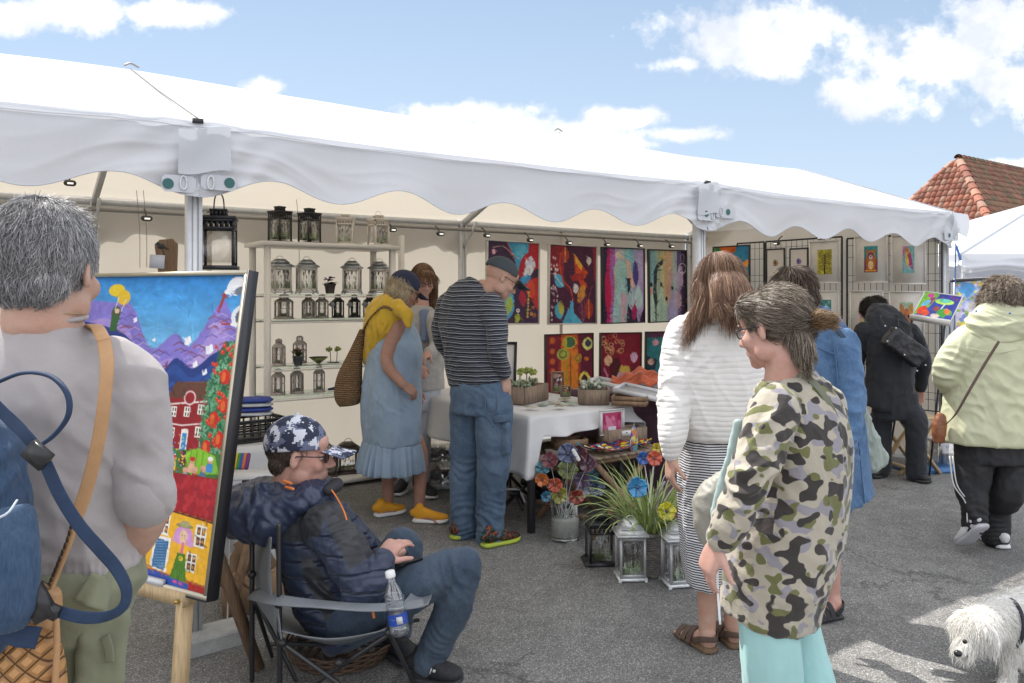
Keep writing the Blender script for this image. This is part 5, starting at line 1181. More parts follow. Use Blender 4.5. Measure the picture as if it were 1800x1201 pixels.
# white skirt table at left with black crate
table('trestle_table', 'table behind the seated man under a pale cloth', .45, 1.75, 4.75, 5.35, .56, M_leg)
drape('tablecloth', 'pale grey cloth on the table behind the seated man\'s hood', .45, 1.75, 4.75, 5.35, .56, lambda s, k: .48, M_cloth, 9, .03)
crt = thing('plastic_crate', 'black plastic crate on the table behind the camouflage cap', 'crate', T(1.52, 5.0, .566)); b = Bl()
M_plastb = mat('black_plastic', (.02, .02, .022), rough=.35)
b.box((0, 0, .006), (.34, .26, .01))
for k in range(4):
 Mk = rotz(k*math.pi/2); d = .13 if k % 2 == 0 else .17; L = .34 if k % 2 == 0 else .26
 for z in (.03, .06, .09, .12): b.box(Mk@np.array([0, d, z]), (L, .006, .012), k*math.pi/2)
 for i in range(7): b.box(Mk@np.array([-L/2+L*(i+.5)/7, d, .07]), (.01, .005, .12), k*math.pi/2)
 b.box(Mk@np.array([0, d, .132]), (L+.012, .016, .01), k*math.pi/2)
crt.rotation_euler = (0, 0, TH+.1); b.put('basket', M_plastb, crt, local=True)
bb = thing('cloth_stack', 'blue and white folded cloths stacked on top of the black crate', 'cloths', T(1.50, 5.02, .706)); rg = np.random.default_rng(3)
for i in range(4): b = Bl(); b.loft([(-.14, 0, .02+.028*i), (-.1, 0, .02+.028*i), (.1, .0, .024+.028*i), (.15, 0, .018+.028*i)], [.05, .10, .10, .04], [.008, .013, .013, .006], X=(0, 1, 0), n=12, p=3.); b.put('folded_cloth', [mat('royal_cloth', (.03, .06, .30)), mat('pale_cloth', (.55, .57, .6))][i % 2 == 0 and i < 3], bb, True, local=True)
tr2 = thing('trinket_pile', 'small rainbow striped trinkets on the pale table by the gold frame', 'trinkets', P(422, 815, 4.1)); b = Bl()
for i, cc in enumerate(['c02820', 'e0b020', '308838', '2858a8', 'd07020', '6c2c70']): bb2 = Bl().tube([P(412+i*5, 800, 4.1), P(408+i*5, 822, 4.08)], .012, 8); bb2.put('trinket', mat('trinket_'+cc, hexc(cc), rough=.4), tr2, True)
Bl().box(P(432, 835, 4.2), (.30, .2, .012), .3).put('tray', M_cloth, tr2); Bl().bar(P(432, 840, 4.2), P(432, 840, 4.2)*[1, 1, 0], .03).put('tray_leg', M_leg, tr2)
# paper and cardboard under that table
M_paper = mat('grey_paper', (.46, .47, .48), rough=.8, bump=.1, bscale=12); M_card = mat('cardboard', (.26, .17, .10), rough=.85, var=.15)
pb = thing('paper_bundle', 'crumpled grey paper sheets under the table behind the camp chair', 'paper', P(430, 980, 3.9)*[1, 1, 0])
for i, (px, py, Y, w, h, an) in enumerate(((415, 950, 3.9, .22, .2, .3), (445, 975, 3.85, .2, .26, -.3), (420, 1000, 3.8, .18, .16, .1), (470, 960, 3.9, .2, .3, .2))):
 def f(a, b, w=w, h=h, an=an, q=P(px, py, Y)): V = np.stack([(a-.5)*w, .03*np.sin(a*5+b*4), (b-.5)*h], 1)@(roty(an)).T; return V+q
 V, F = sheet(f, 8, 8); put('sheet', V, F, M_paper, pb)
cbx = thing('cardboard_box', 'torn brown cardboard behind the camp chair', 'box', P(455, 1000, 3.7)*[1, 1, 0])
for i, (px, py, Y, w, h, an) in enumerate(((425, 1000, 3.72, .16, .22, .6), (450, 975, 3.7, .12, .2, -.5), (410, 1010, 3.7, .05, .2, .2))): Bl().box(P(px, py, Y), (w, .012, h), M=rotz(.4)@roty(an)).put('flap', M_card, cbx)
Bl().box(P(450, 1050, 3.75)*[1, 1, 0]+np.array([0, 0, .08]), (.3, .2, .16), .4).put('bottom', M_card, cbx)
# small brown wooden trestle leg behind the chair
tl = thing('trestle', 'brown wooden trestle legs behind the seated man', 'trestle', P(420, 1000, 3.55)*[1, 1, 0])
for a_, b__ in (((448, 920, 3.6), (398, 1045, 3.5)), ((410, 1010, 3.55), (470, 1050, 3.6))): A_ = P(*a_); B_ = P(*b__); B_[2] = 0.01 if a_[0] == 448 else B_[2]; Bl().bar(A_, B_, .045, .02).put('leg', M_wood3, tl)

# ================================================================== THINGS ON THE WHITE TABLE
def crate(label, w, d, h, loc, rz, m, cat='crate', slats=2, tagc=False):
 t = thing('wooden_crate', label, cat, loc, rz); th_ = .008
 Bl().box((0, 0, .006), (w-.002, d-.002, .01)).put('bottom', m, t, local=True)
 for nm_, c_, s_ in (('side', (0, -d/2, 0), (w, th_, 0)), ('side', (0, d/2, 0), (w, th_, 0)), ('end', (-w/2, 0, 0), (th_, d-.01, 0)), ('end', (w/2, 0, 0), (th_, d-.01, 0))):
  b = Bl()
  for i in range(slats): hh = h/slats; b.box((c_[0], c_[1], .004+hh*(i+.5)), (s_[0], s_[1], hh-.004))
  b.put(nm_, m, t, local=True)
 return t
zt = .727
def onT(px, py, z=zt): Y = (CAMH-z)*1400/(py-520); q = P(px, py, Y); q[2] = z; return q
crate('weathered crate of dried sprigs on the white table by the striped man', .34, .20, .115, onT(921, 706), TH+R(25), M_wood2, slats=1)
M_dry = mat('dried_sprig', (.30, .30, .17), rough=.8, var=.5, vscale=60); M_wflow = mat('white_flower', (.60, .58, .50), rough=.7, var=.3, vscale=60); M_mintg = mat('mint_green', (.30, .40, .30), rough=.6, var=.4, vscale=50)
def sprigs(label, c, w, d, h, m1, m2, seed, rz=0., cat='flowers'):
 t = thing('sprig_bunch', label, cat, c, rz); rg = np.random.default_rng(seed); b = Bl(); b2 = Bl()
 for i in range(60):
  q = np.array([rg.uniform(-w, w), rg.uniform(-d, d), rg.uniform(.3, 1)*h]); b.tube([q*[.8, .8, 0], q], .0015, 4, caps=False); leafblade(b, q*.9, rg.normal(size=3), (0, 0, 1.), .04, .008)
  if i % 2: b2.ell(q, rg.uniform(.008, .016), n=6)
 b.put('stems', m1, t, True, local=True); b2.put('heads', m2, t, True, local=True)
sprigs('dry sprigs heaped in the left weathered crate', onT(918, 703)+np.array([0, 0, .09]), .14, .07, .05, M_dry, M_mintg, 5, TH+.4)
fl2 = thing('flower_ball', 'lime green flower ball on a thin stem above the left crate', 'ornament', onT(926, 693)); b = Bl()
for i, dx in enumerate((-.045, 0.0, .045)): puff(b, (dx, 0, .17+.01*(i == 1)), .035, 40, 8+i)
b.put('flower_heads', M_lime, fl2, True, local=True); Bl().tube([(0, 0, .0), (.0, 0, .16)], .004, 6).put('stem', M_ldark, fl2, True, local=True)
crate('grey crate of pale flowers on the right of the white table', .20, .19, .10, onT(1043, 709), TH-R(38), M_wood2, slats=1)
sprigs('pale green and white flowers filling the right grey crate', onT(1041, 706)+np.array([0, 0, .085]), .085, .08, .06, M_mintg, M_wflow, 6, .2)
def glassblock(label, w, h, loc, rz, deco_=True):
 t = thing('glass_picture', label, 'glass ornament', loc, rz); Bl().box((0, 0, h/2), (w, .03, h)).put('glass', M_frost, t, local=True)
 g, r = reeds(w*.85, h*.8, .01, -.018, t); g.put('painted_grass', M_grassg, t, local=True); r.put('painted_reeds', M_reed, t, local=True)
 b = Bl(); b.box((0, 0, .005), (w*1.06, .04, .01)); b.box((0, 0, h), (w*1.04, .035, .006))
 for s_ in (-1, 1): b.box((s_*w/2, 0, h/2), (.006, .034, h)); 
 b.put('rim', M_wood2, t, local=True)
glassblock('upright glass picture of reeds on the white table', .09, .155, onT(980, 690), .2); glassblock('short glass candle holder with reeds before the upright glass', .065, .075, onT(994, 697), .3); glassblock('tiny clear glass candle holder left of the upright glass', .045, .05, onT(948, 694), .3)
rg = np.random.default_rng(8)
for i, (px, py, lab) in enumerate(((955, 712, 'flat card with green print, nearest the left crate'), (975, 708, 'flat card lying behind the nearest card'), (992, 702, 'oval card right of the glass candle holder'), (1003, 709, 'flat card left of the right crate'), (935, 716, 'small glass coaster at the near corner of the table'), (985, 714, 'flat card at the table edge'))):
 t = Bl().box((0, 0, .003), (.085, .055, .003)); o = t.put('card', attr_mat('card_print') if False else [M_mintg, mat('cream_card', (.5, .47, .38)), M_dry][i % 3], None, local=True); o.location = onT(px, py, zt+.004+.0035*i).tolist(); o.rotation_euler = (0, 0, rg.uniform(0, 3)); tag(o, lab, 'card')
# purple table: frame boxes, scarf, small box
M_wbox = mat('white_box', (.66, .66, .68), rough=.4, var=.05)
zp = .748
def frbox(label, px, py, z, w, d, rz, tilt, off):
 t = thing('shallow_box', label, 'box', onT(px, py, z)+np.array(off)); M_ = rotz(rz)@rotx(tilt[0])@roty(tilt[1]); b = Bl()
 for c_, s_ in (((0, -d/2, 0), (w, .012, .03)), ((0, d/2, 0), (w, .012, .03)), ((-w/2, 0, 0), (.012, d-.014, .03)), ((w/2, 0, 0), (.012, d-.014, .03))): b.box(M_@np.array(c_), s_, M=M_)
 b.put('rim', M_wbox, t, local=True); Bl().box(M_@np.array([0, 0, -.008]), (w-.014, d-.014, .006), M=M_).put('panel', mat('box_panel', (.45, .45, .48), rough=.3), t, local=True)
frbox('white shallow display box propped at a slant near the right crate', 1092, 694, zp, .42, .2, TH-R(62), (.0, .14), (0, .0, .07))
frbox('white shallow display box sloping towards the ribbed sweater', 1136, 708, zp, .38, .24, TH-R(62), (.05, .16), (0, 0, .065))
crate('small pine box under the slanted display boxes', .22, .15, .06, onT(1108, 712, zp), TH-.9, M_wood3)
sc = thing('scarf', 'rust orange scarf heaped on the display boxes', 'scarf', onT(1130, 694, zp))
def fs(a, b):
 x = (a-.5)*.44; y = (b-.5)*.22; z = .085+.075*np.exp(-(x/.14)**2)*np.exp(-(y/.12)**2)-.05*np.abs(2*b-1)**2+.012*np.sin(a*26+5*b)+.01*np.sin(b*20+a*9)-.06*np.clip(a-.75, 0, 1)
 return np.stack([x, y, z], 1)@rotz(-.35).T+onT(1132, 694, zp)+np.array([0, .06, .02])
V, F = sheet(fs, 60, 30); 
M_scarf = mat('rust_scarf', (.45, .10, .045), rough=.8, var=.5, vscale=9, sheen=.4, stretch=(1, 6, 1)); so = put('fabric', V, F, M_scarf, sc); md = so.modifiers.new('s', 'SOLIDIFY'); md.thickness = .008
# ================================================================== SLATTED STAND WITH GLASS DISH
stz = .5; q0 = T(3.10, 3.57, 0)
sd = thing('slatted_stand', 'low folding wooden slatted stand carrying the coloured glass dish', 'stand', T(3.35, 3.87, 0))
for i in range(9): Bl().box(T(3.10+.6*(i+.5)/9, 3.87, stz-.008), (.056, .60, .014), TH).put('slat', M_wood2, sd)
for p in (3.6, 4.14):
 Bl().bar(T(3.1, p, stz-.03), T(3.7, p, stz-.03), .03, .025).put('rail', M_wood3, sd)
 Bl().bar(T(3.12, p+.02, 0.01), T(3.58, p+.02, stz-.04), .035, .02, NB).put('leg', M_wood3, sd); Bl().bar(T(3.12, p-.005, stz-.04), T(3.58, p-.005, 0.01), .035, .02, NB).put('leg', M_wood3, sd)
Bl().bar(T(3.12, 3.58, .12), T(3.12, 4.16, .12), .03, .02).put('crosspiece', M_wood3, sd)
def onS(px, py, z=stz): return onT(px, py, z)
crate('small wooden tray of red items on the slatted stand, left', .20, .13, .055, onS(1001, 786), TH-.35, M_wood3, slats=1)
sb = Bl(); rg = np.random.default_rng(2)
for i in range(9): sb.box(onS(1001, 780)+np.array([rg.uniform(-.06, .06), rg.uniform(-.03, .04), .045]), (.05, .03, .012), rg.uniform(0, 3))
tag(sb.put('packets', mat('red_packet', (.35, .04, .05), rough=.4), None), 'small red packets in the left wooden tray', 'packets')
c_ = crate('weathered crate with white price tag at the back of the stand', .30, .12, .11, T(3.52, 3.79, stz+.002), TH-.12, M_wood2, slats=1)
Bl().box((-.01, -.068, .085), (.085, .004, .035)).put('price_tag', mat('white_card', (.7, .7, .7)), c_, local=True); b = Bl(); b.tube([(-.02, -.072, .09), (-.012, -.072, .09)], .003, 5); b.put('tag_print', M_iron, bpy.data.objects['price_tag'] if 0 else c_, local=True)
mg = Cv(40, 30, K('a8345c')); 
for i in range(20): x = RNG.random(); mg.leaf((x, RNG.random()), (x+RNG.uniform(-.3, .3), RNG.random()), .2, K(['8c2048', 'b85078', 'c87090'][i % 3]))
mg.poly([(.3, .75), (.7, .75), (.7, .95), (.3, .95)], K('d8d0dc'))
q = T(3.44, 3.80, 0); q[2] = stz+.235
framed('framed_picture', 'white framed crimson picture standing in the tagged crate', 'picture', mg, q-U*.1, U, (0, 0, -1.), .2, .16, .006, .02, M_wbox, .014, m=M_print)
# the fused glass dish
dg_ = Cv(90, 60, K('3c2440'))
for i in range(130): x, y = RNG.random(), RNG.random(); dg_.ell(x, y, RNG.uniform(.03, .08), RNG.uniform(.03, .09), K(['e0c020', '6c2c68', 'd8c030', '284c88', 'b02c40', '2c8c98', 'e8e0d0', '8c3c20', '402048'][RNG.integers(9)]))
def fd(i, j, w=.34, d=.22): x = (i-.5)*w; y = (j-.5)*d; z = .012+.035*(np.abs(2*i-1)**2.5)+.02*(np.abs(2*j-1)**3); return np.stack([x, y, z], 1)
V, F = sheet(lambda a, b: fd(b, a), 60, 90); dd = thing('glass_dish', 'curved dish of fused yellow, purple and blue glass on the stand', 'dish', T(3.28, 3.66, stz), TH+.1)
vv = put('dish', V, F, attr_mat('fused_glass', rough=.12, spec=.6), dd, True, lin(np.flipud(dg_.a)).reshape(-1, 3), local=True); vv.modifiers.new('s', 'SOLIDIFY').thickness = .006
dd2 = dup(dd, T(3.54, 3.66, stz), TH+.6, 'smaller fused glass dish touching the curved one, on the right of the stand', sc=(.5, .6, .8))
# tall coloured glass piece
M_mosaic = attr_mat('mosaic_glass', rough=.15, spec=.6)
b = Bl().tube([(0, 0, 0.02), (0, 0, .05), (0, 0, .10), (0, 0, .135)], [.03, .034, .028, .02], 20, flat=.3, X=(1, 0, 0), sm=3); V = b.arr(); cc = np.array([lin(np.array(K(['c0c8d0', '2858b0', 'd07030', '48a0b0', 'e0d060', '6c3080'][int(h_)]))) for h_ in (vnoise(V*60, 3)*5.99)])
gp = thing('glass_pendant', 'upright speckled glass leaf standing at the corner of the slatted stand', 'ornament', T(3.44, 3.60, stz), TH); put('glass_leaf', V, b.F, M_mosaic, gp, True, cc, local=True); Bl().tube([(0, 0, .14), (.003, 0, .19)], .0015, 5).put('hook', M_wire, gp, True, local=True)

# ================================================================== JAR OF GLASS FLOWERS
jar = thing('glass_jar', 'clear glass cylinder jar half full of pale sand', 'jar', G(993, 948)); rj, hj = .088, .27
V, F = loft([(0, 0, .012), (0, 0, .02), (0, 0, hj), (0, 0, hj), (0, 0, .024)], [rj*.9, rj, rj, rj*.955, rj*.95], n=40, cap=True); put('glass', V, F, glassmat('jar_glass', (.95, .97, .97), .0), jar, True, local=True)
Bl().loft([(0, 0, .026), (0, 0, .03), (0, 0, .12), (0, 0, .126)], [rj*.9, rj*.94, rj*.94, rj*.9], n=32).put('sand', mat('pale_sand', (.45, .43, .40), rough=1, var=.1, vscale=90, bump=.3, bscale=300), jar, True, local=True)
Bl().loft([(0, 0, 0.001), (0, 0, .02)], rj*.97, n=32).put('base', M_frost, jar, True, local=True)
GM = {}
def gmat(h): 
 if h not in GM: GM[h] = mat('petal_glass_'+h, tuple(.72*c+.02 for c in hexc(h)), rough=.16, var=.55, vscale=30, coat=.6, bump=.3, bscale=60)
 return GM[h]
def gflower(c, r, h1, h2, nrm, label, stem_to=None, seed=0, star=False):
 """fused glass flower: wavy petalled dish on a wire stem"""
 r = r*.92; t = thing('glass_flower', label, 'glass flower', c, group='fused glass flowers on wire stems'); rg = np.random.default_rng(seed); nrm = unit(nrm); x = unit(np.cross(nrm, [0, 0, 1.])+1e-6); y = np.cross(nrm, x); M_ = np.stack([x, y, nrm], 1)
 n = 60; V = [(0, 0, 0)]; F = []; ph = rg.uniform(0, 6); npet = 5
 for k in range(1, 7):
  for i in range(n):
   a = 2*math.pi*i/n; pr_ = abs(math.cos(npet*(a+ph)/2))**(.38 if not star else 1.2); rr = r*((.80 if not star else .62)+(.20 if not star else .38)*pr_+.03*math.sin(9*a+ph*3))*k/6; z = .35*r*(k/6)**2+.12*r*(k/6)*math.sin(npet*a+ph*2)+(.07*math.sin(11*a+ph)+.05*math.sin(17*a))*r*(k/6)**2
   V.append((rr*math.cos(a), rr*math.sin(a), z))
 for i in range(n): F.append((0, 1+i, 1+(i+1) % n))
 for k in range(5):
  for i in range(n): F.append((1+k*n+i, 1+(k+1)*n+i, 1+(k+1)*n+(i+1) % n, 1+k*n+(i+1) % n))
 V = np.array(V)@M_.T; o = put('petals', V, F, gmat(h1), t, True, local=True); o.modifiers.new('s', 'SOLIDIFY').thickness = .003
 b = Bl(); b.ell(M_@np.array([0, 0, .06*r+.004]), (r*.2, r*.2, r*.14), M=M_, n=10)
 for i in range(14): a = i*.449*2; b.tube([M_@np.array([0, 0, .1*r]), M_@np.array([r*.34*math.cos(a), r*.34*math.sin(a), r*.26])], r*.025, 5)
 b.put('centre', gmat(h2), t, True, local=True)
 if stem_to is not None: s0 = np.array(stem_to)-np.array(c); Bl().tube([s0, s0*.5+np.array([0, 0, .03]), -nrm*.004], .0018, 6, sm=4).put('stem', M_wire, t, True, local=True)
gj = G(993, 948)+np.array([0, 0, .12])
MJ_ = 0
JF = [(938, 845, 'e88030', '602020', 'orange'), (951, 875, '2880a8', '103050', 'deep teal'), (958, 812, '7a2c3c', '401820', 'dark maroon, leftmost'), (990, 800, '42507c', '202848', 'slate blue'), (990, 830, '7f9048', '34401c', 'olive green, large'), (1018, 862, 'c8ccd8', '8890a0', 'frosty white', ), (968, 855, 'd05020', '701810', 'burnt orange'), (975, 872, 'b8b020', '605010', 'mustard'), (1025, 818, '5c3048', '2c1828', 'plum'), (1032, 838, '3c88a0', '205060', 'sea blue'), (1030, 815, 'd8c81c', '806010', 'bright yellow at the top right of the jar'), (1005, 875, 'a83820', '501008', 'rust red, lowest'), (1010, 800, '6a3040', '301020', 'wine red'), (1040, 860, '284468', '101828', 'navy'), (945, 826, '38889c', '183840', 'pale teal'), (1015, 845, '6c5480', '302040', 'violet')]
for i, (px, py, c1, c2, lb) in enumerate(JF):
 rg = np.random.default_rng(i); Y = 4.72+rg.uniform(-.1, .1); r_ = [.045, .035, .055, .065, .068, .056][i] if i < 6 else rg.uniform(.04, .058)
 px2 = px+8 if i else px+15
 gflower(P(px2, py-2, Y), r_, c1, c2, (rg.uniform(-.4, .4), -1, rg.uniform(-.1, .7)), lb+' glass flower in the sand jar', gj+np.array([rg.uniform(-.03, .03), rg.uniform(-.03, .03), 0]), i, star=(i == 5))
gt = thing('price_tag', 'white oval price tag between the blue glass flowers', 'tag', P(1012, 800, 4.62)); Bl().tube([P(1008, 792, 4.6), P(1017, 808, 4.6)], .011, 10, flat=.25, X=(1, 0, 0)).put('tag', mat('white_card', (.7, .7, .7)), gt, True); Bl().tube([P(1012, 806, 4.61), P(1003, 840, 4.68)], .001, 5).put('string', M_wire, gt)

# ================================================================== GRASS IN A WICKER BASKET
M_wick = mat('grey_wicker', (.20, .185, .17), rough=.85, var=.35, vscale=30)
bk = thing('wicker_basket', 'grey wicker basket holding the long grass, with driftwood handle', 'basket', G(1140, 1002)); bc = G(1140, 1002); b = Bl(); rb, hb_ = .15, .22
nst = 28
for j in range(24):
 z = .008+j*.0092; pts = []
 for i in range(nst*2+1): a = math.pi*i/nst; rr = rb*(.86+.14*z/hb_)+.004*(1 if (i//1+j) % 2 else -1)*math.cos(math.pi*i*.5+j*math.pi/2); pts.append((rr*math.cos(a), rr*math.sin(a), z))
 b.tube(pts, .0048, 5, caps=False)
for i in range(nst): a = 2*math.pi*i/nst; b.tube([(rb*.86*math.cos(a), rb*.86*math.sin(a), 0), (rb*math.cos(a), rb*math.sin(a), hb_)], .004, 5)
b.put('weave', M_wick, bk, True, local=True); b = Bl(); b.tube([(rb*math.cos(a), rb*math.sin(a), hb_+.005+.003*math.sin(a*20)) for a in np.linspace(0, 6.2832, 40)], .010, 7, caps=False); b.put('rim', M_wick, bk, True, local=True)
hd = [P(1150, 950, 4.17), P(1150, 925, 4.13), P(1152, 890, 4.12), P(1158, 862, 4.12), P(1168, 848, 4.14)]; Bl().tube([h_-bc for h_ in hd], [.014, .012, .013, .010, .007], 8, sm=5).put('handle', mat('driftwood', (.36, .33, .30), rough=.9, var=.25, vscale=20, bump=.4), bk, True, local=True)
Bl().loft([(0, 0, .01), (0, 0, hb_-.02)], [rb*.8, rb*.92], n=20).put('soil', mat('soil', (.05, .035, .025), rough=1), bk, True, local=True)
gr = []; rg = np.random.default_rng(12); V = []; F = []; Cc = []; k = 0
for i in range(270):
 a = rg.uniform(0, 6.283); r0 = rb*.75*math.sqrt(rg.random()); base = bc+np.array([r0*math.cos(a), r0*math.sin(a), hb_-.03]); L = rg.uniform(.22, .46); outw = rg.uniform(.15, 1.); a2 = a+rg.normal(0, .5)
 d = unit(np.array([math.cos(a2)*outw, math.sin(a2)*outw, 1.2])); w = rg.uniform(.0038, .0068); sd_ = unit(np.cross(d, [math.sin(a2), -math.cos(a2), .3])); sd_ = unit(np.array([-math.sin(a2), math.cos(a2), 0])+rg.normal(0, .3, 3)); c = base.copy(); n = 9
 edge = lin(np.array(K(['c8cc94', 'dcdcac', 'a8b46c', 'b8c080'][rg.integers(4)]))); midc = lin(np.array(K(['7c9850', '8ca85c', '6c8840', '98ac60'][rg.integers(4)])))
 for j in range(n+1):
  ww = w*(1-(j/n)**2.2)+.0003; V += [c-sd_*ww, c-sd_*ww*.3-np.array([0, 0, .0006]), c+sd_*ww*.3-np.array([0, 0, .0006]), c+sd_*ww]; Cc += [edge, midc, midc, edge]
  c = c+d*L/n; d = unit(d+np.array([math.cos(a2)*.04, math.sin(a2)*.04, -.26*(j/n+.15)*(.6+outw)]))
 for j in range(n):
  for m_ in range(3): F.append((k+j*4+m_, k+j*4+m_+1, k+j*4+m_+5, k+j*4+m_+4))
 k += 4*(n+1)
gs = thing('grass_plant', 'variegated long grass spilling out of the grey wicker basket', 'plant', bc+np.array([0, 0, .2]))
put('blades', np.array(V), np.array(F), attr_mat('grass_blade', rough=.5, spec=.4), gs, True, np.array(Cc))
GF = [(1120, 857, 4.02, .056, '2c9cd8', '104c80', 'sky blue', ' amid the long grass'), (1171, 899, 3.98, .05, 'e8e010', '282808', 'lemon yellow', ' with dark centre, low in the grass'), (1196, 905, 4.0, .03, 'a84858', '602030', 'dusty pink', ' half behind the striped skirt'), (1150, 806, 4.3, .045, 'e05c38', '701c10', 'coral orange', ' beside the cream cuff'), (1131, 806, 4.4, .04, '1c64c0', '082860', 'cobalt blue', ' left of the coral one'), (1154, 788, 4.45, .03, 'd8c020', '705808', 'golden', ' above the coral one'), (1186, 800, 4.3, .035, '2474b8', '083058', 'blue', ' by the hanging hand'), (1190, 806, 4.2, .03, 'e0d020', '806c08', 'small yellow', ' under the cream cuff'), (1200, 836, 4.3, .035, '30a0b0', '104850', 'turquoise', ' beneath the hanging hand')]
for i, (px, py, Y, r_, c1, c2, l1, l2_) in enumerate(GF): gflower(P(px, py, Y), r_, c1, c2, (.1*math.sin(i), -1, .25), l1+' glass flower'+l2_, bc+np.array([.03*math.sin(i*2), .03*math.cos(i*2), .2]), 30+i)
# ground lanterns
l = lantern_slot(.155, .26, M_lblack, 'black lantern with reed panes standing on the asphalt left of the silver ones', None, handle=False); deco(l, .1, .15, .03, -.062, (0,)); place(l, G(1057, 988), R(4))
Bl().box((0, 0, .004), (.205, .16, .012)).put('foot', M_lblack, l, local=True)
M_lsil2 = mat('silver_roof', (.78, .80, .82), rough=.3, metal=.35)
l = lantern_roof(.135, .30, M_lsil2, 'silver lantern with white roof on the asphalt, in front of the grass basket', 'silver lanterns on the asphalt', inner=mat('silver_frame', (.5, .51, .52), rough=.4, metal=.4)); deco(l, .09, .19, .03, -.054, (0,)); 
b = Bl()
for i in range(12): b.ell((RNG.uniform(-.04, .04), RNG.uniform(-.04, .04), .035), .014, n=6)
b.put('moss', M_grassg, l, True, local=True); place(l, G(1108, 1016), R(4))
l2 = dup(l, G(1192, 1026), R(10), 'silver lantern with white roof on the asphalt, partly behind the striped skirt', sc=1.02)
# ================================================================== UNDER THE TABLE
M_clear = glassmat('clear_plastic', (.86, .87, .88), .2); M_junk = mat('stored_things', (.22, .18, .17), rough=.7, var=.6, vscale=14)
for i, (z, lb) in enumerate(((0, 'lower'), (.165, 'upper'))):
 t = thing('storage_box', lb+' translucent plastic storage box stacked between the two shoppers', 'box', G(775, 862)+np.array([0, .2, z]), TH-.55); b = Bl(); w, d, h = .26, .34, .15
 b.box((0, -d/2, h/2), (w, .004, h)); b.box((0, d/2, h/2), (w, .004, h)); b.box((-w/2, 0, h/2), (.004, d-.01, h)); b.box((w/2, 0, h/2), (.004, d-.01, h)); b.put('walls', M_clear, t, local=True)
 Bl().box((0, 0, .004), (w-.006, d-.006, .006)).put('bottom', M_frost, t, local=True); Bl().box((0, 0, h+.004), (w+.02, d+.02, .010)).put('lid', M_frost, t, local=True)
 b = Bl(); rg = np.random.default_rng(i+4)
 for k in range(14): b.ell((rg.uniform(-.09, .09), rg.uniform(-.12, .12), .03+rg.uniform(0, .07)), (.035, .03, .02), M=rotz(rg.uniform(0, 3)), n=8)
 b.put('contents', M_junk, t, True, local=True)
def sack(label, c, r, m, seed, cat='bag'):
 b = Bl(); b.loft([np.array([0, 0, z]) for z in (0, .02, r[2]*.5, r[2]*.8, r[2])], [r[0]*.8, r[0], r[0]*1.02, r[0]*.7, r[0]*.3], [r[1]*.8, r[1], r[1], r[1]*.7, r[1]*.3], X=(1, 0, 0), n=20, p=2.6)
 V, F = remesh(b, .01, 1); N = normals(V, F); V = V+N*((fbm(V*18, 3, seed)-.5)*.04)[:, None]; V[:, 2] = np.maximum(V[:, 2], .001)
 o = put('bag', V, F, m, None, True, local=True); o.location = [float(q) for q in c]; return tag(o, label, cat)
sack('grey rucksack with red patch behind the light blue dress hem', G(742, 850)+np.array([0, .25, 0]), (.12, .1, .30), mat('grey_bag', (.16, .16, .19), rough=.6, var=.4, vscale=8), 3)
sack('yellow and green bag glimpsed between the jeans legs', G(846, 900)+np.array([0, .25, .05]), (.08, .07, .16), mat('yellow_bag', (.55, .40, .03), rough=.6, var=.3), 4)
sack('dark red bag behind the yellow one between the jeans legs', G(848, 880)+np.array([0.02, .45, .1]), (.09, .07, .22), mat('red_bag', (.20, .03, .03), rough=.6, var=.3), 5)
sack('black holdall under the white cloth beside the jar', G(965, 895)+np.array([0.02, .3, 0]), (.12, .14, .20), mat('black_bag', (.02, .02, .024), rough=.5, var=.4), 6)
for i, (px, py, an) in enumerate(((905, 905, .3), (925, 890, -.5), (895, 880, 1.1))):
 t = thing('folded_tripod', ['black folded tripod lying under the table, nearest the shoe', 'black folded tripod leaning beside the jar under the table', 'black folded tripod at the back under the table'][i], 'tripod', G(px, py)+np.array([0, .12, 0]), an); rg = np.random.default_rng(i)
 for k in range(3): b = Bl(); d = np.array([rg.uniform(-.14, .14), rg.uniform(-.12, .12), .0]); b.tube([(0, 0, .10+.03*i), d*.6+np.array([0, 0, .07]), d+np.array([0, 0, .012])], [.014, .012, .010], 8); b.put('leg', M_plastb, t, True, local=True)
 Bl().box((0, 0, .11+.03*i), (.07, .03, .045)).put('head', M_plastb, t, local=True); Bl().tube([(-.05, .02, .14), (.03, 0, .13), (.06, -.03, .06)], .008, 8, sm=3).put('handle', M_alu, t, True, local=True)
# wooden folding stool and boxes by the end wall
stl = thing('folding_stool', 'light wooden folding stool behind the black trouser legs', 'stool', G(1595, 828)); sc_ = P(1597, 735, 6.6); sc_[2] = .46; Ms = rotz(.25)
for i in range(5): Bl().box(sc_+Ms@np.array([0, -.12+.06*i, 0]), (.42, .05, .018), .25).put('slat', M_wood, stl)
for s_ in (-1, 1):
 Bl().bar(sc_+Ms@np.array([-.18, s_*.14, -.02]), (sc_+Ms@np.array([.18, s_*.14, 0]))*[1, 1, 0]+np.array([0, 0, .01]), .035, .02).put('leg', M_wood, stl); Bl().bar(sc_+Ms@np.array([.18, s_*.115, -.02]), (sc_+Ms@np.array([-.18, s_*.115, 0]))*[1, 1, 0]+np.array([0, 0, .01]), .035, .02).put('leg', M_wood, stl)
Bl().bar(sc_+Ms@np.array([-.16, -.15, -.38]), sc_+Ms@np.array([-.16, .15, -.38]), .03, .02).put('crosspiece', M_wood, stl)
t = thing('storage_box', 'pale plastic box with papers between the stool and the striped trousers', 'box', G(1650, 818)); b = Bl().box((0, 0, .12), (.26, .3, .24)); b.put('body', M_frost, t, local=True); Bl().box((0, 0, .246), (.28, .32, .012)).put('lid', M_wbox, t, local=True)
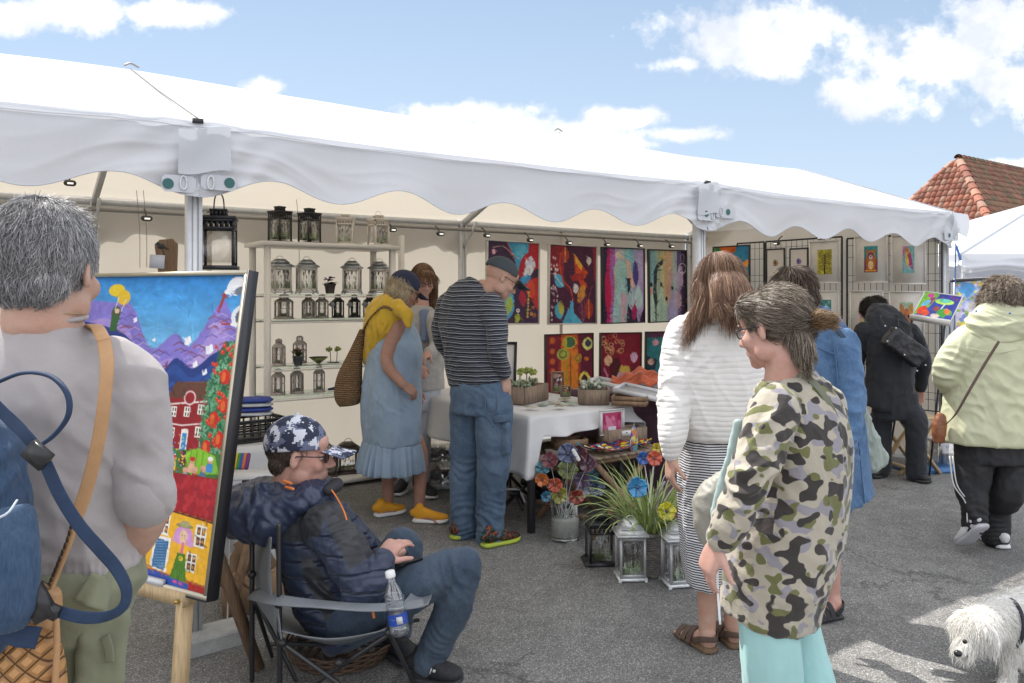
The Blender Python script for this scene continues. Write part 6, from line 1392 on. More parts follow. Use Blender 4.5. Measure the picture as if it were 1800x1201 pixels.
o = Bl().box((0, 0, .012), (.5, .3, .02)).put('blue_mat', mat('blue_tarp', (.03, .12, .30), rough=.5), None, local=True); o.location = G(1632, 826).tolist(); o.rotation_euler = (0, 0, .2); tag(o, 'flat blue folded tarp on the asphalt beside the stool', 'tarp')

# ================================================================== PEOPLE: shared builders
def _skin(H):
 n = H.noise(H.obj, 28, 4, .6); f = H.ramp(n, [(.3, 0.), (.7, 1.)]); g = H.ramp(H.noise(H.obj, 9, 5, .7), [(.38, 0.), (.66, 1.)]); t0 = H.tone1; c = H.mix(f, H.tone0, t0); setc(H, H.mix(H.m('MULTIPLY', g, .45), c, (t0[0]*.92, t0[1]*.66, t0[2]*.6, 1)))
 H.b.inputs['Subsurface Weight'].default_value = .12; H.b.inputs['Subsurface Radius'].default_value = (.012, .005, .003)
def skin(name, c, k=.86):
 def f(H): H.tone0 = (c[0]*k, c[1]*k*.92, c[2]*k*.9, 1); H.tone1 = (*c, 1); _skin(H)
 return mat(name, c, rough=.5, bump=.12, bscale=140, spec=.4, build=f)
SK = skin('skin', (.54, .35, .27)); SK2 = skin('tanned_skin', (.42, .25, .19)); SK3 = skin('pink_skin', (.58, .36, .30))
M_hair = attr_mat('hair', rough=.45, spec=.4)
def _weave(sc, dep=.002):
 def f(H):
  a = H.n('ShaderNodeTexWave', {'Vector': H.obj, 'Scale': sc, 'Distortion': 1.5, 'Detail': 2.}, 1); b = H.n('ShaderNodeTexNoise', {'Vector': H.obj, 'Scale': sc*3}, 0)
  bp = H.n('ShaderNodeBump', {'Strength': .6, 'Distance': dep, 'Height': H.m('ADD', H.m('ADD', a, b), H.m('MULTIPLY', H.noise(H.obj, 16, 5, .65), 9.))}); H.nt.links.new(bp, H.b.inputs['Normal'])
 return f
def knit(name, c, sc=300., var=.08, sheen=.3): return mat(name, c, rough=.9, var=var, vscale=10, sheen=sheen, build=_weave(sc, .0006), spec=.2)
def denim(name, c, hi, wear=.5):
 def f(H):
  n = H.noise(H.obj, 5., 5, .65); n2 = H.noise(H.vm('MULTIPLY', H.obj, (260, 260, 60)), 1., 2, .6)
  k = H.m('ADD', H.m('MULTIPLY', n, .7), H.m('MULTIPLY', n2, .35)); setc(H, H.mix(H.ramp(k, [(.38, 0.), (.75, 1.)]), (*c, 1), (*hi, 1)))
  bp = H.n('ShaderNodeBump', {'Strength': .4, 'Distance': .002, 'Height': H.m('ADD', n2, H.noise(H.obj, 22, 4, .6))}); H.nt.links.new(bp, H.b.inputs['Normal'])
 return mat(name, c, rough=.85, build=f, spec=.2, sheen=.1)
def frame_of(F, Uh=(0, 0, 1)):
 F = unit(F); Rr = unit(np.cross(F, Uh)); U2 = np.cross(Rr, F); return np.stack([Rr, F, U2], 1)
def head(B, hc, M, s=1., neck=None, nr=.056, jaw=1.):
 L = lambda x, y, z: hc+M@(np.array([x, y, z])*s); E = lambda c, r: B.ell(L(*c), np.array(r)*s, M=M, n=20)
 E((0, -.014, .032), (.074, .094, .086)); E((0, .025, -.02), (.066, .072, .075)); E((0, .042, -.06), (.050*jaw, .05, .045)); E((0, .072, -.088), (.024*jaw, .02, .02))
 E((0, .052, .045), (.058, .042, .042)); E((0, .078, .022), (.046, .012, .010))
 for k in (-1, 1): E((k*.038, .062, -.025), (.026, .024, .026)); E((k*.052*jaw, .01, -.06), (.018, .035, .03))
 B.tube([L(0, .090, .014), L(0, .104, -.012), L(0, .112, -.028)], [.007*s, .0085*s, .0115*s], 10)
 for k in (-1, 1): B.ell(L(k*.012, .099, -.033), np.array([.0085, .011, .008])*s, M=M, n=8)
 E((0, .089, -.056), (.023, .010, .0055)); E((0, .088, -.065), (.020, .010, .0065))
 for k in (-1, 1):
  Me = M@rotz(k*.35)@rotx(-.15)
  B.ell(L(k*.079, -.006, -.004), np.array([.008, .017, .031])*s, M=Me, n=12)
 if neck is not None: B.tube([L(0, -.02, -.045), L(0, -.022, -.085), np.array(neck)], [nr*s*.95, nr*s, nr*s*1.12], 14)
 return L
def head_post(hc, M, s=1.):
 def f(V, F):
  q = (V-hc)@M/s; N = normals(V, F); d = np.zeros(len(V))
  for k in (-1, 1): d -= .009*np.exp(-(((q[:, 0]-k*.031)/.017)**2+((q[:, 1]-.082)/.03)**2+((q[:, 2]-.004)/.012)**2))
  d -= .003*np.exp(-((q[:, 0]/.022)**2+((q[:, 1]-.095)/.02)**2+((q[:, 2]+.0605)/.0022)**2))
  for k in (-1, 1): d -= .006*np.exp(-(((q[:, 0]-k*.086)/.008)**2+((q[:, 1]-.002)/.009)**2+((q[:, 2]-.0)/.014)**2))
  d += .0012*(fbm(V*26, 2, 3)-.5)
  return V+N*(d*s)[:, None]
 return f
M_eyew = mat('eye_white', (.7, .68, .65), rough=.25); M_iris = mat('iris', (.05, .07, .09), rough=.15); M_lid = None
def eyes(root, hc, M, s, skinm, brow=(.25, .2, .16)):
 L = lambda x, y, z: hc+M@(np.array([x, y, z])*s)
 for k in (-1, 1):
  e = Bl().ell(L(k*.031, .0745, .003), .0115*s, M=M, n=16).put('eye', M_eyew, root, True); Bl().ell(L(k*.031, .0825, .0015), np.array([.0052, .004, .0052])*s, M=M, n=12).put('iris', M_iris, e, True)
  Bl().ell(L(k*.031, .0745, .006), np.array([.0135, .0132, .0095])*s, M=M, n=14).put('eyelid', skinm, root, True)
  Bl().tube([L(k*.016, .092, .022), L(k*.031, .0935, .027), L(k*.048, .083, .023)], [.0028*s, .0035*s, .002*s], 6, sm=3).put('eyebrow', mat('brow_%d' % int(brow[0]*1000), brow, rough=.8), root, True)
def glasses(root, hc, M, s, col=(.02, .02, .02), lens=None, r=.021, name='glasses'):
 L = lambda x, y, z: hc+M@(np.array([x, y, z])*s); m = mat('spectacle_%d' % int(col[0]*1e3+col[1]*1e4), col, rough=.3)
 g = Bl()
 for k in (-1, 1):
  pts = [L(k*.033+r*1.15*math.cos(a), .099-abs(k*.033+r*math.cos(a))*.18, .002+r*.8*math.sin(a)) for a in np.linspace(0, 6.2832, 22)]; g.tube(pts, .0022*s, 6, caps=False)
  g.tube([L(k*.057, .089, .008), L(k*.077, .06, .010), L(k*.081, .0, .010), L(k*.081, -.012, -.004)], .0022*s, 6, sm=3)
 g.tube([L(-.012, .098, .006), L(0, .100, .009), L(.012, .098, .006)], .0022*s, 6, sm=3); o = g.put(name, m, root, True)
 if lens:
  for k in (-1, 1): Bl().ell(L(k*.033, .0955, .002), np.array([r*1.12, .0016, r*.78])*s, M=M, n=16).put('lens', lens, o, True)
 return o
def hand(B, wr, d, pn, thumb=1, curl=.35, s=1., spread=.10, tcurl=.5):
 """palm and five fingers. d = finger direction, pn = palm normal (the side the fingers curl to), thumb = side (+1/-1) along d x pn"""
 d = unit(d); pn = unit(np.array(pn, float)-d*(np.array(pn, float)@d)); sd = np.cross(d, pn)*thumb; wr = np.array(wr, float)
 B.loft([wr-d*.012*s, wr+d*.012*s, wr+d*.04*s, wr+d*.072*s, wr+d*.092*s, wr+d*.1*s], np.array([.024, .027, .037, .041, .038, .03])*s, np.array([.018, .018, .0165, .014, .011, .006])*s, X=sd, n=16, p=2.6)
 for i, (off, L_, r_) in enumerate(((.029, .072, .0088), (.010, .080, .0092), (-.010, .074, .0088), (-.028, .058, .0077))):
  p = wr+d*(.086-.004*abs(i-1))*s+sd*off*s; dd = unit(d+sd*(off*spread*25)); a = curl*(.8+.12*i); pts = [p-dd*.01*s, p]; 
  for f_ in (.45, .30, .25):
   ang = a; dd = unit(dd*math.cos(ang)+pn*math.sin(ang)); p = p+dd*L_*f_*s; pts.append(p); a = curl*1.25
  B.tube(pts, [r_*s, r_*s, r_*.95*s, r_*.88*s, r_*.72*s], 10)
 p = wr+d*.022*s+sd*.022*s; dd = unit(d*.75+sd*.75+pn*.35); q1 = p+dd*.038*s; dd2 = unit(dd+d*tcurl+pn*tcurl*.6); q2 = q1+dd2*.030*s; q3 = q2+unit(dd2+pn*.3)*.024*s
 B.tube([p, q1, q2, q3], [.0135*s, .0115*s, .0098*s, .008*s], 10)
def limb(B, pts, rs, n=14, sm=4, flat=1., X=None): return B.tube(pts, rs, n, flat=flat, X=X, sm=sm)
def torso(B, rings, S, p=2.3, n=28):
 B.loft([r[0] for r in rings], [r[1] for r in rings], [r[2] for r in rings], X=S, n=n, p=p); return B
def smooth_rings(rings, k=4):
 A = np.array([list(r[0])+[r[1], r[2]] for r in rings], float); n = len(A); x = np.arange(n); q = np.linspace(0, n-1, (n-1)*k+1); D = np.stack([np.interp(q, x, A[:, i]) for i in range(5)], 1)
 for _ in range(3): D[1:-1] = .25*D[:-2]+.5*D[1:-1]+.25*D[2:]
 return [(d[:3], d[3], d[4]) for d in D]
def foot(B, heel, toe, ankle, s=1.):
 heel, toe = np.array(heel, float), np.array(toe, float); d = unit(toe-heel); L = np.linalg.norm(toe-heel); sd = unit(np.cross(d, [0, 0, 1]))
 pt = lambda t, z: heel+d*L*t+np.array([0, 0, z])
 B.loft([pt(.0, .03), pt(.06, .032), pt(.25, .04), pt(.5, .035), pt(.75, .022), pt(.84, .018)], np.array([.015, .03, .031, .034, .043, .036])*s, np.array([.014, .028, .036, .03, .02, .014])*s, X=sd, n=16)
 for i in range(5): o = (i-2)*.0165*s; B.tube([pt(.74, .016)+sd*o*.9, pt(.98-.035*abs(i-1), .012)+sd*o*1.1], [.011, .0085 if i else .0105], 8)
 B.tube([pt(.12, .05), np.array(ankle)], [.034*s, .032*s], 12)
def shoe(root, heel, toe, mu, ms, h=.085, w=1., lace=None, name='shoe', pitch=0.):
 heel, toe = np.array(heel, float), np.array(toe, float); d = unit(toe-heel); L = np.linalg.norm(toe-heel); sd = unit(np.cross(d, [0, 0, 1])); up = np.cross(sd, d)
 T_ = np.array([-.02, .0, .08, .22, .4, .6, .8, .93, 1.0]); hw = np.array([.012, .026, .034, .036, .036, .043, .044, .034, .014])*w; hh = np.array([.4, .8, 1.0, 1.02, .86, .62, .48, .38, .2])*h
 t = Bl(); t.loft([heel+d*L*a+up*(.024+q/2) for a, q in zip(T_, hh)], hw, hh/2+.004, X=sd, n=20, p=2.5); t.tube([heel+d*L*.24+up*.05, heel+d*L*.17+up*(h+.022)], [.034*w, .034*w], 14)
 V, F = remesh(t, .006, 2); N = normals(V, F); V = V+N*((fbm(V*40, 2, 5)-.5)*.002)[:, None]; o = put(name, V, F, mu, root, True)
 s_ = Bl(); s_.loft([heel+d*L*a+up*z for a, z in zip(T_, [.02, .017, .015, .015, .014, .014, .016, .02, .026])], hw+.006, [.008, .012, .0145, .0145, .013, .013, .014, .012, .006], X=sd, n=20, p=3.2); s_.put('sole', ms, o, True)
 if lace is not None:
  for i in range(4): a = .36+.085*i; hgt = np.interp(a, T_, hh)+.027; Bl().tube([heel+d*L*a+sd*.020+up*(hgt-.010), heel+d*L*(a+.02)+up*(hgt+.001), heel+d*L*(a+.04)-sd*.020+up*(hgt-.010)], .0028, 6, sm=3).put('lace', lace, o, True)
 return o
def cap(root, hc, M, s, m, mv=None, vis=.085, puff=1., drop=0., band=None):
 L = lambda x, y, z: hc+M@(np.array([x, y, z])*s)
 b = Bl(); b.ell(L(0, -.016, .040), np.array([.086, .107, .094*puff])*s, M=M, n=28)
 def post(V, F):
  q = (V-hc)@M/s; zc = .032+drop+.01*np.clip(-q[:, 1]/.1, 0, 1)*-1.4; q[:, 2] = np.maximum(q[:, 2], zc); ang = np.arctan2(q[:, 0], q[:, 1]+.016)
  seam = np.exp(-((np.mod(ang+math.pi/6, math.pi/3)-math.pi/6)/.05)**2)*(q[:, 2] > zc+.004); q *= (1-.012*seam+.008*(fbm(q*30, 2, 4)-.5))[:, None]; return hc+(q*s)@M.T
 o = skin_put('cap', b, m, root, .006*s, 2, post)
 def vf(a, r_):
  an = (a-.5)*2.0; y = .052+.052*np.cos(an)+r_*vis*(.55+.45*np.cos(an)); x = .083*np.sin(an)*(1+.05*r_)*.98; z = .034+drop-.012*r_-.16*(x*x)/.08*(.4+r_)*.9; return hc+(np.stack([x, y, z], 1)*s)@M.T
 V, F = sheet(vf, 26, 8); v_ = put('visor', V, F, mv or m, o, True); v_.modifiers.new('s', 'SOLIDIFY').thickness = .004
 Bl().ell(L(0, -.016, .134*puff+.0), .007*s, n=8).put('button', m, o, True)
 return o
def hair(root, hc, M, s, shells, n, length, cols, flow=None, lift=.25, width=.0011, curl=0., grav=.2, jitter=.25, vox=.006, seed=1, shellcol=None, name='hair', amp=.004, sel=None, seg=5, parent=None):
 b = Bl()
 for sh in shells:
  if sh[0] == 'e': b.ell(hc+M@(np.array(sh[1])*s), np.array(sh[2])*s, M=M@(np.array(sh[3]) if len(sh) > 3 else np.eye(3)), n=20)
  else: b.tube([hc+M@(np.array(q)*s) for q in sh[1]], [r*s for r in sh[2]], 14, sm=3, flat=sh[3] if len(sh) > 3 else 1., X=M[:, 0])
 V, F = remesh(b, vox, 2); N = normals(V, F); ql = (V-hc)@M/s
 fl = flow or (lambda q: q-np.array([0, -.05, .11])+np.array([0, 0, -.03]))
 V = V+N*(amp*(fbm(np.stack([np.arctan2(ql[:, 0], ql[:, 1])*9, ql[:, 2]*14, ql[:, 1]*10], 1), 3, seed)-.5)*2)[:, None]
 def fw(Pn, Nn): q = (Pn-hc)@M/s; f = fl(q); f = f/(np.linalg.norm(f, axis=1)[:, None]+1e-9); return f@M.T
 sv, sf, sc_ = strands(V, F, n, length, fw, lift, width, curl, seg, seed, jitter, cols=cols, grav=grav, sel=(lambda X_: sel((X_-hc)@M/s)) if sel else None)
 base = lin(np.array(shellcol if shellcol else cols[0][0]))*.75
 Vn, Fn, Cn = join_np([(V, F, base), (sv, sf, sc_)])
 return put(name, Vn, Fn, M_hair, root, True, Cn)
SCALP = [('e', (0, -.024, .038), (.081, .096, .092)), ('e', (0, -.062, -.02), (.066, .045, .058))]
def bandrib(name, c0, c1, n): pass

# ------------------------------------------------------------------ 1. man in the lilac grey jumper, seen from behind
Y1 = 1.4
m1 = thing('person', 'grey haired person in lilac grey jumper seen from behind, in front of the big painting', 'person', (-.815, Y1, 0))
hc = P(83, 478, Y1+.0); M = frame_of((.03, 1, -.06)); B = Bl(); head(B, hc, M, .96, P(82, 590, Y1-.0), .060)
Q = lambda x, y, Y=Y1: P(x, y, Y)
rg1 = [(Q(85, 1040), .155, .10), (Q(82, 940), .13, .095), (Q(78, 800), .145, .10), (Q(72, 680), .16, .10), (Q(75, 620), .12, .075), (Q(80, 580), .05, .05)]
torso(B, smooth_rings(rg1), (1, 0, 0))
ra = [Q(190, 668), Q(240, 790), Q(258, 880, 1.39), Q(225, 958, 1.46), Q(165, 1000, 1.56)]; la = [Q(-50, 668), Q(-98, 790), Q(-112, 880, 1.39), Q(-60, 965, 1.5), Q(0, 1000, 1.58)]
for a in (ra, la): limb(B, a, [.040, .036, .042, .037, .027]); 
hand(B, Q(160, 1002, 1.565), (-.8, .3, -.3), (0, -.6, -.6), 1, .6); hand(B, Q(8, 1002, 1.585), (.8, .3, -.3), (0, -.6, -.6), -1, .6)
for x in (36, 112):
 k = Q(x, 1050); limb(B, [k, np.array([k[0]-.0, 1.42, .50]), np.array([k[0], 1.4, .08])], [.07, .05, .038]); foot(B, (k[0], 1.35, 0), (k[0]+.02*(1 if x > 50 else -1), 1.60, 0), (k[0], 1.4, .09))
skin_put('body', B, SK, m1, .005, 2, head_post(hc, M, .96))
G1 = [((.68, .67, .68), 4), ((.54, .54, .55), 4), ((.40, .40, .41), 3), ((.82, .81, .80), 3), ((.28, .27, .28), 1)]
hair(m1, hc, M, .95, [('e', (0, -.022, .040), (.083, .098, .094)), ('e', (0, -.055, -.018), (.071, .050, .052))], 26000, lambda X_: .030-.012*np.clip((hc[2]+.03-X_[:, 2])/.08, 0, 1), G1, lift=.42, width=.0006, curl=.08, grav=.3, jitter=.28, seed=3, flow=lambda q: q*[1, 1, 1]-np.array([.0, -.02, .115])+np.array([0, .0, -.025]), shellcol=(.42, .42, .43), amp=.005)
hair(m1, hc, M, .95, [('e', (0, .0, .10), (.050, .06, .020))], 1800, .034, [((.62, .61, .60), 3), ((.80, .79, .77), 3), ((.40, .38, .38), 3)], lift=1.3, width=.0009, curl=.25, grav=.05, jitter=.7, seed=5, flow=lambda q: np.stack([q[:, 0]*4, q[:, 1]*0+.4, q[:, 2]*0], 1), shellcol=(.4, .39, .4), name='tousled_hair', amp=.008)
M_lilac = knit('lilac_knit', (.415, .38, .38)); B = Bl()
rg = [(Q(86, 1000), .150, .110), (Q(84, 955), .150, .112), (Q(80, 880), .148, .115), (Q(77, 790), .152, .12), (Q(73, 700), .172, .12), (Q(73, 650), .165, .11), (Q(76, 608), .118, .088), (Q(80, 578), .068, .066), (Q(81, 565), .060, .062)]
torso(B, smooth_rings(rg), (1, 0, 0), 2.25)
limb(B, [Q(195, 655), Q(224, 690), Q(246, 800), Q(256, 875, 1.385)], [.062, .060, .051, .049]); limb(B, [Q(-52, 655), Q(-80, 690), Q(-103, 800), Q(-112, 875, 1.385)], [.064, .064, .055, .052])
def post1(V, F):
 V = folds(.010, (6, 6, 3.6), 11, [(Q(215, 760), (.4, 0, -1), .006, .05, .07), (Q(250, 860), (0.2, 0, 1), .006, .035, .05), (Q(90, 930), (0, 0, 1), .005, .07, .09), (Q(200, 700), (1, 0, -.8), .005, .05, .08)])(V, F)
 N = normals(V, F); zb = np.clip((1.028-V[:, 2])/.012, 0, 1)*(V[:, 2] < 1.03)*(np.abs(V[:, 0]-Q(84, 900)[0]) < .17); a = np.arctan2(V[:, 1]-Y1, V[:, 0]+.815); V = V+N*(zb*(.0016*np.sin(a*150)-.004))[:, None]; return V
skin_put('jumper', B, M_lilac, m1, .0055, 3, post1)
ap_ = [Q(150, 606, 1.33)+np.array([0, .02, 0]), Q(176, 640, 1.298), Q(190, 690, 1.293), Q(192, 745, 1.30), Q(205, 790, 1.33)]
for A_, B2 in ((Q(252, 858, 1.387), Q(256, 876, 1.385)),): Bl().tube([A_, B2], [.0515, .0515], 20, caps=True).put('cuff', M_lilac, m1, True)
Bl().tube([Q(80, 572)+np.array([.064*math.cos(a), .062*math.sin(a), .012+.006*math.sin(a)]) for a in np.linspace(0, 6.283, 40)], .0045, 8, caps=False).put('neckband', M_lilac, m1, True)
ch = Bl().tube([Q(84, 566)+np.array([.0625*math.cos(a), .064*math.sin(a)-.003, .014-.004*math.sin(a)]) for a in np.linspace(0, 6.283, 60)], .0012, 5, caps=False); ch.put('necklace', mat('fine_gold', (.5, .35, .2), metal=.8, rough=.3), m1, True)
M_olive = mat('olive_cotton', (.22, .23, .15), rough=.85, var=.18, vscale=5, bump=.35, bscale=18, sheen=.15); B = Bl()
torso(B, [(Q(86, 975), .150, .110), (Q(86, 1010), .156, .115), (Q(84, 1060), .142, .115), (Q(80, 1100), .13, .11)], (1, 0, 0), 2.4)
for x, k in ((30, -1), (112, 1)): c0 = Q(x, 1070); limb(B, [c0, np.array([c0[0]+.0, Y1, .80]), np.array([c0[0]-.005*k, Y1+.01, .48]), np.array([c0[0]-.01*k, Y1, .10])], [.092, .088, .076, .068])
cp = Q(205, 1120, 1.36); 
skin_put('trousers', B, M_olive, m1, .008, 3, folds(.010, (7, 7, 4), 14, [(Q(190, 1040), (.4, 0, -1), .008, .05, .09), (Q(120, 1090), (1, 0, -.3), .006, .06, .1)]))
b = Bl(); b.box(Q(180, 1140, 1.345), (.075, .022, .13), M=rotz(.6)@roty(.08)); o = skin_put('thigh_pocket', b, M_olive, m1, .006, 3, folds(.004, (14, 14, 9), 4)); 
ribbon([Q(184, 1118, 1.33), Q(191, 1140, 1.325), Q(193, 1165, 1.325)], .016, .003, (1, 0, 0), 'pocket_tab', M_olive, o)
ribbon([Q(145, 1030, 1.29), Q(170, 1040, 1.30), Q(192, 1048, 1.335)], .05, .006, (0, 0, 1), 'pocket_flap', M_olive, m1)
for x in (30, 112): c0 = Q(x, 1070); shoe(m1, (c0[0], 1.34, 0), (c0[0]+.02, 1.62, 0), mat('tan_leather_shoe', (.2, .12, .07), rough=.5), mat('dark_sole', (.03, .03, .03)))
# backpack
M_can = denim('blue_canvas', (.025, .055, .11), (.085, .13, .21)); M_strapb = mat('blue_webbing', (.02, .045, .105), rough=.65, var=.2, vscale=30, build=_weave(300, .001))
bp = thing('backpack', 'blue canvas backpack hanging at the left behind the lilac grey jumper', 'backpack', Q(-30, 900, 1.17)); B = Bl(); S_ = (1, .25, 0); Q_ = Q; Q = lambda x, y, Y=Y1: P(x-30, y, Y)
torso(B, smooth_rings([(Q(-40, 1128, 1.18), .055, .05), (Q(-38, 1105, 1.175), .085, .07), (Q(-38, 1000, 1.17), .09, .08), (Q(-38, 880, 1.17), .086, .078), (Q(-40, 790, 1.175), .075, .07), (Q(-45, 740, 1.18), .055, .05), (Q(-50, 712, 1.18), .03, .03)]), S_, 2.6)
bo = skin_put('body', B, M_can, bp, .006, 3, folds(.009, (9, 9, 5), 21, [(Q(20, 840, 1.1), (.3, 0, -1), .006, .05, .08), (Q(20, 760, 1.1), (1, 0, -1), .006, .04, .06)]))
B = Bl(); torso(B, smooth_rings([(Q(-10, 1100, 1.11), .06, .02), (Q(-10, 1060, 1.10), .075, .03), (Q(-10, 960, 1.10), .078, .032), (Q(-12, 905, 1.11), .07, .02)]), S_, 3.); pk_ = skin_put('front_pocket', B, M_can, bp, .006, 2, folds(.005, (10, 10, 6), 22))
Bl().tube([Q(-50, 930, 1.07), Q(-5, 920, 1.065), Q(40, 905, 1.075), Q(60, 880, 1.10)], .0018, 5, sm=4).put('stitching', mat('pale_thread', (.4, .45, .5)), pk_, True)
Q = Q_; V_ = [Q(5, 668, 1.14), Q(45, 655, 1.13), Q(90, 662, 1.13), Q(118, 692, 1.13), Q(120, 730, 1.13), Q(95, 765, 1.13), Q(60, 790, 1.12)]
Bl().tube([Q(-40, 690, 1.14)]+V_, .006, 8, sm=6, flat=.5).put('grab_handle', M_strapb, bp, True)
ribbon([Q(-20, 700, 1.11), Q(15, 735, 1.11), Q(45, 765, 1.105), Q(75, 805, 1.11), Q(105, 870, 1.12), Q(140, 925, 1.13), Q(175, 965, 1.14), Q(205, 1000, 1.16), Q(222, 1035, 1.17), Q(217, 1066, 1.17), Q(190, 1083, 1.16), Q(150, 1086, 1.14), Q(105, 1076, 1.13), Q(70, 1062, 1.13)], .018, .003,
 [(.9, 0, .4), (.9, 0, .4), (.8, 0, .6), (.85, .1, .5), (.9, .2, .4), (.8, .3, .5), (.7, .5, .4), (.6, .7, .3), (.5, .8, .1), (.3, .6, -.5), (.0, .4, -.9), (-.1, 0, -1), (-.1, 0, -1), (0, 0, -1)], 'shoulder_strap', M_strapb, bp)
Bl().box(Q(66, 800, 1.095), (.034, .012, .026), M=roty(.7)).put('strap_adjuster', M_plastb, bp); Bl().box(Q(68, 1060, 1.12), (.03, .014, .05), M=roty(-.5)).put('buckle', M_plastb, bp); Bl().box(Q(92, 1075, 1.12), (.018, .012, .018), M=roty(.4)).put('strap_slider', M_plastb, bp)
ribbon([Q(10, 1090, 1.13), Q(25, 1115, 1.13), Q(68, 1122, 1.14)], .03, .003, (0, .2, 1), 'strap_end', M_strapb, bp)
# woven tan bag with long leather strap
def _wov(H):
 w1 = H.n('ShaderNodeTexBrick', {'Vector': H.vm('MULTIPLY', H.n('ShaderNodeVectorRotate', {'Vector': H.obj, 'Angle': .785}, rotation_type='Y_AXIS'), (1, 1, 1)), 'Scale': 1.}, 0)
 v = H.n('ShaderNodeVectorRotate', {'Vector': H.obj, 'Angle': .785}, rotation_type='Y_AXIS'); sp_ = H.nt.nodes.new('ShaderNodeSeparateXYZ'); H.nt.links.new(v, sp_.inputs[0])
 fx = H.m('PINGPONG', H.m('MULTIPLY', sp_.outputs[0], 52.), .5); fz = H.m('PINGPONG', H.m('MULTIPLY', sp_.outputs[2], 52.), .5); e = H.m('MINIMUM', fx, fz)
 par = H.m('MODULO', H.m('ADD', H.m('FLOOR', H.m('MULTIPLY', sp_.outputs[0], 52.)), H.m('FLOOR', H.m('ADD', H.m('MULTIPLY', sp_.outputs[2], 52.), 200.))), 2.)
 n = H.noise(H.obj, 25, 4, .6); setc(H, H.mix(H.ramp(e, [(.02, 0.), (.09, 1.)]), (.11, .05, .02, 1), H.mix(n, (.42, .20, .07, 1), (.62, .34, .14, 1))))
 bp_ = H.n('ShaderNodeBump', {'Strength': 1., 'Distance': .006, 'Height': H.ramp(e, [(.0, 0.), (.25, 1.)])}); H.nt.links.new(bp_, H.b.inputs['Normal'])
M_wov = mat('woven_leather', rough=.45, spec=.4, build=_wov); M_tan = mat('tan_leather', (.43, .24, .11), rough=.5, var=.15, vscale=10, bump=.15)
wbg = thing('shoulder_bag', 'woven tan leather bag with a long strap, lower left corner below the backpack', 'bag', Q(25, 1180, 1.24)); B = Bl()
torso(B, smooth_rings([(Q(10, 1330, 1.22), .06, .03), (Q(10, 1300, 1.22), .095, .05), (Q(12, 1200, 1.22), .082, .055), (Q(20, 1130, 1.22), .070, .045), (Q(40, 1085, 1.22), .052, .03), (Q(55, 1062, 1.22), .035, .02)]), (1, 0, 0), 2.8)
skin_put('body', B, M_wov, wbg, .005, 2, folds(.003, (8, 8, 8), 7))
Bl().tube([Q(98, 1085, 1.205), Q(100, 1130, 1.20), Q(97, 1200, 1.20), Q(90, 1260, 1.2)], .005, 8, sm=4).put('edge_piping', M_tan, wbg, True)
B = Bl(); torso(B, [(Q(62, 1085, 1.21), .04, .02), (Q(78, 1060, 1.21), .028, .016), (Q(88, 1035, 1.21), .016, .012)], (1, 0, 0)); skin_put('gathered_neck', B, M_tan, wbg, .004, 2, folds(.003, (30, 30, 6), 7))
ribbon([Q(183, 598, 1.30), Q(188, 640, 1.265), Q(184, 700, 1.25), Q(172, 780, 1.245), Q(152, 860, 1.24), Q(132, 915, 1.235)], .021, .004, [(1, .25, 0)]*2+[(1, .1, 0)]*4, 'strap', M_tan, wbg)
ribbon([Q(183, 598, 1.30), Q(170, 575, 1.36), Q(158, 580, 1.43), Q(160, 650, 1.52), Q(150, 800, 1.53)], .021, .004, (1, .1, 0), 'strap', M_tan, wbg)
b = Bl(); pts = [Q(132, 915, 1.235), Q(122, 950, 1.23), Q(108, 985, 1.225), Q(96, 1015, 1.22), Q(86, 1040, 1.21)]
for i in range(12): a = np.array(pts[min(int(i/3), 3)])*(1-(i/3) % 1)+np.array(pts[min(int(i/3)+1, 4)])*((i/3) % 1); b.ell(a, (.006, .005, .009), n=8)
b.put('ring_chain', mat('bronze', (.2, .12, .07), metal=.7, rough=.35), wbg, True); Bl().tube([p_+np.array([.004, -.003, 0]) for p_ in pts], .004, 6, sm=4).put('leather_cord', M_tan, wbg, True)
Bl().tube([Q(60, 1022, 1.2), Q(75, 1028, 1.2), Q(88, 1040, 1.21)], .005, 6, sm=3).put('clasp', mat('bronze', (.2, .12, .07), metal=.7, rough=.35), wbg, True)

# ------------------------------------------------------------------ 2. seated man in camp chair
m2 = thing('person', 'seated man in blue patterned cap and navy quilted jacket, holding a phone', 'person', P(610, 1160, 3.05)*[1, 1, 0])
Q = lambda x, y, Y=3.1: P(x, y, Y)
F2 = np.array([1, .12, -.06]); M = frame_of(F2); s2 = 1.14; hc = Q(527, 800, 3.08); S2 = unit(np.array([.12, -1, 0])); B = Bl()
head(B, hc, M, s2, Q(508, 872, 3.1), .062)
torso(B, smooth_rings([(Q(618, 1095), .16, .11), (Q(590, 1050), .15, .11), (Q(560, 970), .16, .11), (Q(545, 915), .15, .10), (Q(522, 885), .08, .07)]), S2)
raj = [Q(572, 918, 2.93), Q(640, 1032, 2.84), Q(668, 990, 2.88)]; laj = [Q(590, 905, 3.28), Q(668, 1000, 3.30), Q(695, 975, 3.12)]
limb(B, raj, [.05, .042, .030]); limb(B, laj, [.05, .042, .030])
hand(B, Q(664, 992, 2.89), (.5, .45, .55), (.3, .6, -.7), -1, .55, 1.05); hand(B, Q(704, 968, 3.10), (-.75, -.62, .0), (-.2, .2, -1), -1, .45, 1.05)
nk = [Q(625, 1078, 2.98), Q(815, 992, 2.98), Q(742, 1165, 3.02)]; fk = [Q(630, 1068, 3.22), Q(712, 962, 3.27), Q(690, 1120, 3.25)]
limb(B, nk, [.075, .055, .04], sm=0); limb(B, fk, [.075, .055, .04], sm=0)
skin_put('body', B, SK3, m2, .0052, 2, head_post(hc, M, s2)); eyes(m2, hc, M, s2, SK3)
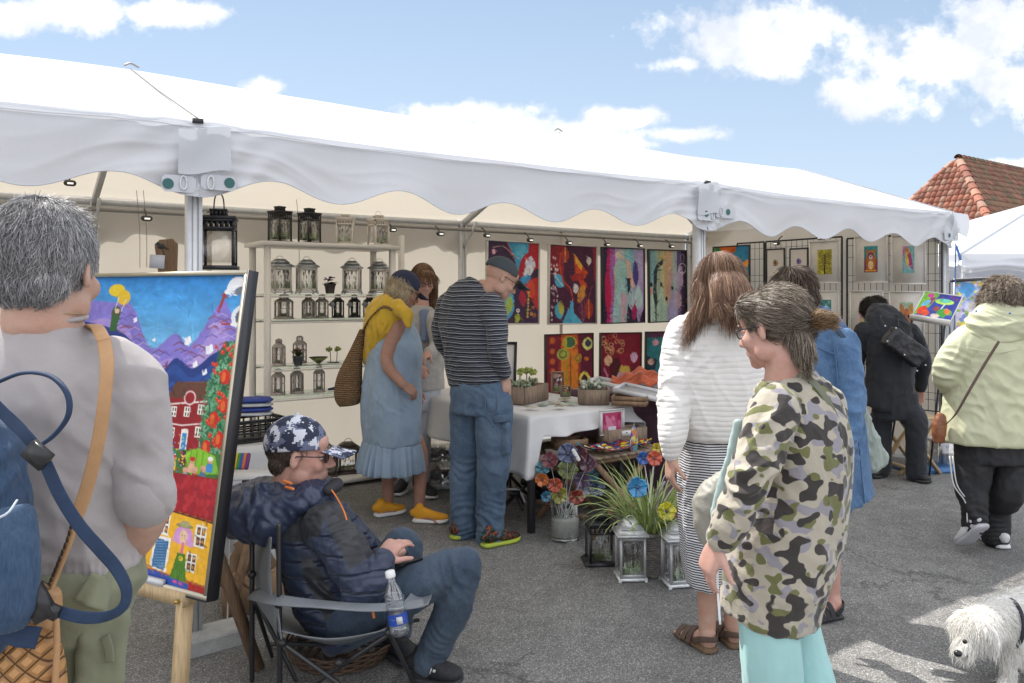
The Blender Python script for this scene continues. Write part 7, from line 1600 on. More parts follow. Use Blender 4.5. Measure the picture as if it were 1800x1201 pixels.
glasses(m2, hc, M, s2, (.015, .015, .018), mat('tinted_lens', (.03, .03, .035), rough=.1), r=.022, name='sunglasses')
hair(m2, hc, M, s2, [('e', (0, -.024, .03), (.078, .094, .08)), ('e', (0, -.060, -.022), (.066, .042, .052))], 5000, .012, [((.36, .30, .27), 3), ((.24, .20, .18), 3), ((.48, .43, .40), 2)], lift=.5, width=.0011, grav=.4, shellcol=(.34, .28, .25), seed=8, amp=.002)
def _digi(H):
 q = H.vm('SNAP', H.obj, (.0062, .0062, .0062)); a = H.noise(q, 17, 3, .6); b = H.noise(H.vm('ADD', q, (3, 1, 2)), 24, 3, .6)
 c = H.mix(H.ramp(a, [(.49, 0.), (.50, 1.)], 'CONSTANT'), (.022, .028, .06, 1), (.13, .15, .24, 1)); c = H.mix(H.ramp(b, [(.535, 0.), (.545, 1.)], 'CONSTANT'), c, (.62, .64, .72, 1)); setc(H, c)
cap(m2, hc, M, s2, mat('pixel_cotton', rough=.8, build=_digi, bump=0), vis=.086, puff=1.02, drop=-.002)
def _quilt(dark):
 def f(H):
  w = H.n('ShaderNodeTexWave', {'Vector': H.vm('MULTIPLY', H.obj, (.25, .25, 1)), 'Scale': 5.2, 'Distortion': 1.4, 'Detail': 1.}, 1, bands_direction='Z'); n = H.noise(H.obj, 35, 4, .6)
  bp_ = H.n('ShaderNodeBump', {'Strength': .8, 'Distance': .012, 'Height': H.m('ADD', H.ramp(w, [(.0, 0.), (.25, 1.)]), H.m('MULTIPLY', n, .35))}); H.bq = bp_.node; H.nt.links.new(bp_, H.b.inputs['Normal'])
 return f
M_navy = mat('navy_quilt', (.033, .045, .085), rough=.36, var=.15, build=_quilt(1), spec=.5, sheen=.1); M_soft = mat('charcoal_softshell', (.028, .03, .036), rough=.75, var=.15, bump=.2, bscale=25)
B = Bl(); torso(B, smooth_rings([(Q(622, 1108), .175, .12), (Q(600, 1075), .185, .135), (Q(572, 1020), .19, .145), (Q(556, 960), .20, .145), (Q(545, 918), .19, .135), (Q(528, 890), .13, .11), (Q(515, 872), .085, .085), (Q(514, 858), .078, .08)]), S2, 2.3)
limb(B, [Q(572, 925, 2.95), Q(603, 965, 2.86), Q(640, 1030, 2.84), Q(655, 1025, 2.84)], [.085, .078, .070, .066]); limb(B, [Q(640, 1036, 2.84), Q(660, 1015, 2.85), Q(670, 988, 2.88)], [.070, .056, .045])
limb(B, [Q(585, 915, 3.25), Q(640, 970, 3.30), Q(672, 1000, 3.30)], [.082, .07, .062]); limb(B, [Q(672, 1000, 3.30), Q(698, 974, 3.13)], [.06, .043])
fj = folds(.008, (9, 9, 9), 31, [(Q(625, 1040, 2.78), (1, 0, .3), .007, .05, .09), (Q(600, 930, 2.8), (.7, 0, -1), .008, .045, .08), (Q(520, 1040), (0, 0, 1), .009, .06, .12), (Q(665, 1000, 2.82), (0, 0, 1), .006, .03, .05), (Q(560, 1060, 2.9), (.4, 0, 1), .007, .06, .1)])
def inpoly(x, y, poly):
 c = np.zeros(x.shape, bool); n = len(poly)
 for i in range(n):
  (ax, ay), (bx, by) = poly[i], poly[(i+1) % n]
  if ay != by: c ^= ((ay > y) != (by > y)) & (x < (bx-ax)*(y-ay)/(by-ay)+ax)
 return c
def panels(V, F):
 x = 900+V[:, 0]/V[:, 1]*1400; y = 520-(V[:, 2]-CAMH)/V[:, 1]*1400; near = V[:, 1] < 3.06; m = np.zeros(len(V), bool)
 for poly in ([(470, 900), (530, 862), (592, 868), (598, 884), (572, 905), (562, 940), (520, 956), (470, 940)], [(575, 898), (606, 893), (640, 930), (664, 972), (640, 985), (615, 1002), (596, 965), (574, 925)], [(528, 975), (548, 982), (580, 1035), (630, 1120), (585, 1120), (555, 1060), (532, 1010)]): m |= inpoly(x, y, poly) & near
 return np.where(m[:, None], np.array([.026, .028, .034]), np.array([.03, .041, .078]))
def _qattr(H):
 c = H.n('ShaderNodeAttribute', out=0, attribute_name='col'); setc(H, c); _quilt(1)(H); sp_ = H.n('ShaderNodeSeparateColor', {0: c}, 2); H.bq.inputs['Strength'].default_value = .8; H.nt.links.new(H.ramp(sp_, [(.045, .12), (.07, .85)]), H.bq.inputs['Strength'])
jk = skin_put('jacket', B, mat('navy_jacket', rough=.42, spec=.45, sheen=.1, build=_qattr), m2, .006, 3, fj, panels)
B = Bl(); torso(B, smooth_rings([(Q(392, 898, 3.08), .05, .035), (Q(402, 896, 3.08), .11, .075), (Q(435, 897, 3.08), .145, .098), (Q(475, 896, 3.08), .155, .118), (Q(515, 880, 3.07), .14, .085), (Q(550, 868, 3.06), .12, .05), (Q(575, 866, 3.05), .10, .035)]), S2, 2.3); B.ell(Q(485, 915, 3.06), (.09, .15, .085), n=18)
hd_ = skin_put('hood', B, mat('navy_nylon', (.034, .046, .09), rough=.32, var=.15, bump=.25, bscale=16, spec=.5), m2, .0065, 3, folds(.017, (11, 6, 5), 33, [(Q(430, 880, 2.95), (1, 0, -.4), .010, .05, .09), (Q(500, 880, 2.95), (1, 0, 1), .009, .035, .08)]))
for dz in (0, .02): Bl().tube([Q(448, 848+dz*300, 3.0), Q(441, 880, 2.945), Q(446, 920, 2.95)], .002, 5, sm=5).put('seam', M_soft, hd_, True)
B = Bl(); limb(B, [Q(578, 862, 3.0), Q(592, 852, 3.05), Q(588, 850, 3.15)], [.022, .026, .02]); skin_put('collar', B, M_soft, m2, .005, 2)
for k, (x, y) in enumerate(((505, 846), (509, 856))): Bl().tube([Q(x-6, y, 2.955), Q(x+6, y+4, 2.95)], .006, 6).put('toggle', mat('orange_cord', (.75, .22, .05), rough=.5), hd_, True)
Bl().tube([Q(583, 862, 2.98), Q(592, 875, 2.96), Q(605, 900, 2.90), Q(612, 925, 2.86)], .003, 6, sm=3).put('zip', mat('orange_cord', (.75, .22, .05), rough=.5), jk, True)
Bl().tube([Q(655, 1072, 2.80), Q(657, 1085, 2.80)], .005, 6).put('zip_pull', mat('orange_cord', (.75, .22, .05), rough=.5), jk, True)
M_jean2 = denim('slate_denim', (.042, .062, .095), (.10, .135, .18)); B = Bl()
limb(B, [Q(615, 1085, 3.0), Q(700, 1045, 2.98), Q(785, 1004, 2.98), Q(816, 993, 2.98)], [.112, .094, .074, .064]); limb(B, [Q(816, 996, 2.98), Q(793, 1075, 3.0), Q(752, 1160, 3.02)], [.066, .070, .058])
limb(B, [Q(625, 1075, 3.2), Q(675, 1010, 3.25), Q(708, 962, 3.27)], [.11, .09, .078]); limb(B, [Q(710, 965, 3.27), Q(705, 1040, 3.26), Q(696, 1115, 3.25)], [.078, .068, .056]); B.ell(Q(605, 1090), (.12, .17, .10), n=18)
skin_put('jeans', B, M_jean2, m2, .0065, 3, folds(.007, (8, 8, 8), 41, [(Q(800, 1010, 2.92), (1, 0, 1), .007, .04, .07), (Q(755, 1130, 2.95), (.3, 0, 1), .006, .035, .07), (Q(680, 1060, 2.92), (1, 0, -.4), .007, .05, .09)]))
MSk = mat('black_sock', (.02, .02, .02), rough=.9); B = Bl(); limb(B, [Q(748, 1155, 3.02), Q(742, 1185, 3.02)], [.045, .045]); skin_put('sock', B, MSk, m2, .007, 2); B = Bl(); limb(B, [Q(694, 1110, 3.25), Q(690, 1135, 3.25)], [.045, .045]); skin_put('sock', B, MSk, m2, .007, 2)
M_bshoe = mat('black_mesh_shoe', (.022, .022, .026), rough=.7, var=.3, vscale=60, bump=.2); M_bsole = mat('black_sole', (.03, .03, .034), rough=.6)
h0 = P(728, 1198, 3.02); h0[2] = 0; t0_ = P(812, 1198, 2.98); t0_[2] = 0; s_1 = shoe(m2, h0, t0_, M_bshoe, M_bsole, .09, 1., MSk)
h0 = P(672, 1150, 3.26); h0[2] = 0; t0_ = P(738, 1150, 3.12); t0_[2] = 0; shoe(m2, h0, t0_, M_bshoe, M_bsole, .09, 1., MSk)
Bl().box(P(757, 1180, 2.955), (.004, .003, .022), M=roty(.3)).put('shoe_mark', mat('white_print', (.6, .6, .6)), s_1); Bl().box(P(763, 1180, 2.955), (.010, .003, .010), M=roty(.3)).put('shoe_mark', mat('white_print', (.6, .6, .6)), s_1)
ph = thing('phone', 'dark smartphone held in the lap of the seated man', 'phone', P(708, 990, 2.98)); Bl().box(P(708, 990, 2.98), (.14, .072, .010), M=rotz(.3)@rotx(-.35)@roty(-.12)).put('case', M_plastb, ph); Bl().box(P(708, 990, 2.98)+rotz(.3)@rotx(-.35)@roty(-.12)@np.array([0, 0, .0062]), (.13, .064, .002), M=rotz(.3)@rotx(-.35)@roty(-.12)).put('screen', mat('screen_glass', (.02, .02, .025), rough=.08), ph)
# camp chair
M_tub = mat('black_tube', (.022, .022, .025), rough=.3, spec=.6); M_cfab = mat('grey_camp_cloth', (.20, .215, .235), rough=.6, var=.12, vscale=6, bump=.2, bscale=25)
cch = thing('camp_chair', 'black tubular folding camp chair with grey cloth under the seated man', 'chair', P(590, 1190, 3.05)*[1, 1, 0])
Q = lambda x, y, Y: P(x, y, Y)
def g0(p): q = np.array(p, float); q[2] = 0.012; return q
nb_t, nf_t = Q(490, 925, 2.80), Q(690, 1068, 2.72); fb_t, ff_t = Q(443, 958, 3.35), Q(735, 1050, 3.30)
nbg, nfg, fbg, ffg = g0(Q(492, 1100, 2.82)), g0(Q(702, 1100, 2.66)), g0(Q(470, 1100, 3.38)), g0(Q(742, 1100, 3.32))
Bl().tube([nb_t, nbg], .010, 10).put('upright', M_tub, cch, True); Bl().tube([Q(443, 958, 3.0), g0(Q(443, 958, 3.0))+np.array([0, 0, 0])], .010, 10).put('upright', M_tub, cch, True)
nfs = Q(684, 1112, 2.74); Bl().tube([Q(684, 1066, 2.74), nfs], .009, 10).put('arm_post', M_tub, cch, True)
for a_, b_ in (((Q(496, 1130, 2.80)), g0(Q(690, 1100, 2.70))), (Q(684, 1115, 2.74), g0(Q(505, 1100, 2.84))), (Q(684, 1112, 2.74), g0(Q(730, 1150, 2.95))), (Q(500, 1132, 2.80), g0(Q(720, 1150, 3.3))), (Q(735, 1090, 3.3), g0(Q(470, 1100, 3.3))), (Q(448, 1050, 3.0), g0(Q(520, 1100, 3.0))), (Q(448, 1060, 3.0), g0(Q(478, 1100, 3.2)))):
 Bl().tube([a_, b_], .0085, 8).put('cross_leg', M_tub, cch, True)
for q in (Q(496, 1130, 2.79), Q(490, 1062, 2.79), Q(684, 1112, 2.73), Q(596, 1165, 2.75), Q(443, 1010, 2.99)): Bl().ell(q, (.017, .017, .015), n=12).put('joint', M_plastb, cch, True)
for q in (nbg, nfg): Bl().ell(q+np.array([0, 0, .008]), (.022, .022, .014), n=12).put('foot', M_plastb, cch, True)
def surf(A, Bq, Cq, D, n=14, sag=0., dirv=(0, 0, -1), edge=.0, seed=0, name='seat', th=.004, amp=.006):
 def f(a, b): V = np.outer((1-a)*(1-b), A)+np.outer(a*(1-b), Bq)+np.outer(a*b, Cq)+np.outer((1-a)*b, D); V = V+np.outer(sag*np.sin(math.pi*a)*(.3+.7*np.sin(math.pi*b)), dirv); return V+np.outer(amp*(fbm(V*9, 3, seed)-.5)*2, (0, -.5, 1))
 V, F = sheet(f, n*2, n); o = put(name, V, F, M_cfab, cch, True); o.modifiers.new('s', 'SOLIDIFY').thickness = th; return o
surf(Q(492, 1108, 2.80), Q(684, 1104, 2.74), Q(735, 1060, 3.30), Q(470, 1060, 3.35), sag=.10, name='seat', seed=2)
surf(Q(478, 945, 2.86), Q(492, 1112, 2.80), Q(470, 1070, 3.35), Q(450, 940, 3.35), sag=.05, dirv=(-1, 0, 0), name='backrest', seed=3)
surf(Q(443, 1043, 2.99), Q(488, 1050, 2.785), Q(496, 1125, 2.785), Q(492, 1120, 2.9), name='side_panel', seed=4)
# armrest strip
ribbon([Q(443, 1044, 2.98), Q(488, 1055, 2.79), Q(560, 1062, 2.76), Q(640, 1068, 2.74), Q(700, 1066, 2.73), Q(745, 1060, 2.75)], .05, .008, [(.2, 1, .4)]*2+[(.0, 1, .15)]*4, 'armrest', M_cfab, cch)
surf(Q(700, 1070, 2.70), Q(752, 1062, 2.72), Q(760, 1040, 2.95), Q(728, 1035, 2.95), sag=.02, name='cup_holder', seed=6, amp=.012)
# water bottle in the cup holder
bt = thing('water_bottle', 'clear plastic water bottle with blue label and white cap in the chair arm', 'bottle', Q(702, 1112, 2.70)); q0 = Q(704, 1115, 2.70); tilt = unit(np.array([-.17, 0, 1.])); L_ = lambda z: q0+tilt*z; rr = .033
V, F = loft([L_(z) for z in (0, .004, .02, .05, .08, .085, .12, .145, .165, .18, .2)], [rr*.8, rr*.95, rr, rr*.97, rr, rr, rr, rr*.88, rr*.62, rr*.42, rr*.4], X=(1, 0, 0), n=28); put('bottle_body', V, F, glassmat('bottle_plastic', (.92, .95, .98), .14), bt, True)
for z in (.03, .06, .10, .13): Bl().tube([L_(z)+np.array([rr*1.0*math.cos(a), rr*1.0*math.sin(a), 0]) for a in np.linspace(0, 6.283, 26)], .0013, 5, caps=False).put('rib', glassmat('bottle_rib', (.8, .85, .9), .25), bt, True)
lb_ = Bl().loft([L_(.040), L_(.078)], rr*1.02, X=(1, 0, 0), n=28, cap=False); lbo = lb_.put('label', mat('blue_label', (.02, .07, .38), rough=.35), bt, True)
Bl().box(L_(.060)+np.array([.012, -rr*1.0, 0]), (.02, .003, .024), M=roty(-.17)).put('label_panel', mat('white_print', (.6, .6, .6)), bt); Bl().loft([L_(.196), L_(.2), L_(.216), L_(.218)], [rr*.5, rr*.52, rr*.5, rr*.42], X=(1, 0, 0), n=20).put('cap', mat('white_plastic', (.8, .8, .82), rough=.4), bt, True)
# round wire basket behind the chair
wk = thing('wicker_tray', 'dark round wicker tray on the asphalt under the camp chair', 'basket', G(600, 1150)); b = Bl()
for j in range(6): b.tube([(.19*(1+.03*j)*math.cos(a), .19*(1+.03*j)*math.sin(a), .01+.012*j+.004*math.sin(a*14+j*3)) for a in np.linspace(0, 6.283, 60)], .006, 5, caps=False)
for j in range(5): b.tube([(.04*(j+.6)*math.cos(a), .04*(j+.6)*math.sin(a), .008+.002*math.sin(a*9+j*3)) for a in np.linspace(0, 6.283, 40)], .008, 5, caps=False)
b.put('weave', mat('dark_wicker', (.10, .06, .04), rough=.8, var=.3, vscale=30), wk, True, local=True)

# ================================================================== STANDING SHOPPERS
def std(name_lab, base, hc, F, s, neck, rings, S, arms, legs, skinm, vox=.0065, nr=.054, feet=True, hands=None, Uh=(0, 0, 1), ar=(.046, .038, .027), lr=(.068, .045, .034), eye=False, shoes=None):
 """body of a standing shopper: head, neck, torso, arms with hands, legs with feet"""
 t = thing('person', name_lab, 'person', base*[1, 1, 0]); M = frame_of(F, Uh); B = Bl(); head(B, hc, M, s, neck, nr); torso(B, smooth_rings(rings), S)
 for i, a in enumerate(arms):
  limb(B, a, list(np.interp(np.linspace(0, 1, len(a)), [0, .5, 1], ar)))
  h = (hands or [None, None])[i] if hands else None
  d = h[0] if h else unit(a[-1]-a[-2]); pn = h[1] if h else (0, 0, -1.); hand(B, a[-1], d, pn, h[2] if h else 1, h[3] if h else .5, .95)
 for lg, (he, to) in legs: limb(B, lg, list(np.interp(np.linspace(0, 1, len(lg)), [0, .5, 1], lr))); (foot(B, he, to, lg[-1]) if feet else foot(B, np.array(he)*.9+np.array(to)*.1, np.array(to)*.8+np.array(he)*.2, lg[-1], .68))
 skin_put('body', B, skinm, t, vox, 2, head_post(hc, M, s))
 if eye: eyes(t, hc, M, s, skinm)
 return t, M
def garm(t, name, m, rings, S, limbs=(), vox=.007, it=3, fold=None, p=2.3, extra=None):
 B = Bl(); torso(B, smooth_rings(rings), S, p)
 for pts, rs in limbs: limb(B, pts, rs)
 if extra: extra(B)
 return skin_put(name, B, m, t, vox, it, fold)
def up(p, h): q = np.array(p, float); q[2] = h; return q

# ---- 3. woman in pale blue dress and yellow shawl
Q = lambda x, y, Y=5.24: P(x, y, Y); S = unit(np.array([.6, -.8, 0])); hc = Q(711, 511); la, ra = G(737, 909), G(682, 903)
arms = [[Q(700, 572, 5.12), Q(680, 636, 5.06), Q(708, 676, 5.0)], [Q(692, 575, 5.4), Q(712, 640, 5.4), Q(728, 680, 5.3)]]
legs = [([Q(700, 740), up(la, .42), up(la, .09)], (G(729, 918), G(788, 922))), ([Q(675, 740, 5.3), up(ra, .42), up(ra, .09)], (G(662, 910), G(712, 902)))]
t, M = std('woman in navy cap, yellow shawl and pale blue linen dress looking at the stall table', Q(690, 900), hc, (.75, .3, -.42), .98, Q(697, 552), [(Q(685, 740), .16, .13), (Q(690, 660), .14, .12), (Q(690, 590), .15, .12), (Q(694, 558), .09, .07)], S, arms, legs, SK2, hands=[((.8, .1, -.6), (0, .5, -.7), 1, .7), None], eye=True, ar=(.052, .043, .030), lr=(.09, .058, .037), feet=False)
cap(t, hc, M, 1.0, mat('navy_cotton', (.022, .03, .07), rough=.8), vis=.075)
hair(t, hc, M, 1.0, [('e', (0, -.03, .025), (.082, .093, .085)), ('e', (0, -.065, -.035), (.078, .05, .07)), ('e', (.06, -.01, -.03), (.025, .04, .055)), ('e', (-.06, -.01, -.03), (.025, .04, .055))], 2600, .05, [((.80, .74, .62), 3), ((.68, .6, .48), 3), ((.86, .82, .74), 2)], lift=.3, width=.0016, grav=.8, seed=11, curl=.1)
glasses(t, hc, M, 1., (.03, .02, .02))
M_linen = mat('pale_blue_linen', (.27, .36, .47), rough=.9, var=.14, vscale=5, bump=.2, bscale=30, sheen=.2)
fo = folds(.011, (8, 8, 2.2), 51, [(Q(705, 690, 5.0), (1, 0, .6), .008, .05, .12)])
garm(t, 'dress', M_linen, [(Q(688, 778), .205, .165), (Q(687, 730), .215, .18), (Q(686, 690), .205, .185), (Q(690, 650), .18, .165), (Q(696, 610), .18, .16), (Q(697, 580), .15, .115), (Q(698, 562), .10, .08)], S, fold=fo)
def fl_post(V, F):
 c = Q(688, 800); a = np.arctan2(V[:, 1]-c[1], V[:, 0]-c[0]); k = np.clip((Q(0, 776)[2]-V[:, 2])/.2, 0, 1); r = np.stack([np.cos(a), np.sin(a), a*0], 1); g_ = np.clip((np.hypot(V[:, 0]-c[0], V[:, 1]-c[1])-.12)/.05, 0, 1); return V+r*((.012*np.sin(a*17+3*np.sin(a*3))+.008*np.sin(a*29))*(.3+k)*g_)[:, None]
garm(t, 'flounce', M_linen, [(Q(686, 828), .225, .20), (Q(686, 824), .228, .202), (Q(687, 800), .222, .19), (Q(688, 776), .208, .17)], S, fold=fl_post, it=2)
M_yel = mat('yellow_jersey', (.62, .40, .035), rough=.85, var=.12, vscale=8, bump=.2, bscale=26, sheen=.3)
garm(t, 'shawl', M_yel, [(Q(655, 643, 5.3), .07, .045), (Q(657, 620, 5.27), .10, .065), (Q(664, 590, 5.25), .135, .09), (Q(676, 562, 5.22), .165, .12), (Q(688, 543, 5.2), .15, .11), (Q(698, 531, 5.2), .10, .085)], S, [([Q(700, 540, 5.08), Q(716, 556, 5.0), Q(719, 572, 4.98)], [.05, .035, .02])], fold=folds(.009, (9, 9, 4), 52, [(Q(665, 590, 5.1), (1, .3, .2), .008, .04, .16)]), it=2)
M_yshoe = mat('yellow_knit_shoe', (.72, .33, .02), rough=.75, bump=.4, bscale=200); M_wsole = mat('white_sole', (.72, .72, .74), rough=.5)
shoe(t, G(727, 918), G(788, 920), M_yshoe, M_wsole, .072, .88, M_yshoe); shoe(t, G(660, 910), G(712, 901), M_yshoe, M_wsole, .072, .88, M_yshoe)
def _straw(H):
 w = H.n('ShaderNodeTexWave', {'Vector': H.vm('MULTIPLY', H.obj, (1, 1, 1)), 'Scale': 22., 'Distortion': 3.}, 1, bands_direction='Z'); v = H.n('ShaderNodeTexVoronoi', {'Vector': H.vm('MULTIPLY', H.obj, (1, 1, 1.8)), 'Scale': 60.}, 0)
 setc(H, H.mix(H.m('MULTIPLY', w, H.ramp(v, [(.1, 1.), (.5, .3)])), (.20, .11, .05, 1), (.50, .34, .19, 1))); H.nt.links.new(H.n('ShaderNodeBump', {'Strength': 1., 'Distance': .01, 'Height': H.m('SUBTRACT', w, v)}), H.b.inputs['Normal'])
sb_ = thing('straw_bag', 'woven straw basket bag hanging behind the yellow shawl', 'bag', Q(615, 700, 5.3)*[1, 1, 1])
B = Bl(); torso(B, smooth_rings([(Q(614, 713, 5.3), .07, .05), (Q(612, 700, 5.3), .105, .07), (Q(613, 670, 5.3), .095, .07), (Q(622, 635, 5.28), .06, .05), (Q(630, 605, 5.25), .035, .03), (Q(637, 580, 5.22), .02, .02)]), (.9, -.4, 0)); skin_put('body', B, mat('straw', rough=.9, build=_straw), sb_, .008, 2)
ribbon([Q(637, 585, 5.22), Q(650, 560, 5.12), Q(672, 540, 5.08), Q(690, 545, 5.04)], .02, .006, (1, 0, 1), 'strap', mat('straw', rough=.9), sb_)

# ---- 4. woman with fringe behind her
Q = lambda x, y, Y=5.9: P(x, y, Y); S = unit(np.array([-.85, -.5, 0])); hc = Q(744, 494); a1, a2 = G(712, 866), G(742, 868)
arms = [[Q(722, 555, 6.), Q(715, 610, 5.95), Q(735, 640, 5.75)], [Q(764, 556, 5.8), Q(770, 610, 5.7), Q(752, 622, 5.55)]]
legs = [([Q(730, 690), up(a1, .45), up(a1, .09)], (a1, G(700, 872))), ([Q(748, 690), up(a2, .45), up(a2, .09)], (a2, G(762, 877)))]
t, M = std('woman with fringe, glasses and light grey jacket, between the blue dress and the striped man', Q(738, 870), hc, (.38, -.85, -.34), .98, Q(741, 545), [(Q(738, 700), .15, .11), (Q(740, 620), .14, .11), (Q(741, 565), .16, .10), (Q(741, 548), .07, .06)], S, arms, legs, SK3, eye=True, vox=.007, feet=False)
glasses(t, hc, M, 1., (.10, .06, .05), r=.019)
HB = [((.48, .36, .26), 3), ((.36, .26, .19), 3), ((.60, .48, .36), 2)]
hair(t, hc, M, 1., SCALP+[('t', [(.078, .0, .03), (.086, -.005, -.08), (.075, .02, -.17), (.07, .04, -.23)], [.026, .032, .026, .012]), ('t', [(-.078, .0, .03), (-.086, -.005, -.08), (-.075, .02, -.17), (-.06, .03, -.21)], [.026, .032, .026, .012]), ('e', (0, .058, .068), (.056, .034, .032))], 3500, .08, HB, lift=.12, width=.0016, grav=1., seed=12, jitter=.12, flow=lambda q: q*[.5, .3, 0]+np.array([0, 0, -.1]))
M_ltgrey = mat('light_grey_cloth', (.40, .39, .38), rough=.8, var=.12, vscale=20, bump=.2, bscale=30, sheen=.2)
garm(t, 'jacket', M_ltgrey, [(Q(738, 684), .185, .14), (Q(738, 650), .18, .14), (Q(740, 600), .175, .13), (Q(741, 565), .18, .115), (Q(741, 550), .12, .09), (Q(742, 538), .07, .075)], S, [([Q(722, 558, 6.), Q(715, 610, 5.95), Q(733, 638, 5.78)], [.065, .055, .045]), ([Q(762, 560, 5.8), Q(769, 608, 5.7), Q(754, 622, 5.58)], [.06, .052, .042])], fold=folds(.006, (9, 9, 9), 61))
garm(t, 'inner_shirt', mat('blue_shirt', (.18, .24, .38), rough=.8), [(Q(748, 600, 5.765), .035, .02), (Q(748, 560, 5.78), .04, .02), (Q(746, 545, 5.8), .03, .03)], S)
M_wjean = denim('white_denim', (.42, .46, .52), (.6, .62, .66))
garm(t, 'trousers', M_wjean, [(Q(738, 720), .16, .12), (Q(738, 672), .16, .12)], S, [([Q(728, 715), up(a1, .45), up(a1, .12)], [.095, .07, .055]), ([Q(748, 715), up(a2, .45), up(a2, .12)], [.095, .07, .055])], fold=folds(.006, (8, 8, 5), 62))
for a_, b_ in ((a1, G(692, 874)), (a2+np.array([-.03, .04, 0]), G(764, 880))): shoe(t, a_, b_, M_bshoe, M_wsole, .08)

# ---- 5. man in striped jersey
Q = lambda x, y, Y=4.75: P(x, y, Y); S = unit(np.array([.82, -.57, 0])); hc = Q(880, 490, 4.72); a1, a2 = G(815, 944), G(862, 955)
arms = [[Q(792, 535, 4.92), Q(779, 600, 4.95), Q(800, 640, 5.12)], [Q(865, 540, 4.6), Q(874, 618, 4.58), Q(885, 662, 4.66)]]
legs = [([Q(822, 725, 4.83), Q(818, 815, 4.84), up(a1, .28), up(a1, .09)], (G(800, 950), G(845, 936))), ([Q(868, 725, 4.68), Q(868, 815, 4.68), up(a2, .28), up(a2, .09)], (G(855, 962), G(912, 948)))]
t, M = std('bald man in dark cap, navy striped jersey and cargo jeans leaning over the white table', Q(840, 950), hc, (.80, .25, -.50), 1.02, Q(848, 510), [(Q(843, 700), .15, .11), (Q(830, 600), .16, .11), (Q(829, 540), .18, .10), (Q(840, 515), .09, .07)], S, arms, legs, SK, hands=[None, ((.25, .1, -1), (-.5, .5, 0), 1, .3)], eye=True, nr=.058, feet=False)
cap(t, hc, M, 1.02, mat('slate_cotton', (.055, .07, .085), rough=.8), vis=.085, puff=.9, drop=.012); glasses(t, hc, M, 1.02, (.05, .04, .03), r=.020)
def _stripe(per, c0, c1, w, w2=0.):
 def f(H):
  sp_ = H.nt.nodes.new('ShaderNodeSeparateXYZ'); H.nt.links.new(H.obj, sp_.inputs[0]); n = H.noise(H.obj, 4, 3, .5)
  z = H.m('ADD', sp_.outputs[2], H.m('MULTIPLY', n, per*1.6)); k = H.m('FRACT', H.m('MULTIPLY', z, 1/per)); on_ = H.m('LESS_THAN', k, w)
  if w2: on_ = H.m('MAXIMUM', on_, H.m('MULTIPLY', H.m('LESS_THAN', H.m('ABSOLUTE', H.m('SUBTRACT', k, .45)), w2), .6))
  setc(H, H.mix(on_, c0, c1))
 return f
M_strp = mat('navy_striped_jersey', rough=.9, sheen=.2, bump=.15, bscale=50, build=_stripe(.0275, (.016, .02, .034, 1), (.40, .42, .45, 1), .13, .045))
garm(t, 'jersey', M_strp, [(Q(841, 672), .185, .135), (Q(838, 650), .19, .14), (Q(831, 600), .19, .14), (Q(827, 555), .215, .135), (Q(829, 525), .185, .115), (Q(839, 508), .115, .09), (Q(845, 498), .078, .075)], S, [([Q(790, 535, 4.92), Q(778, 570, 4.93), Q(780, 602, 4.96), Q(797, 634, 5.1)], [.075, .062, .054, .042]), ([Q(863, 538, 4.62), Q(874, 575, 4.58), Q(875, 618, 4.57), Q(885, 655, 4.64)], [.078, .066, .056, .044])], fold=folds(.008, (8, 8, 5), 71, [(Q(872, 615, 4.52), (0, 0, 1), .007, .04, .07), (Q(832, 650, 4.62), (.3, 0, 1), .007, .06, .12), (Q(850, 540, 4.6), (1, 0, -1), .006, .05, .08)]))
M_dn7a = mat('seam_thread', (.10, .13, .19), rough=.9); M_dn5 = denim('mid_denim', (.055, .095, .16), (.15, .21, .29))
def cargo(B): B.box(Q(884, 770, 4.60), (.095, .035, .19), M=rotz(-.75))
o = garm(t, 'jeans', M_dn5, [(Q(843, 725), .175, .14), (Q(843, 690), .18, .14), (Q(842, 664), .172, .13)], S, [([Q(822, 715, 4.83), Q(818, 815, 4.84), up(a1, .28), up(a1, .035)], [.108, .092, .082, .080]), ([Q(868, 715, 4.68), Q(868, 815, 4.68), up(a2, .28), up(a2, .035)], [.108, .094, .084, .082])], fold=folds(.009, (8, 8, 6), 72, [(Q(820, 920, 4.72), (0, 0, 1), .008, .045, .12), (Q(866, 925, 4.6), (.2, 0, 1), .008, .045, .12), (Q(840, 700, 4.6), (1, 0, 1), .006, .05, .1), (Q(820, 820, 4.72), (.3, 0, 1), .006, .05, .1), (Q(868, 820, 4.58), (-.3, 0, 1), .006, .05, .1)]))
B = Bl(); cargo(B); pk = skin_put('cargo_pocket', B, M_dn5, t, .006, 2, folds(.004, (12, 12, 12), 3)); ribbon([Q(868, 738, 4.575), Q(884, 736, 4.555), Q(897, 735, 4.60)], .042, .012, (0, 0, 1), 'pocket_flap', M_dn5, t)
ribbon([Q(820, 668, 4.75), Q(845, 669, 4.63), Q(868, 666, 4.61)], .03, .006, (0, 0, 1), 'waistband', M_dn5, t)
for x0_, x1_, Y_ in ((812, 834, 4.70), (853, 873, 4.57)):
 ribbon([Q(x0_, 692, Y_), Q(x0_+1, 722, Y_-.004), Q((x0_+x1_)/2, 730, Y_-.006), Q(x1_, 721, Y_-.004), Q(x1_, 691, Y_)], .006, .004, (.8, -.57, 0), 'pocket_seam', M_dn7a, t)
M_camoshoe = attr_mat('patterned_shoe', rough=.6); M_lime2 = mat('lime_sole', (.42, .52, .06), rough=.5)
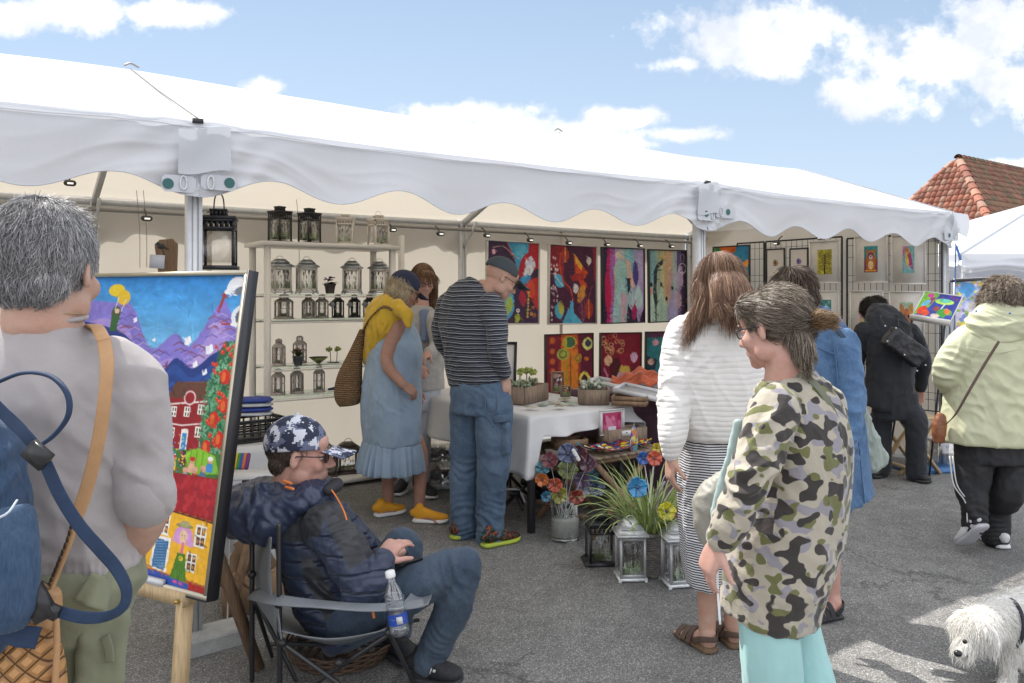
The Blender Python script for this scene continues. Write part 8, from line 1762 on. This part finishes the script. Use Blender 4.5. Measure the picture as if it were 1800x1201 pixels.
def pat(o, cols): 
 me = o.data; V, _ = arrays(me); c = np.array([lin(np.array(K(x))) for x in cols]); i = (np.clip(vnoise(V*45, 5), 0, .999)*len(cols)).astype(int); a = me.color_attributes.new('col', 'FLOAT_COLOR', 'POINT'); c4 = np.ones((len(V), 4)); c4[:, :3] = c[i]; a.data.foreach_set('color', c4.ravel())
for a_, b_ in ((G(796, 950), G(844, 935)), (G(850, 964), G(912, 950))): pat(shoe(t, a_, b_, M_camoshoe, M_lime2, .078, .95, M_lime2), ['141c20', '182428', '141c20', '206068', '101418', '8c4830', '181c20', '2c4830', '141818'])

# ---- 6. woman in white ribbed sweater
Q = lambda x, y, Y=3.3: P(x, y, Y); S = np.array([1., .1, 0]); hc = Q(1263, 499, 3.28); a1, a2 = G(1243, 1140), G(1288, 1135)
arms = [[Q(1198, 600, 3.28), Q(1190, 700, 3.22), Q(1180, 800, 3.12)], [Q(1335, 600), Q(1350, 700, 3.3), Q(1325, 780, 3.5)]]
legs = [([Q(1243, 860), up(a1, .45), up(a1, .09)], (G(1252, 1148), G(1196, 1112))), ([Q(1285, 860), up(a2, .45), up(a2, .09)], (G(1296, 1140), G(1262, 1106)))]
t, M = std('long haired woman in white ribbed sweater and black and white striped skirt, seen from behind', Q(1262, 1130), hc, (-.12, .9, -.38), .98, Q(1270, 562), [(Q(1264, 850), .13, .10), (Q(1265, 700), .13, .10), (Q(1265, 600), .16, .10), (Q(1268, 562), .07, .06)], S, arms, legs, SK, hands=[((-.1, -.15, -1), (.9, .2, 0), 1, .45), None], vox=.006, lr=(.08, .056, .036))
HB6 = [((.46, .34, .27), 4), ((.34, .25, .20), 3), ((.60, .47, .38), 3), ((.70, .58, .47), 1)]
hair(t, hc, M, 1.0, [('e', (0, -.024, .036), (.084, .098, .09)), ('t', [(0, -.06, .03), (0, -.10, -.05), (.0, -.11, -.11), (.0, -.10, -.14)], [.07, .082, .08, .045], .6), ('t', [(-.07, -.02, .0), (-.085, -.03, -.08), (-.11, .01, -.14), (-.13, .03, -.19)], [.033, .036, .028, .01]), ('t', [(.07, -.02, .0), (.085, -.03, -.08), (.11, .0, -.12), (.125, .0, -.15)], [.033, .036, .026, .01])], 13000, .11, HB6, lift=.08, width=.0009, grav=.9, seed=13, jitter=.11, curl=.04, flow=lambda q: q*[.8, .5, 0]+np.array([0, -.02, -.12]), amp=.0035)
def _rib(H):
 sp_ = H.nt.nodes.new('ShaderNodeSeparateXYZ'); H.nt.links.new(H.obj, sp_.inputs[0]); n = H.noise(H.obj, 3.2, 3, .5)
 z = H.m('ADD', sp_.outputs[2], H.m('MULTIPLY', n, .06)); w = H.m('PINGPONG', H.m('MULTIPLY', z, 1/.0215), .5); w = H.m('SMOOTH_MIN', H.m('MULTIPLY', w, 2.), .7, .3)
 fine = H.n('ShaderNodeTexWave', {'Vector': H.obj, 'Scale': 70., 'Distortion': .6}, 1, bands_direction='X')
 H.nt.links.new(H.n('ShaderNodeBump', {'Strength': 1., 'Distance': .0026, 'Height': H.m('ADD', w, H.m('MULTIPLY', fine, .10))}), H.b.inputs['Normal'])
M_rib = mat('white_rib_knit', (.70, .68, .66), rough=.9, var=.04, sheen=.4, build=_rib)
def ribpost(V, F):
 V = folds(.008, (6, 6, 4), 81, [(Q(1190, 690, 3.2), (0, 0, 1), .006, .06, .09), (Q(1220, 610, 3.2), (1, 0, -1), .006, .05, .09)])(V, F); N = normals(V, F); z = V[:, 2]+.06*(fbm(V*3.2, 3, 7)-.5); return V+N*(.0006*(1-np.abs(np.sin(z/.0215*math.pi))**3)*(V[:, 2] > Q(0, 738)[2]))[:, None]
garm(t, 'sweater', M_rib, [(Q(1268, 766), .185, .145), (Q(1268, 740), .205, .16), (Q(1267, 680), .205, .155), (Q(1265, 620), .205, .14), (Q(1264, 582), .19, .12), (Q(1268, 556), .125, .095), (Q(1272, 530), .075, .078), (Q(1272, 512), .064, .070)], S, [([Q(1206, 590), Q(1192, 640, 3.27), Q(1187, 705, 3.2), Q(1180, 765, 3.12), Q(1179, 795, 3.11)], [.08, .072, .066, .056, .040]), ([Q(1330, 590), Q(1345, 650), Q(1352, 700, 3.3), Q(1330, 770, 3.48)], [.08, .07, .064, .045])], vox=.006, fold=ribpost)
M_skirt = mat('striped_jersey_skirt', rough=.9, bump=.1, build=_stripe(.0104, (.72, .72, .74, 1), (.02, .022, .035, 1), .5))
garm(t, 'skirt', M_skirt, [(Q(1264, 1024), .138, .125), (Q(1264, 1020), .14, .127), (Q(1262, 980), .146, .13), (Q(1260, 900), .155, .135), (Q(1262, 820), .16, .14), (Q(1264, 750), .15, .12)], S, fold=folds(.010, (9, 9, 1.5), 82), vox=.007)
M_bleather = mat('brown_leather', (.095, .06, .045), rough=.55, var=.2, vscale=14); M_cork = mat('cork_sole', (.16, .10, .06), rough=.9, var=.3, vscale=80)
def sandal(t, he, to, m=M_bleather, ms=M_cork):
 he, to = np.array(he), np.array(to); d = unit(to-he); L = np.linalg.norm(to-he); sd = unit(np.cross(d, [0, 0, 1])); B = Bl(); B.loft([he+d*L*a+np.array([0, 0, .010]) for a in (-.03, .02, .2, .45, .75, .97, 1.04)], [.015, .034, .037, .037, .048, .038, .01], [.008, .012, .013, .012, .012, .010, .005], X=sd, n=18, p=3.); o = B.put('sandal', ms, t, True)
 for a, hh in ((.80, .042), (.62, .052), (.46, .066)): ribbon([he+d*L*a+sd*.049+np.array([0, 0, .012]), he+d*L*a+sd*.03+np.array([0, 0, hh*.85]), he+d*L*a+np.array([0, 0, hh+.008]), he+d*L*a-sd*.03+np.array([0, 0, hh*.85]), he+d*L*a-sd*.049+np.array([0, 0, .012])], .026, .004, d, 'strap', m, o)
 ribbon([he+d*L*.34+sd*.04+np.array([0, 0, .03]), he+d*L*.1+sd*.040+np.array([0, 0, .058]), he-d*.016+np.array([0, 0, .064]), he+d*L*.1-sd*.040+np.array([0, 0, .058]), he+d*L*.34-sd*.04+np.array([0, 0, .03])], .024, .004, (0, 0, 1), 'heel_strap', m, o); return o
sandal(t, G(1252, 1150), G(1194, 1112)); sandal(t, G(1296, 1142), G(1260, 1106))

# ---- 7. woman in long denim dress
Q = lambda x, y, Y=3.65: P(x, y, Y); S = unit(np.array([.9, .35, 0])); hc = Q(1392, 522, 3.6); a1, a2 = G(1463, 1080), G(1425, 1075)
arms = [[Q(1482, 612, 3.55), Q(1492, 720, 3.48), Q(1468, 822, 3.40)], [Q(1395, 610, 3.7), Q(1385, 700, 3.75), Q(1390, 770, 3.9)]]
legs = [([Q(1462, 860), up(a1, .45), up(a1, .09)], (G(1474, 1084), G(1430, 1092))), ([Q(1425, 860), up(a2, .45), up(a2, .09)], (G(1432, 1078), G(1395, 1070)))]
t, M = std('brown haired woman in long blue denim dress behind the camouflage coat', Q(1450, 1080), hc, (-.55, .72, -.36), .98, Q(1424, 575), [(Q(1450, 850), .14, .11), (Q(1446, 700), .14, .11), (Q(1440, 610), .16, .10), (Q(1428, 572), .07, .06)], S, arms, legs, SK3, hands=[((-.2, -.1, -1), (-.8, .4, 0), -1, .4), None])
hair(t, hc, M, 1., [('e', (0, -.024, .040), (.084, .10, .092)), ('e', (0, -.07, .0), (.07, .045, .06))], 5200, .06, [((.28, .22, .18), 4), ((.19, .15, .125), 3), ((.48, .40, .33), 2)], lift=.25, width=.0013, grav=.3, seed=14, jitter=.2, amp=.005)
M_dn7 = denim('bright_denim', (.045, .10, .21), (.14, .235, .38)); fo = folds(.010, (8, 8, 3), 91, [(Q(1490, 720, 3.4), (0, 0, 1), .008, .05, .09), (Q(1470, 780, 3.4), (.3, 0, 1), .006, .05, .1)])
garm(t, 'denim_dress', M_dn7, [(Q(1462, 884), .185, .155), (Q(1461, 880), .187, .157), (Q(1458, 830), .175, .145), (Q(1453, 750), .165, .14), (Q(1448, 680), .165, .13), (Q(1445, 620), .17, .125), (Q(1437, 588), .15, .11), (Q(1428, 566), .09, .085)], S, [([Q(1478, 608, 3.56), Q(1490, 660, 3.52), Q(1494, 720, 3.46), Q(1480, 780, 3.42), Q(1471, 812, 3.40)], [.078, .068, .062, .056, .050]), ([Q(1398, 610, 3.7), Q(1387, 690, 3.74), Q(1390, 755, 3.88)], [.075, .062, .05])], fold=fo, vox=.0065)
B = Bl(); torso(B, [(Q(1436, 582), .10, .09), (Q(1428, 562), .082, .08), (Q(1424, 545), .078, .078), (Q(1424, 540), .07, .07)], S); skin_put('collar', B, M_dn7, t, .006, 2, folds(.006, (14, 14, 8), 5))
ribbon([Q(1436, 566, 3.53), Q(1465, 575, 3.50), Q(1490, 605, 3.49), Q(1500, 640, 3.47)], .022, .005, (.2, .2, 1), 'shoulder_strap', mat('navy_strap', (.03, .05, .09)), t)
for pl_ in ([Q(1462, 585, 3.515), Q(1470, 640, 3.49), Q(1477, 720, 3.465), Q(1484, 800, 3.47)], [Q(1497, 620, 3.50), Q(1506, 700, 3.49), Q(1512, 800, 3.50), Q(1520, 885, 3.51)], [Q(1440, 612, 3.515), Q(1465, 622, 3.50), Q(1495, 628, 3.50)], [Q(1486, 760, 3.46), Q(1488, 790, 3.45), Q(1502, 798, 3.45), Q(1510, 785, 3.46), Q(1510, 760, 3.48)]): Bl().tube(pl_, .0035, 6, sm=4).put('seam', M_dn7, t, True)
ribbon([Q(1487, 800, 3.345), Q(1500, 802, 3.36), Q(1512, 806, 3.42)], .022, .004, (0, 0, 1), 'pocket_edge', M_dn7, t); ribbon([Q(1450, 812, 3.34), Q(1470, 816, 3.33), Q(1488, 812, 3.37)], .030, .006, (0, 0, 1), 'cuff', M_dn7, t)
sandal(t, G(1476, 1085), G(1428, 1092), mat('black_web', (.03, .03, .035), rough=.8), M_bsole)
pbg = thing('plastic_bag', 'thin pale green plastic bag hanging beside the denim dress', 'bag', P(1535, 820, 3.7)); B = Bl(); torso(B, smooth_rings([(P(1536, 826, 3.7), .04, .01), (P(1534, 818, 3.7), .085, .035), (P(1525, 780, 3.68), .05, .035), (P(1517, 740, 3.66), .022, .02), (P(1512, 705, 3.62), .01, .01)]), (.9, .3, 0))
skin_put('bag', B, mat('pale_plastic', (.42, .50, .46), rough=.3, trans=.35, spec=.6), pbg, .006, 2, folds(.012, (16, 16, 6), 9))

# ---- 8. woman in camouflage coat
Q = lambda x, y, Y=2.33: P(x, y, Y); S = unit(np.array([.6, .75, 0])); hc = Q(1360, 579); a1, a2 = up(Q(1372, 1370, 2.36), 0), up(Q(1470, 1370, 2.30), 0)
arms = [[Q(1352, 730, 2.20), Q(1318, 850, 2.13), Q(1262, 950, 2.13)], [Q(1432, 720, 2.48), Q(1440, 850, 2.55), Q(1400, 950, 2.58)]]
legs = [([Q(1345, 1080, 2.28), Q(1360, 1180, 2.28), Q(1365, 1270, 2.32), up(a1, .09)], (a1, a1+np.array([-.2, .13, 0]))), ([Q(1385, 1080, 2.42), Q(1408, 1150, 2.41), Q(1440, 1260, 2.36), up(a2, .10)], (a2, a2+np.array([-.2, .13, 0])))]
t, M = std('woman in camouflage coat and aqua trousers walking left, grey hair tied back', Q(1390, 1300), hc, (-.66, .73, -.20), 1.0, Q(1378, 690), [(Q(1375, 1040), .15, .12), (Q(1400, 900), .14, .12), (Q(1398, 760), .16, .11), (Q(1385, 690), .08, .07)], S, arms, legs, SK3, vox=.0055, hands=[((-.35, .1, -1), (.8, .3, 0), 1, .4), None], eye=True, feet=False, lr=(.045, .042, .034))
glasses(t, hc, M, 1., (.03, .02, .022), r=.018)
HG = [((.42, .37, .32), 4), ((.30, .26, .23), 3), ((.58, .53, .47), 3), ((.70, .66, .60), 2)]
bunq = lambda q: np.array([0, -.118, .008])-q
hair(t, hc, M, 1., [('e', (0, -.022, .038), (.082, .097, .090)), ('e', (0, -.068, -.0), (.062, .045, .05)), ('e', (-.05, .045, .075), (.03, .035, .03))], 9000, .05, HG, lift=.05, width=.00085, grav=.05, seed=15, jitter=.07, flow=bunq, amp=.003, shellcol=(.36, .31, .27))
hair(t, hc, M, 1., [('t', [(0, -.115, .008), (.0, -.14, .004), (.0, -.165, -.004), (.0, -.175, -.02)], [.016, .021, .018, .009])], 800, .032, [((.56, .46, .34), 3), ((.46, .37, .28), 3), ((.68, .58, .46), 2)], lift=.5, width=.0010, grav=.1, curl=.15, seed=16, flow=lambda q: np.array([0, -1, .1])+q*0, name='hair_tail', shellcol=(.5, .38, .26))
hair(t, hc, M, 1., [('t', [(-.02, -.08, -.03), (-.02, -.09, -.08), (-.015, -.088, -.12)], [.034, .030, .012])], 1300, .045, HG, lift=.2, width=.0010, grav=.7, seed=17, flow=lambda q: np.array([0, 0, -1.])+q*0, name='nape_hair')
Bl().tube([hc+M@np.array([.019*math.cos(a), -.118, .008+.019*math.sin(a)]) for a in np.linspace(0, 6.283, 20)], .009, 8, caps=False).put('hair_tie', mat('black_elastic', (.015, .015, .02), rough=.8), t, True)
def _camo(H):
 c = (.41, .37, .30, 1)
 for off, th_, cc in ((0., .565, (.27, .255, .285, 1)), (7., .575, (.145, .15, .06, 1)), (13., .547, (.042, .036, .034, 1))):
  n = H.noise(H.vm('ADD', H.vm('MULTIPLY', H.obj, (1, 1, 1.25)), (off, off*.7, off*.3)), 21.5, .8, .3, dist=.12); c = H.mix(H.ramp(n, [(th_, 0.), (th_+.018, 1.)]), c, cc)
 setc(H, c)
M_camo = mat('camouflage_fleece', rough=.92, sheen=.3, bump=.25, bscale=70, build=_camo)
fo = folds(.009, (6.5, 6.5, 4), 101, [(Q(1310, 850, 2.05), (0, 0, 1), .010, .055, .09), (Q(1350, 760, 2.1), (1, 0, -1), .007, .05, .08), (Q(1320, 900, 2.15), (1, 0, 1), .008, .06, .1)])
garm(t, 'coat', M_camo, [(Q(1352, 1080), .160, .125), (Q(1353, 1074), .163, .128), (Q(1368, 1005), .178, .14), (Q(1386, 925), .183, .145), (Q(1400, 845), .178, .14), (Q(1404, 770), .185, .135), (Q(1398, 720), .17, .12), (Q(1388, 685), .11, .09), (Q(1380, 662), .07, .07)], S, [([Q(1362, 715, 2.20), Q(1340, 780, 2.14), Q(1316, 850, 2.10), Q(1285, 915, 2.10), Q(1266, 945, 2.12)], [.068, .064, .056, .046, .038]), ([Q(1440, 715, 2.5), Q(1452, 790, 2.54), Q(1440, 850, 2.57), Q(1405, 930, 2.6)], [.075, .068, .06, .045])], fold=fo, vox=.0055)
B = Bl(); torso(B, smooth_rings([(Q(1395, 708), .135, .105), (Q(1388, 690), .125, .10), (Q(1386, 674), .10, .085)]), S); skin_put('hood_collar', B, M_camo, t, .006, 2, folds(.008, (10, 10, 8), 3))
ribbon([Q(1395, 655, 2.27), Q(1425, 668, 2.24), Q(1452, 700, 2.22), Q(1474, 745, 2.24), Q(1486, 790, 2.28)], .018, .004, [(1, 0, .8), (1, 0, .8), (1, .2, .5), (1, .3, .3), (1, .3, .1)], 'bag_strap', mat('grey_green_webbing', (.17, .18, .13), rough=.8), t)
M_aqua = mat('aqua_cotton', (.34, .58, .58), rough=.85, var=.05, bump=.15, bscale=20, sheen=.2)
garm(t, 'trousers', M_aqua, [(Q(1370, 1075), .11, .09), (Q(1378, 1040), .12, .09), (Q(1385, 1010), .12, .09)], S, [([Q(1346, 1062, 2.27), Q(1358, 1180, 2.27), Q(1365, 1270, 2.32), up(a1, .10)], [.086, .088, .07, .06]), ([Q(1385, 1080, 2.42), Q(1408, 1150, 2.41), Q(1440, 1260, 2.36), up(a2, .10)], [.078, .074, .068, .06])], fold=folds(.008, (9, 9, 2), 102))
for a_ in (a1, a2): shoe(t, a_+np.array([.03, -.02, 0]), a_+np.array([-.19, .12, 0]), M_ltgrey, M_wsole)
ribbon([Q(1261, 985, 2.2), Q(1262, 1040, 2.19), Q(1266, 1098, 2.18)], .006, .003, (1, 0, 0), 'zip_cord', mat('white_card', (.7, .7, .7)), t)
gbag = thing('shoulder_bag', 'grey beige cloth bag with aqua lining held at the camouflage coat, behind the sleeve', 'bag', P(1250, 930, 2.42)); B = Bl(); torso(B, smooth_rings([(P(1252, 952, 2.42), .035, .03), (P(1246, 925, 2.42), .052, .045), (P(1248, 880, 2.42), .045, .045), (P(1262, 850, 2.42), .03, .03), (P(1275, 835, 2.42), .015, .015)]), (1, .3, 0)); skin_put('body', B, mat('grey_beige_nylon', (.30, .29, .25), rough=.55, bump=.2), gbag, .006, 2, folds(.009, (14, 14, 10), 6))
B = Bl(); torso(B, smooth_rings([(P(1262, 935, 2.38), .022, .015), (P(1270, 880, 2.36), .032, .02), (P(1288, 810, 2.32), .02, .015), (P(1298, 740, 2.3), .012, .008)]), (1, .3, 0)); skin_put('lining_cloth', B, mat('mint_cloth', (.42, .54, .52), rough=.8), gbag, .006, 2, folds(.006, (18, 18, 6), 8))

for pl_ in ([Q(1450, 760, 2.235), Q(1448, 900, 2.215), Q(1425, 1050, 2.215), Q(1408, 1085, 2.23)],): Bl().tube(pl_, .002, 6, sm=4).put('side_seam', M_camo, bpy.data.objects['coat'].parent, True)
# ---- 9. bent figure in black
Q = lambda x, y, Y=6.4: P(x, y, Y); S = np.array([1., .1, 0]); hc = Q(1537, 551, 6.75); a1, a2 = G(1549, 838), G(1610, 846)
arms = [[Q(1524, 588, 6.46), Q(1509, 625, 6.51), Q(1505, 675, 6.6)], [Q(1600, 592, 6.46), Q(1620, 632, 6.51), Q(1618, 682, 6.6)]]
legs = [([Q(1552, 720), up(a1, .45), up(a1, .09)], (a1, G(1545, 830))), ([Q(1602, 720), up(a2, .45), up(a2, .09)], (G(1600, 840), G(1632, 850)))]
t, M = std('person bent forward in black jacket and black trousers before the print grids', Q(1575, 835), hc, (-.35, .8, -.5), .98, Q(1545, 570, 6.6), [(Q(1572, 710), .15, .11), (Q(1568, 640), .16, .12), (Q(1562, 590), .18, .12), (Q(1555, 568, 6.55), .1, .09)], S, arms, legs, SK, vox=.008, ar=(.034, .03, .025), feet=False)
hair(t, hc, M, 1.05, SCALP+[('e', (0, -.02, .05), (.095, .10, .085))], 1800, .05, [((.16, .14, .12), 3), ((.26, .23, .20), 2), ((.10, .09, .08), 3)], lift=.4, width=.0022, curl=.5, grav=.4, seed=18, amp=.014)
M_blkj = mat('black_cotton', (.016, .018, .024), rough=.85, var=.2, sheen=.15, bump=.15, bscale=20)
garm(t, 'jacket', M_blkj, [(Q(1552, 722), .15, .13), (Q(1562, 695), .18, .14), (Q(1566, 650), .175, .14), (Q(1564, 605), .185, .14), (Q(1558, 575, 6.45), .175, .13), (Q(1548, 556, 6.55), .12, .12), (Q(1542, 552, 6.62), .08, .08)], S, [([Q(1520, 582, 6.45), Q(1507, 620, 6.5), Q(1503, 670, 6.6)], [.075, .06, .05]), ([Q(1600, 586, 6.45), Q(1622, 630, 6.5), Q(1618, 680, 6.6)], [.075, .06, .05])], fold=folds(.012, (7, 7, 5), 111), vox=.009)
garm(t, 'trousers', M_blkj, [(Q(1575, 735), .17, .13), (Q(1573, 690), .17, .13)], S, [([Q(1553, 725), up(a1, .45), up(a1, .06)], [.098, .08, .072]), ([Q(1598, 725), up(a2, .45), up(a2, .06)], [.10, .082, .072])], fold=folds(.008, (8, 8, 5), 112), vox=.009)
for a_, b_ in ((G(1556, 836), G(1532, 842)), (G(1598, 842), G(1634, 852))): shoe(t, a_, b_, M_bshoe, M_bsole, .08)
hb = thing('handbag', 'black leather shoulder bag with studs on the back of the black jacket', 'bag', Q(1592, 615, 6.14)); B = Bl(); B.box(Q(1590, 610, 6.16), (.34, .085, .16), M=rotz(.1)@roty(.62)); bo_ = skin_put('body', B, mat('black_leather', (.014, .014, .018), rough=.35, bump=.2, bscale=40), hb, .008, 5, folds(.008, (12, 12, 12), 4))
for x, y in ((1556, 573), (1575, 577), (1560, 600), (1590, 624), (1612, 652), (1627, 642)): Bl().ell(Q(x, y, 6.095), .007, n=8).put('stud', M_alu, bo_, True)
ribbon([Q(1555, 572, 6.14), Q(1548, 556, 6.35), Q(1575, 553, 6.4), Q(1580, 577, 6.14)], .016, .004, (0, .3, 1), 'strap', M_blkj, hb)

# ---- 10. woman in pale green jacket
Q = lambda x, y, Y=4.54: P(x, y, Y); S = unit(np.array([1., -.12, 0])); hc = Q(1762, 526, 4.56); a1, a2 = G(1712, 974), G(1750, 960)
arms = [[Q(1696, 605), Q(1664, 655, 4.55), Q(1690, 690, 4.8)], [Q(1812, 610), Q(1842, 690, 4.5), Q(1815, 730, 4.8)]]
legs = [([Q(1712, 800), up(a1, .46), up(a1, .20)], (up(a1, .16), up(a1+np.array([-.03, .1, 0]), .03))), ([Q(1768, 800), up(a2, .46), up(a2, .09)], (a2, G(1756, 945)))]
t, M = std('curly grey haired woman in pale green jacket and black side striped trousers, walking away', Q(1740, 960), hc, (.1, 1, -.12), 1.0, Q(1760, 588), [(Q(1742, 790), .15, .11), (Q(1745, 700), .15, .11), (Q(1752, 620), .17, .11), (Q(1758, 588), .07, .06)], S, arms, legs, SK, vox=.007, feet=False)
hair(t, hc, M, 1.02, [('e', (0, -.015, .022), (.105, .11, .104)), ('e', (-.075, -.02, -.01), (.055, .06, .06)), ('e', (.075, -.02, -.01), (.055, .06, .06))], 7000, .05, [((.55, .49, .43), 4), ((.40, .35, .30), 3), ((.70, .65, .58), 3), ((.26, .22, .19), 1)], lift=.45, width=.0015, curl=.55, grav=.2, jitter=.6, seed=19, amp=.016)
M_pgr = mat('pale_green_cotton', (.51, .52, .35), rough=.7, var=.05, bump=.15, bscale=30, sheen=.1)
fo = folds(.012, (6, 6, 4.5), 121, [(Q(1664, 645, 4.46), (.3, 0, 1), .010, .05, .1), (Q(1700, 610, 4.45), (1, 0, -1), .008, .05, .09), (Q(1745, 700, 4.4), (.4, 0, 1), .007, .09, .2)])
garm(t, 'jacket', M_pgr, [(Q(1740, 776), .255, .185), (Q(1740, 768), .258, .185), (Q(1742, 730), .245, .175), (Q(1746, 670), .225, .155), (Q(1750, 620), .215, .14), (Q(1754, 592), .19, .12), (Q(1758, 572), .12, .10), (Q(1760, 556), .09, .09)], S, [([Q(1702, 600), Q(1676, 630, 4.52), Q(1663, 660, 4.54), Q(1686, 690, 4.78)], [.088, .078, .070, .055]), ([Q(1806, 602), Q(1832, 640, 4.5), Q(1845, 690, 4.5), Q(1820, 728, 4.78)], [.088, .078, .070, .055])], fold=fo, vox=.0075)
B = Bl(); torso(B, smooth_rings([(Q(1764, 606, 4.46), .10, .03), (Q(1764, 596, 4.46), .185, .06), (Q(1762, 576, 4.48), .19, .085), (Q(1760, 556, 4.52), .15, .10), (Q(1762, 544, 4.54), .10, .09)]), S); hk = skin_put('hood', B, M_pgr, t, .007, 2, folds(.018, (4, 4, 14), 5))
for x, y, Y in ((1716, 543, 4.40), (1775, 547, 4.37)): Bl().ell(Q(x, y+4, Y), .006, n=8).put('snap_button', M_blue, hk, True)
ribbon([Q(1700, 612, 4.40), Q(1750, 620, 4.385), Q(1800, 612, 4.40)], .008, .004, (0, 0, 1), 'yoke_seam', M_pgr, t)
M_btr = mat('black_track_cloth', (.014, .014, .017), rough=.7, var=.15, bump=.15, bscale=20)
tr = garm(t, 'trousers', M_btr, [(Q(1742, 810), .18, .14), (Q(1742, 770), .185, .14)], S, [([Q(1714, 805), Q(1708, 860, 4.52), up(a1, .30), up(a1, .17)], [.100, .082, .072, .066]), ([Q(1776, 805), Q(1770, 870, 4.52), up(a2, .25), up(a2, .06)], [.100, .088, .08, .075])], fold=folds(.009, (8, 8, 5), 122, [(up(a1, .22), (0, 0, 1), .008, .04, .09), (up(a2, .12), (0, 0, 1), .008, .04, .1)]), vox=.008)
for dx in (0, .018): ribbon([Q(1664, 800, 4.53)+np.array([dx, -.03, 0]), Q(1673, 850, 4.50)+np.array([dx, -.02, 0]), up(a1, .30)+np.array([-.068+dx*.8, -.035, 0]), up(a1, .19)+np.array([-.06+dx*.8, -.04, 0])], .007, .003, (1, -.6, 0), 'side_stripe', mat('white_print', (.6, .6, .6)), t)
# raised heel: sole towards the viewer
z_ = shoe(t, up(a1+np.array([.01, -.09, 0]), .175), up(a1+np.array([-.03, .06, 0]), .012), mat('white_shoe', (.62, .62, .64), rough=.6), mat('pale_sole', (.46, .46, .50), rough=.6), .07, 1.25)
shoe(t, a2+np.array([.01, -.07, 0]), a2+np.array([.03, .18, 0]), mat('white_shoe', (.62, .62, .64)), M_wsole, .08, 1.1)
cb2 = thing('shoulder_bag', 'small brown leather bag on a long strap at the hip of the pale green jacket', 'bag', Q(1652, 770, 4.5)); B = Bl(); torso(B, smooth_rings([(Q(1650, 778, 4.5), .028, .02), (Q(1650, 765, 4.5), .044, .03), (Q(1652, 742, 4.5), .038, .03), (Q(1655, 726, 4.5), .02, .015)]), (1, .4, 0)); skin_put('body', B, mat('rust_leather', (.22, .08, .035), rough=.4), cb2, .006, 2, folds(.006, (16, 16, 12), 7))
ribbon([Q(1756, 600, 4.36), Q(1728, 645, 4.36), Q(1702, 690, 4.355), Q(1680, 728, 4.38), Q(1664, 745, 4.46)], .017, .004, (.9, 0, .5), 'strap', M_bleather, cb2)

# ================================================================== WHITE DOG
dog = thing('dog', 'shaggy white dog sniffing the asphalt at the lower right corner', 'dog', P(1790, 1200, 3.05)*[1, 1, 0])
Q = lambda x, y, Y=3.05: P(x, y, Y); B = Bl(); hd = Q(1714, 1106, 2.96)
limb(B, [Q(1790, 1085), Q(1840, 1078, 3.1), Q(1900, 1082, 3.16), Q(1935, 1090, 3.2)], [.085, .095, .088, .07], flat=1.15, X=(0, 1, 0)); limb(B, [Q(1795, 1085), Q(1755, 1085, 3.0), hd], [.08, .066, .058])
B.ell(hd, (.072, .070, .064), n=18); limb(B, [hd, Q(1698, 1130, 2.93), Q(1688, 1147, 2.91)], [.048, .036, .022]); B.ell(Q(1740, 1120, 2.90), (.022, .016, .045), M=roty(-.2)); B.ell(Q(1725, 1110, 3.03), (.022, .016, .045))
for (x, Y, dx) in ((1782, 2.97, -.02), (1800, 3.10, .02), (1905, 3.08, 0), (1925, 3.22, .03)):
 tp_ = Q(x, 1110, Y); f_ = up(tp_+np.array([dx, 0, 0]), .02); k_ = (tp_+f_)/2+np.array([.025 if x > 1850 else -.01, 0, 0]); limb(B, [tp_, k_, f_], [.045, .028, .024]); B.ell(f_+np.array([-.014, -.005, .0]), (.034, .026, .018), n=10)
limb(B, [Q(1930, 1085, 3.2), Q(1955, 1060, 3.22), Q(1948, 1035, 3.22)], [.03, .025, .018])
V, F = remesh(B, .007, 3); put('body', V, F, mat('white_coat', (.82, .80, .77), rough=.9), dog, True)
def dflow(Pn, Nn): 
 f = np.tile(np.array([.5, .05, -.7]), (len(Pn), 1)); hh = np.linalg.norm(Pn-hd, axis=1) < .10; f[hh] = (Pn[hh]-hd)*6+np.array([-.1, -.1, -1.0]); return f
sv, sf, sc_ = strands(V, F, 21000, lambda X_: np.where(X_[:, 2] < .12, .03, .060), dflow, .5, .0010, .16, 6, 9, .38, cols=[((.97, .965, .95), 6), ((.93, .92, .89), 3), ((.86, .83, .79), 1)], grav=.5, sel=lambda X_: np.where(np.linalg.norm(X_-Q(1688, 1148, 2.90), axis=1) < .03, .05, 1.))
put('fur', sv, sf, M_hair, dog, True, sc_)
Bl().ell(Q(1684, 1149, 2.885), (.015, .013, .012), n=12).put('nose', mat('dog_nose', (.01, .01, .01), rough=.25), dog, True)
for x, y, Y in ((1696, 1128, 2.868), (1700, 1120, 3.0)): Bl().ell(Q(x, y, Y), .0085, n=10).put('eye', mat('dog_nose', (.01, .01, .01)), dog, True)
Bl().tube([Q(1772, 1096, 3.0)+np.array([.015*math.sin(a), .088*math.cos(a), .088*math.sin(a)]) for a in np.linspace(0, 6.283, 30)], .007, 8, caps=False, flat=1.).put('collar', mat('dark_harness', (.02, .02, .03), rough=.7), dog, True)
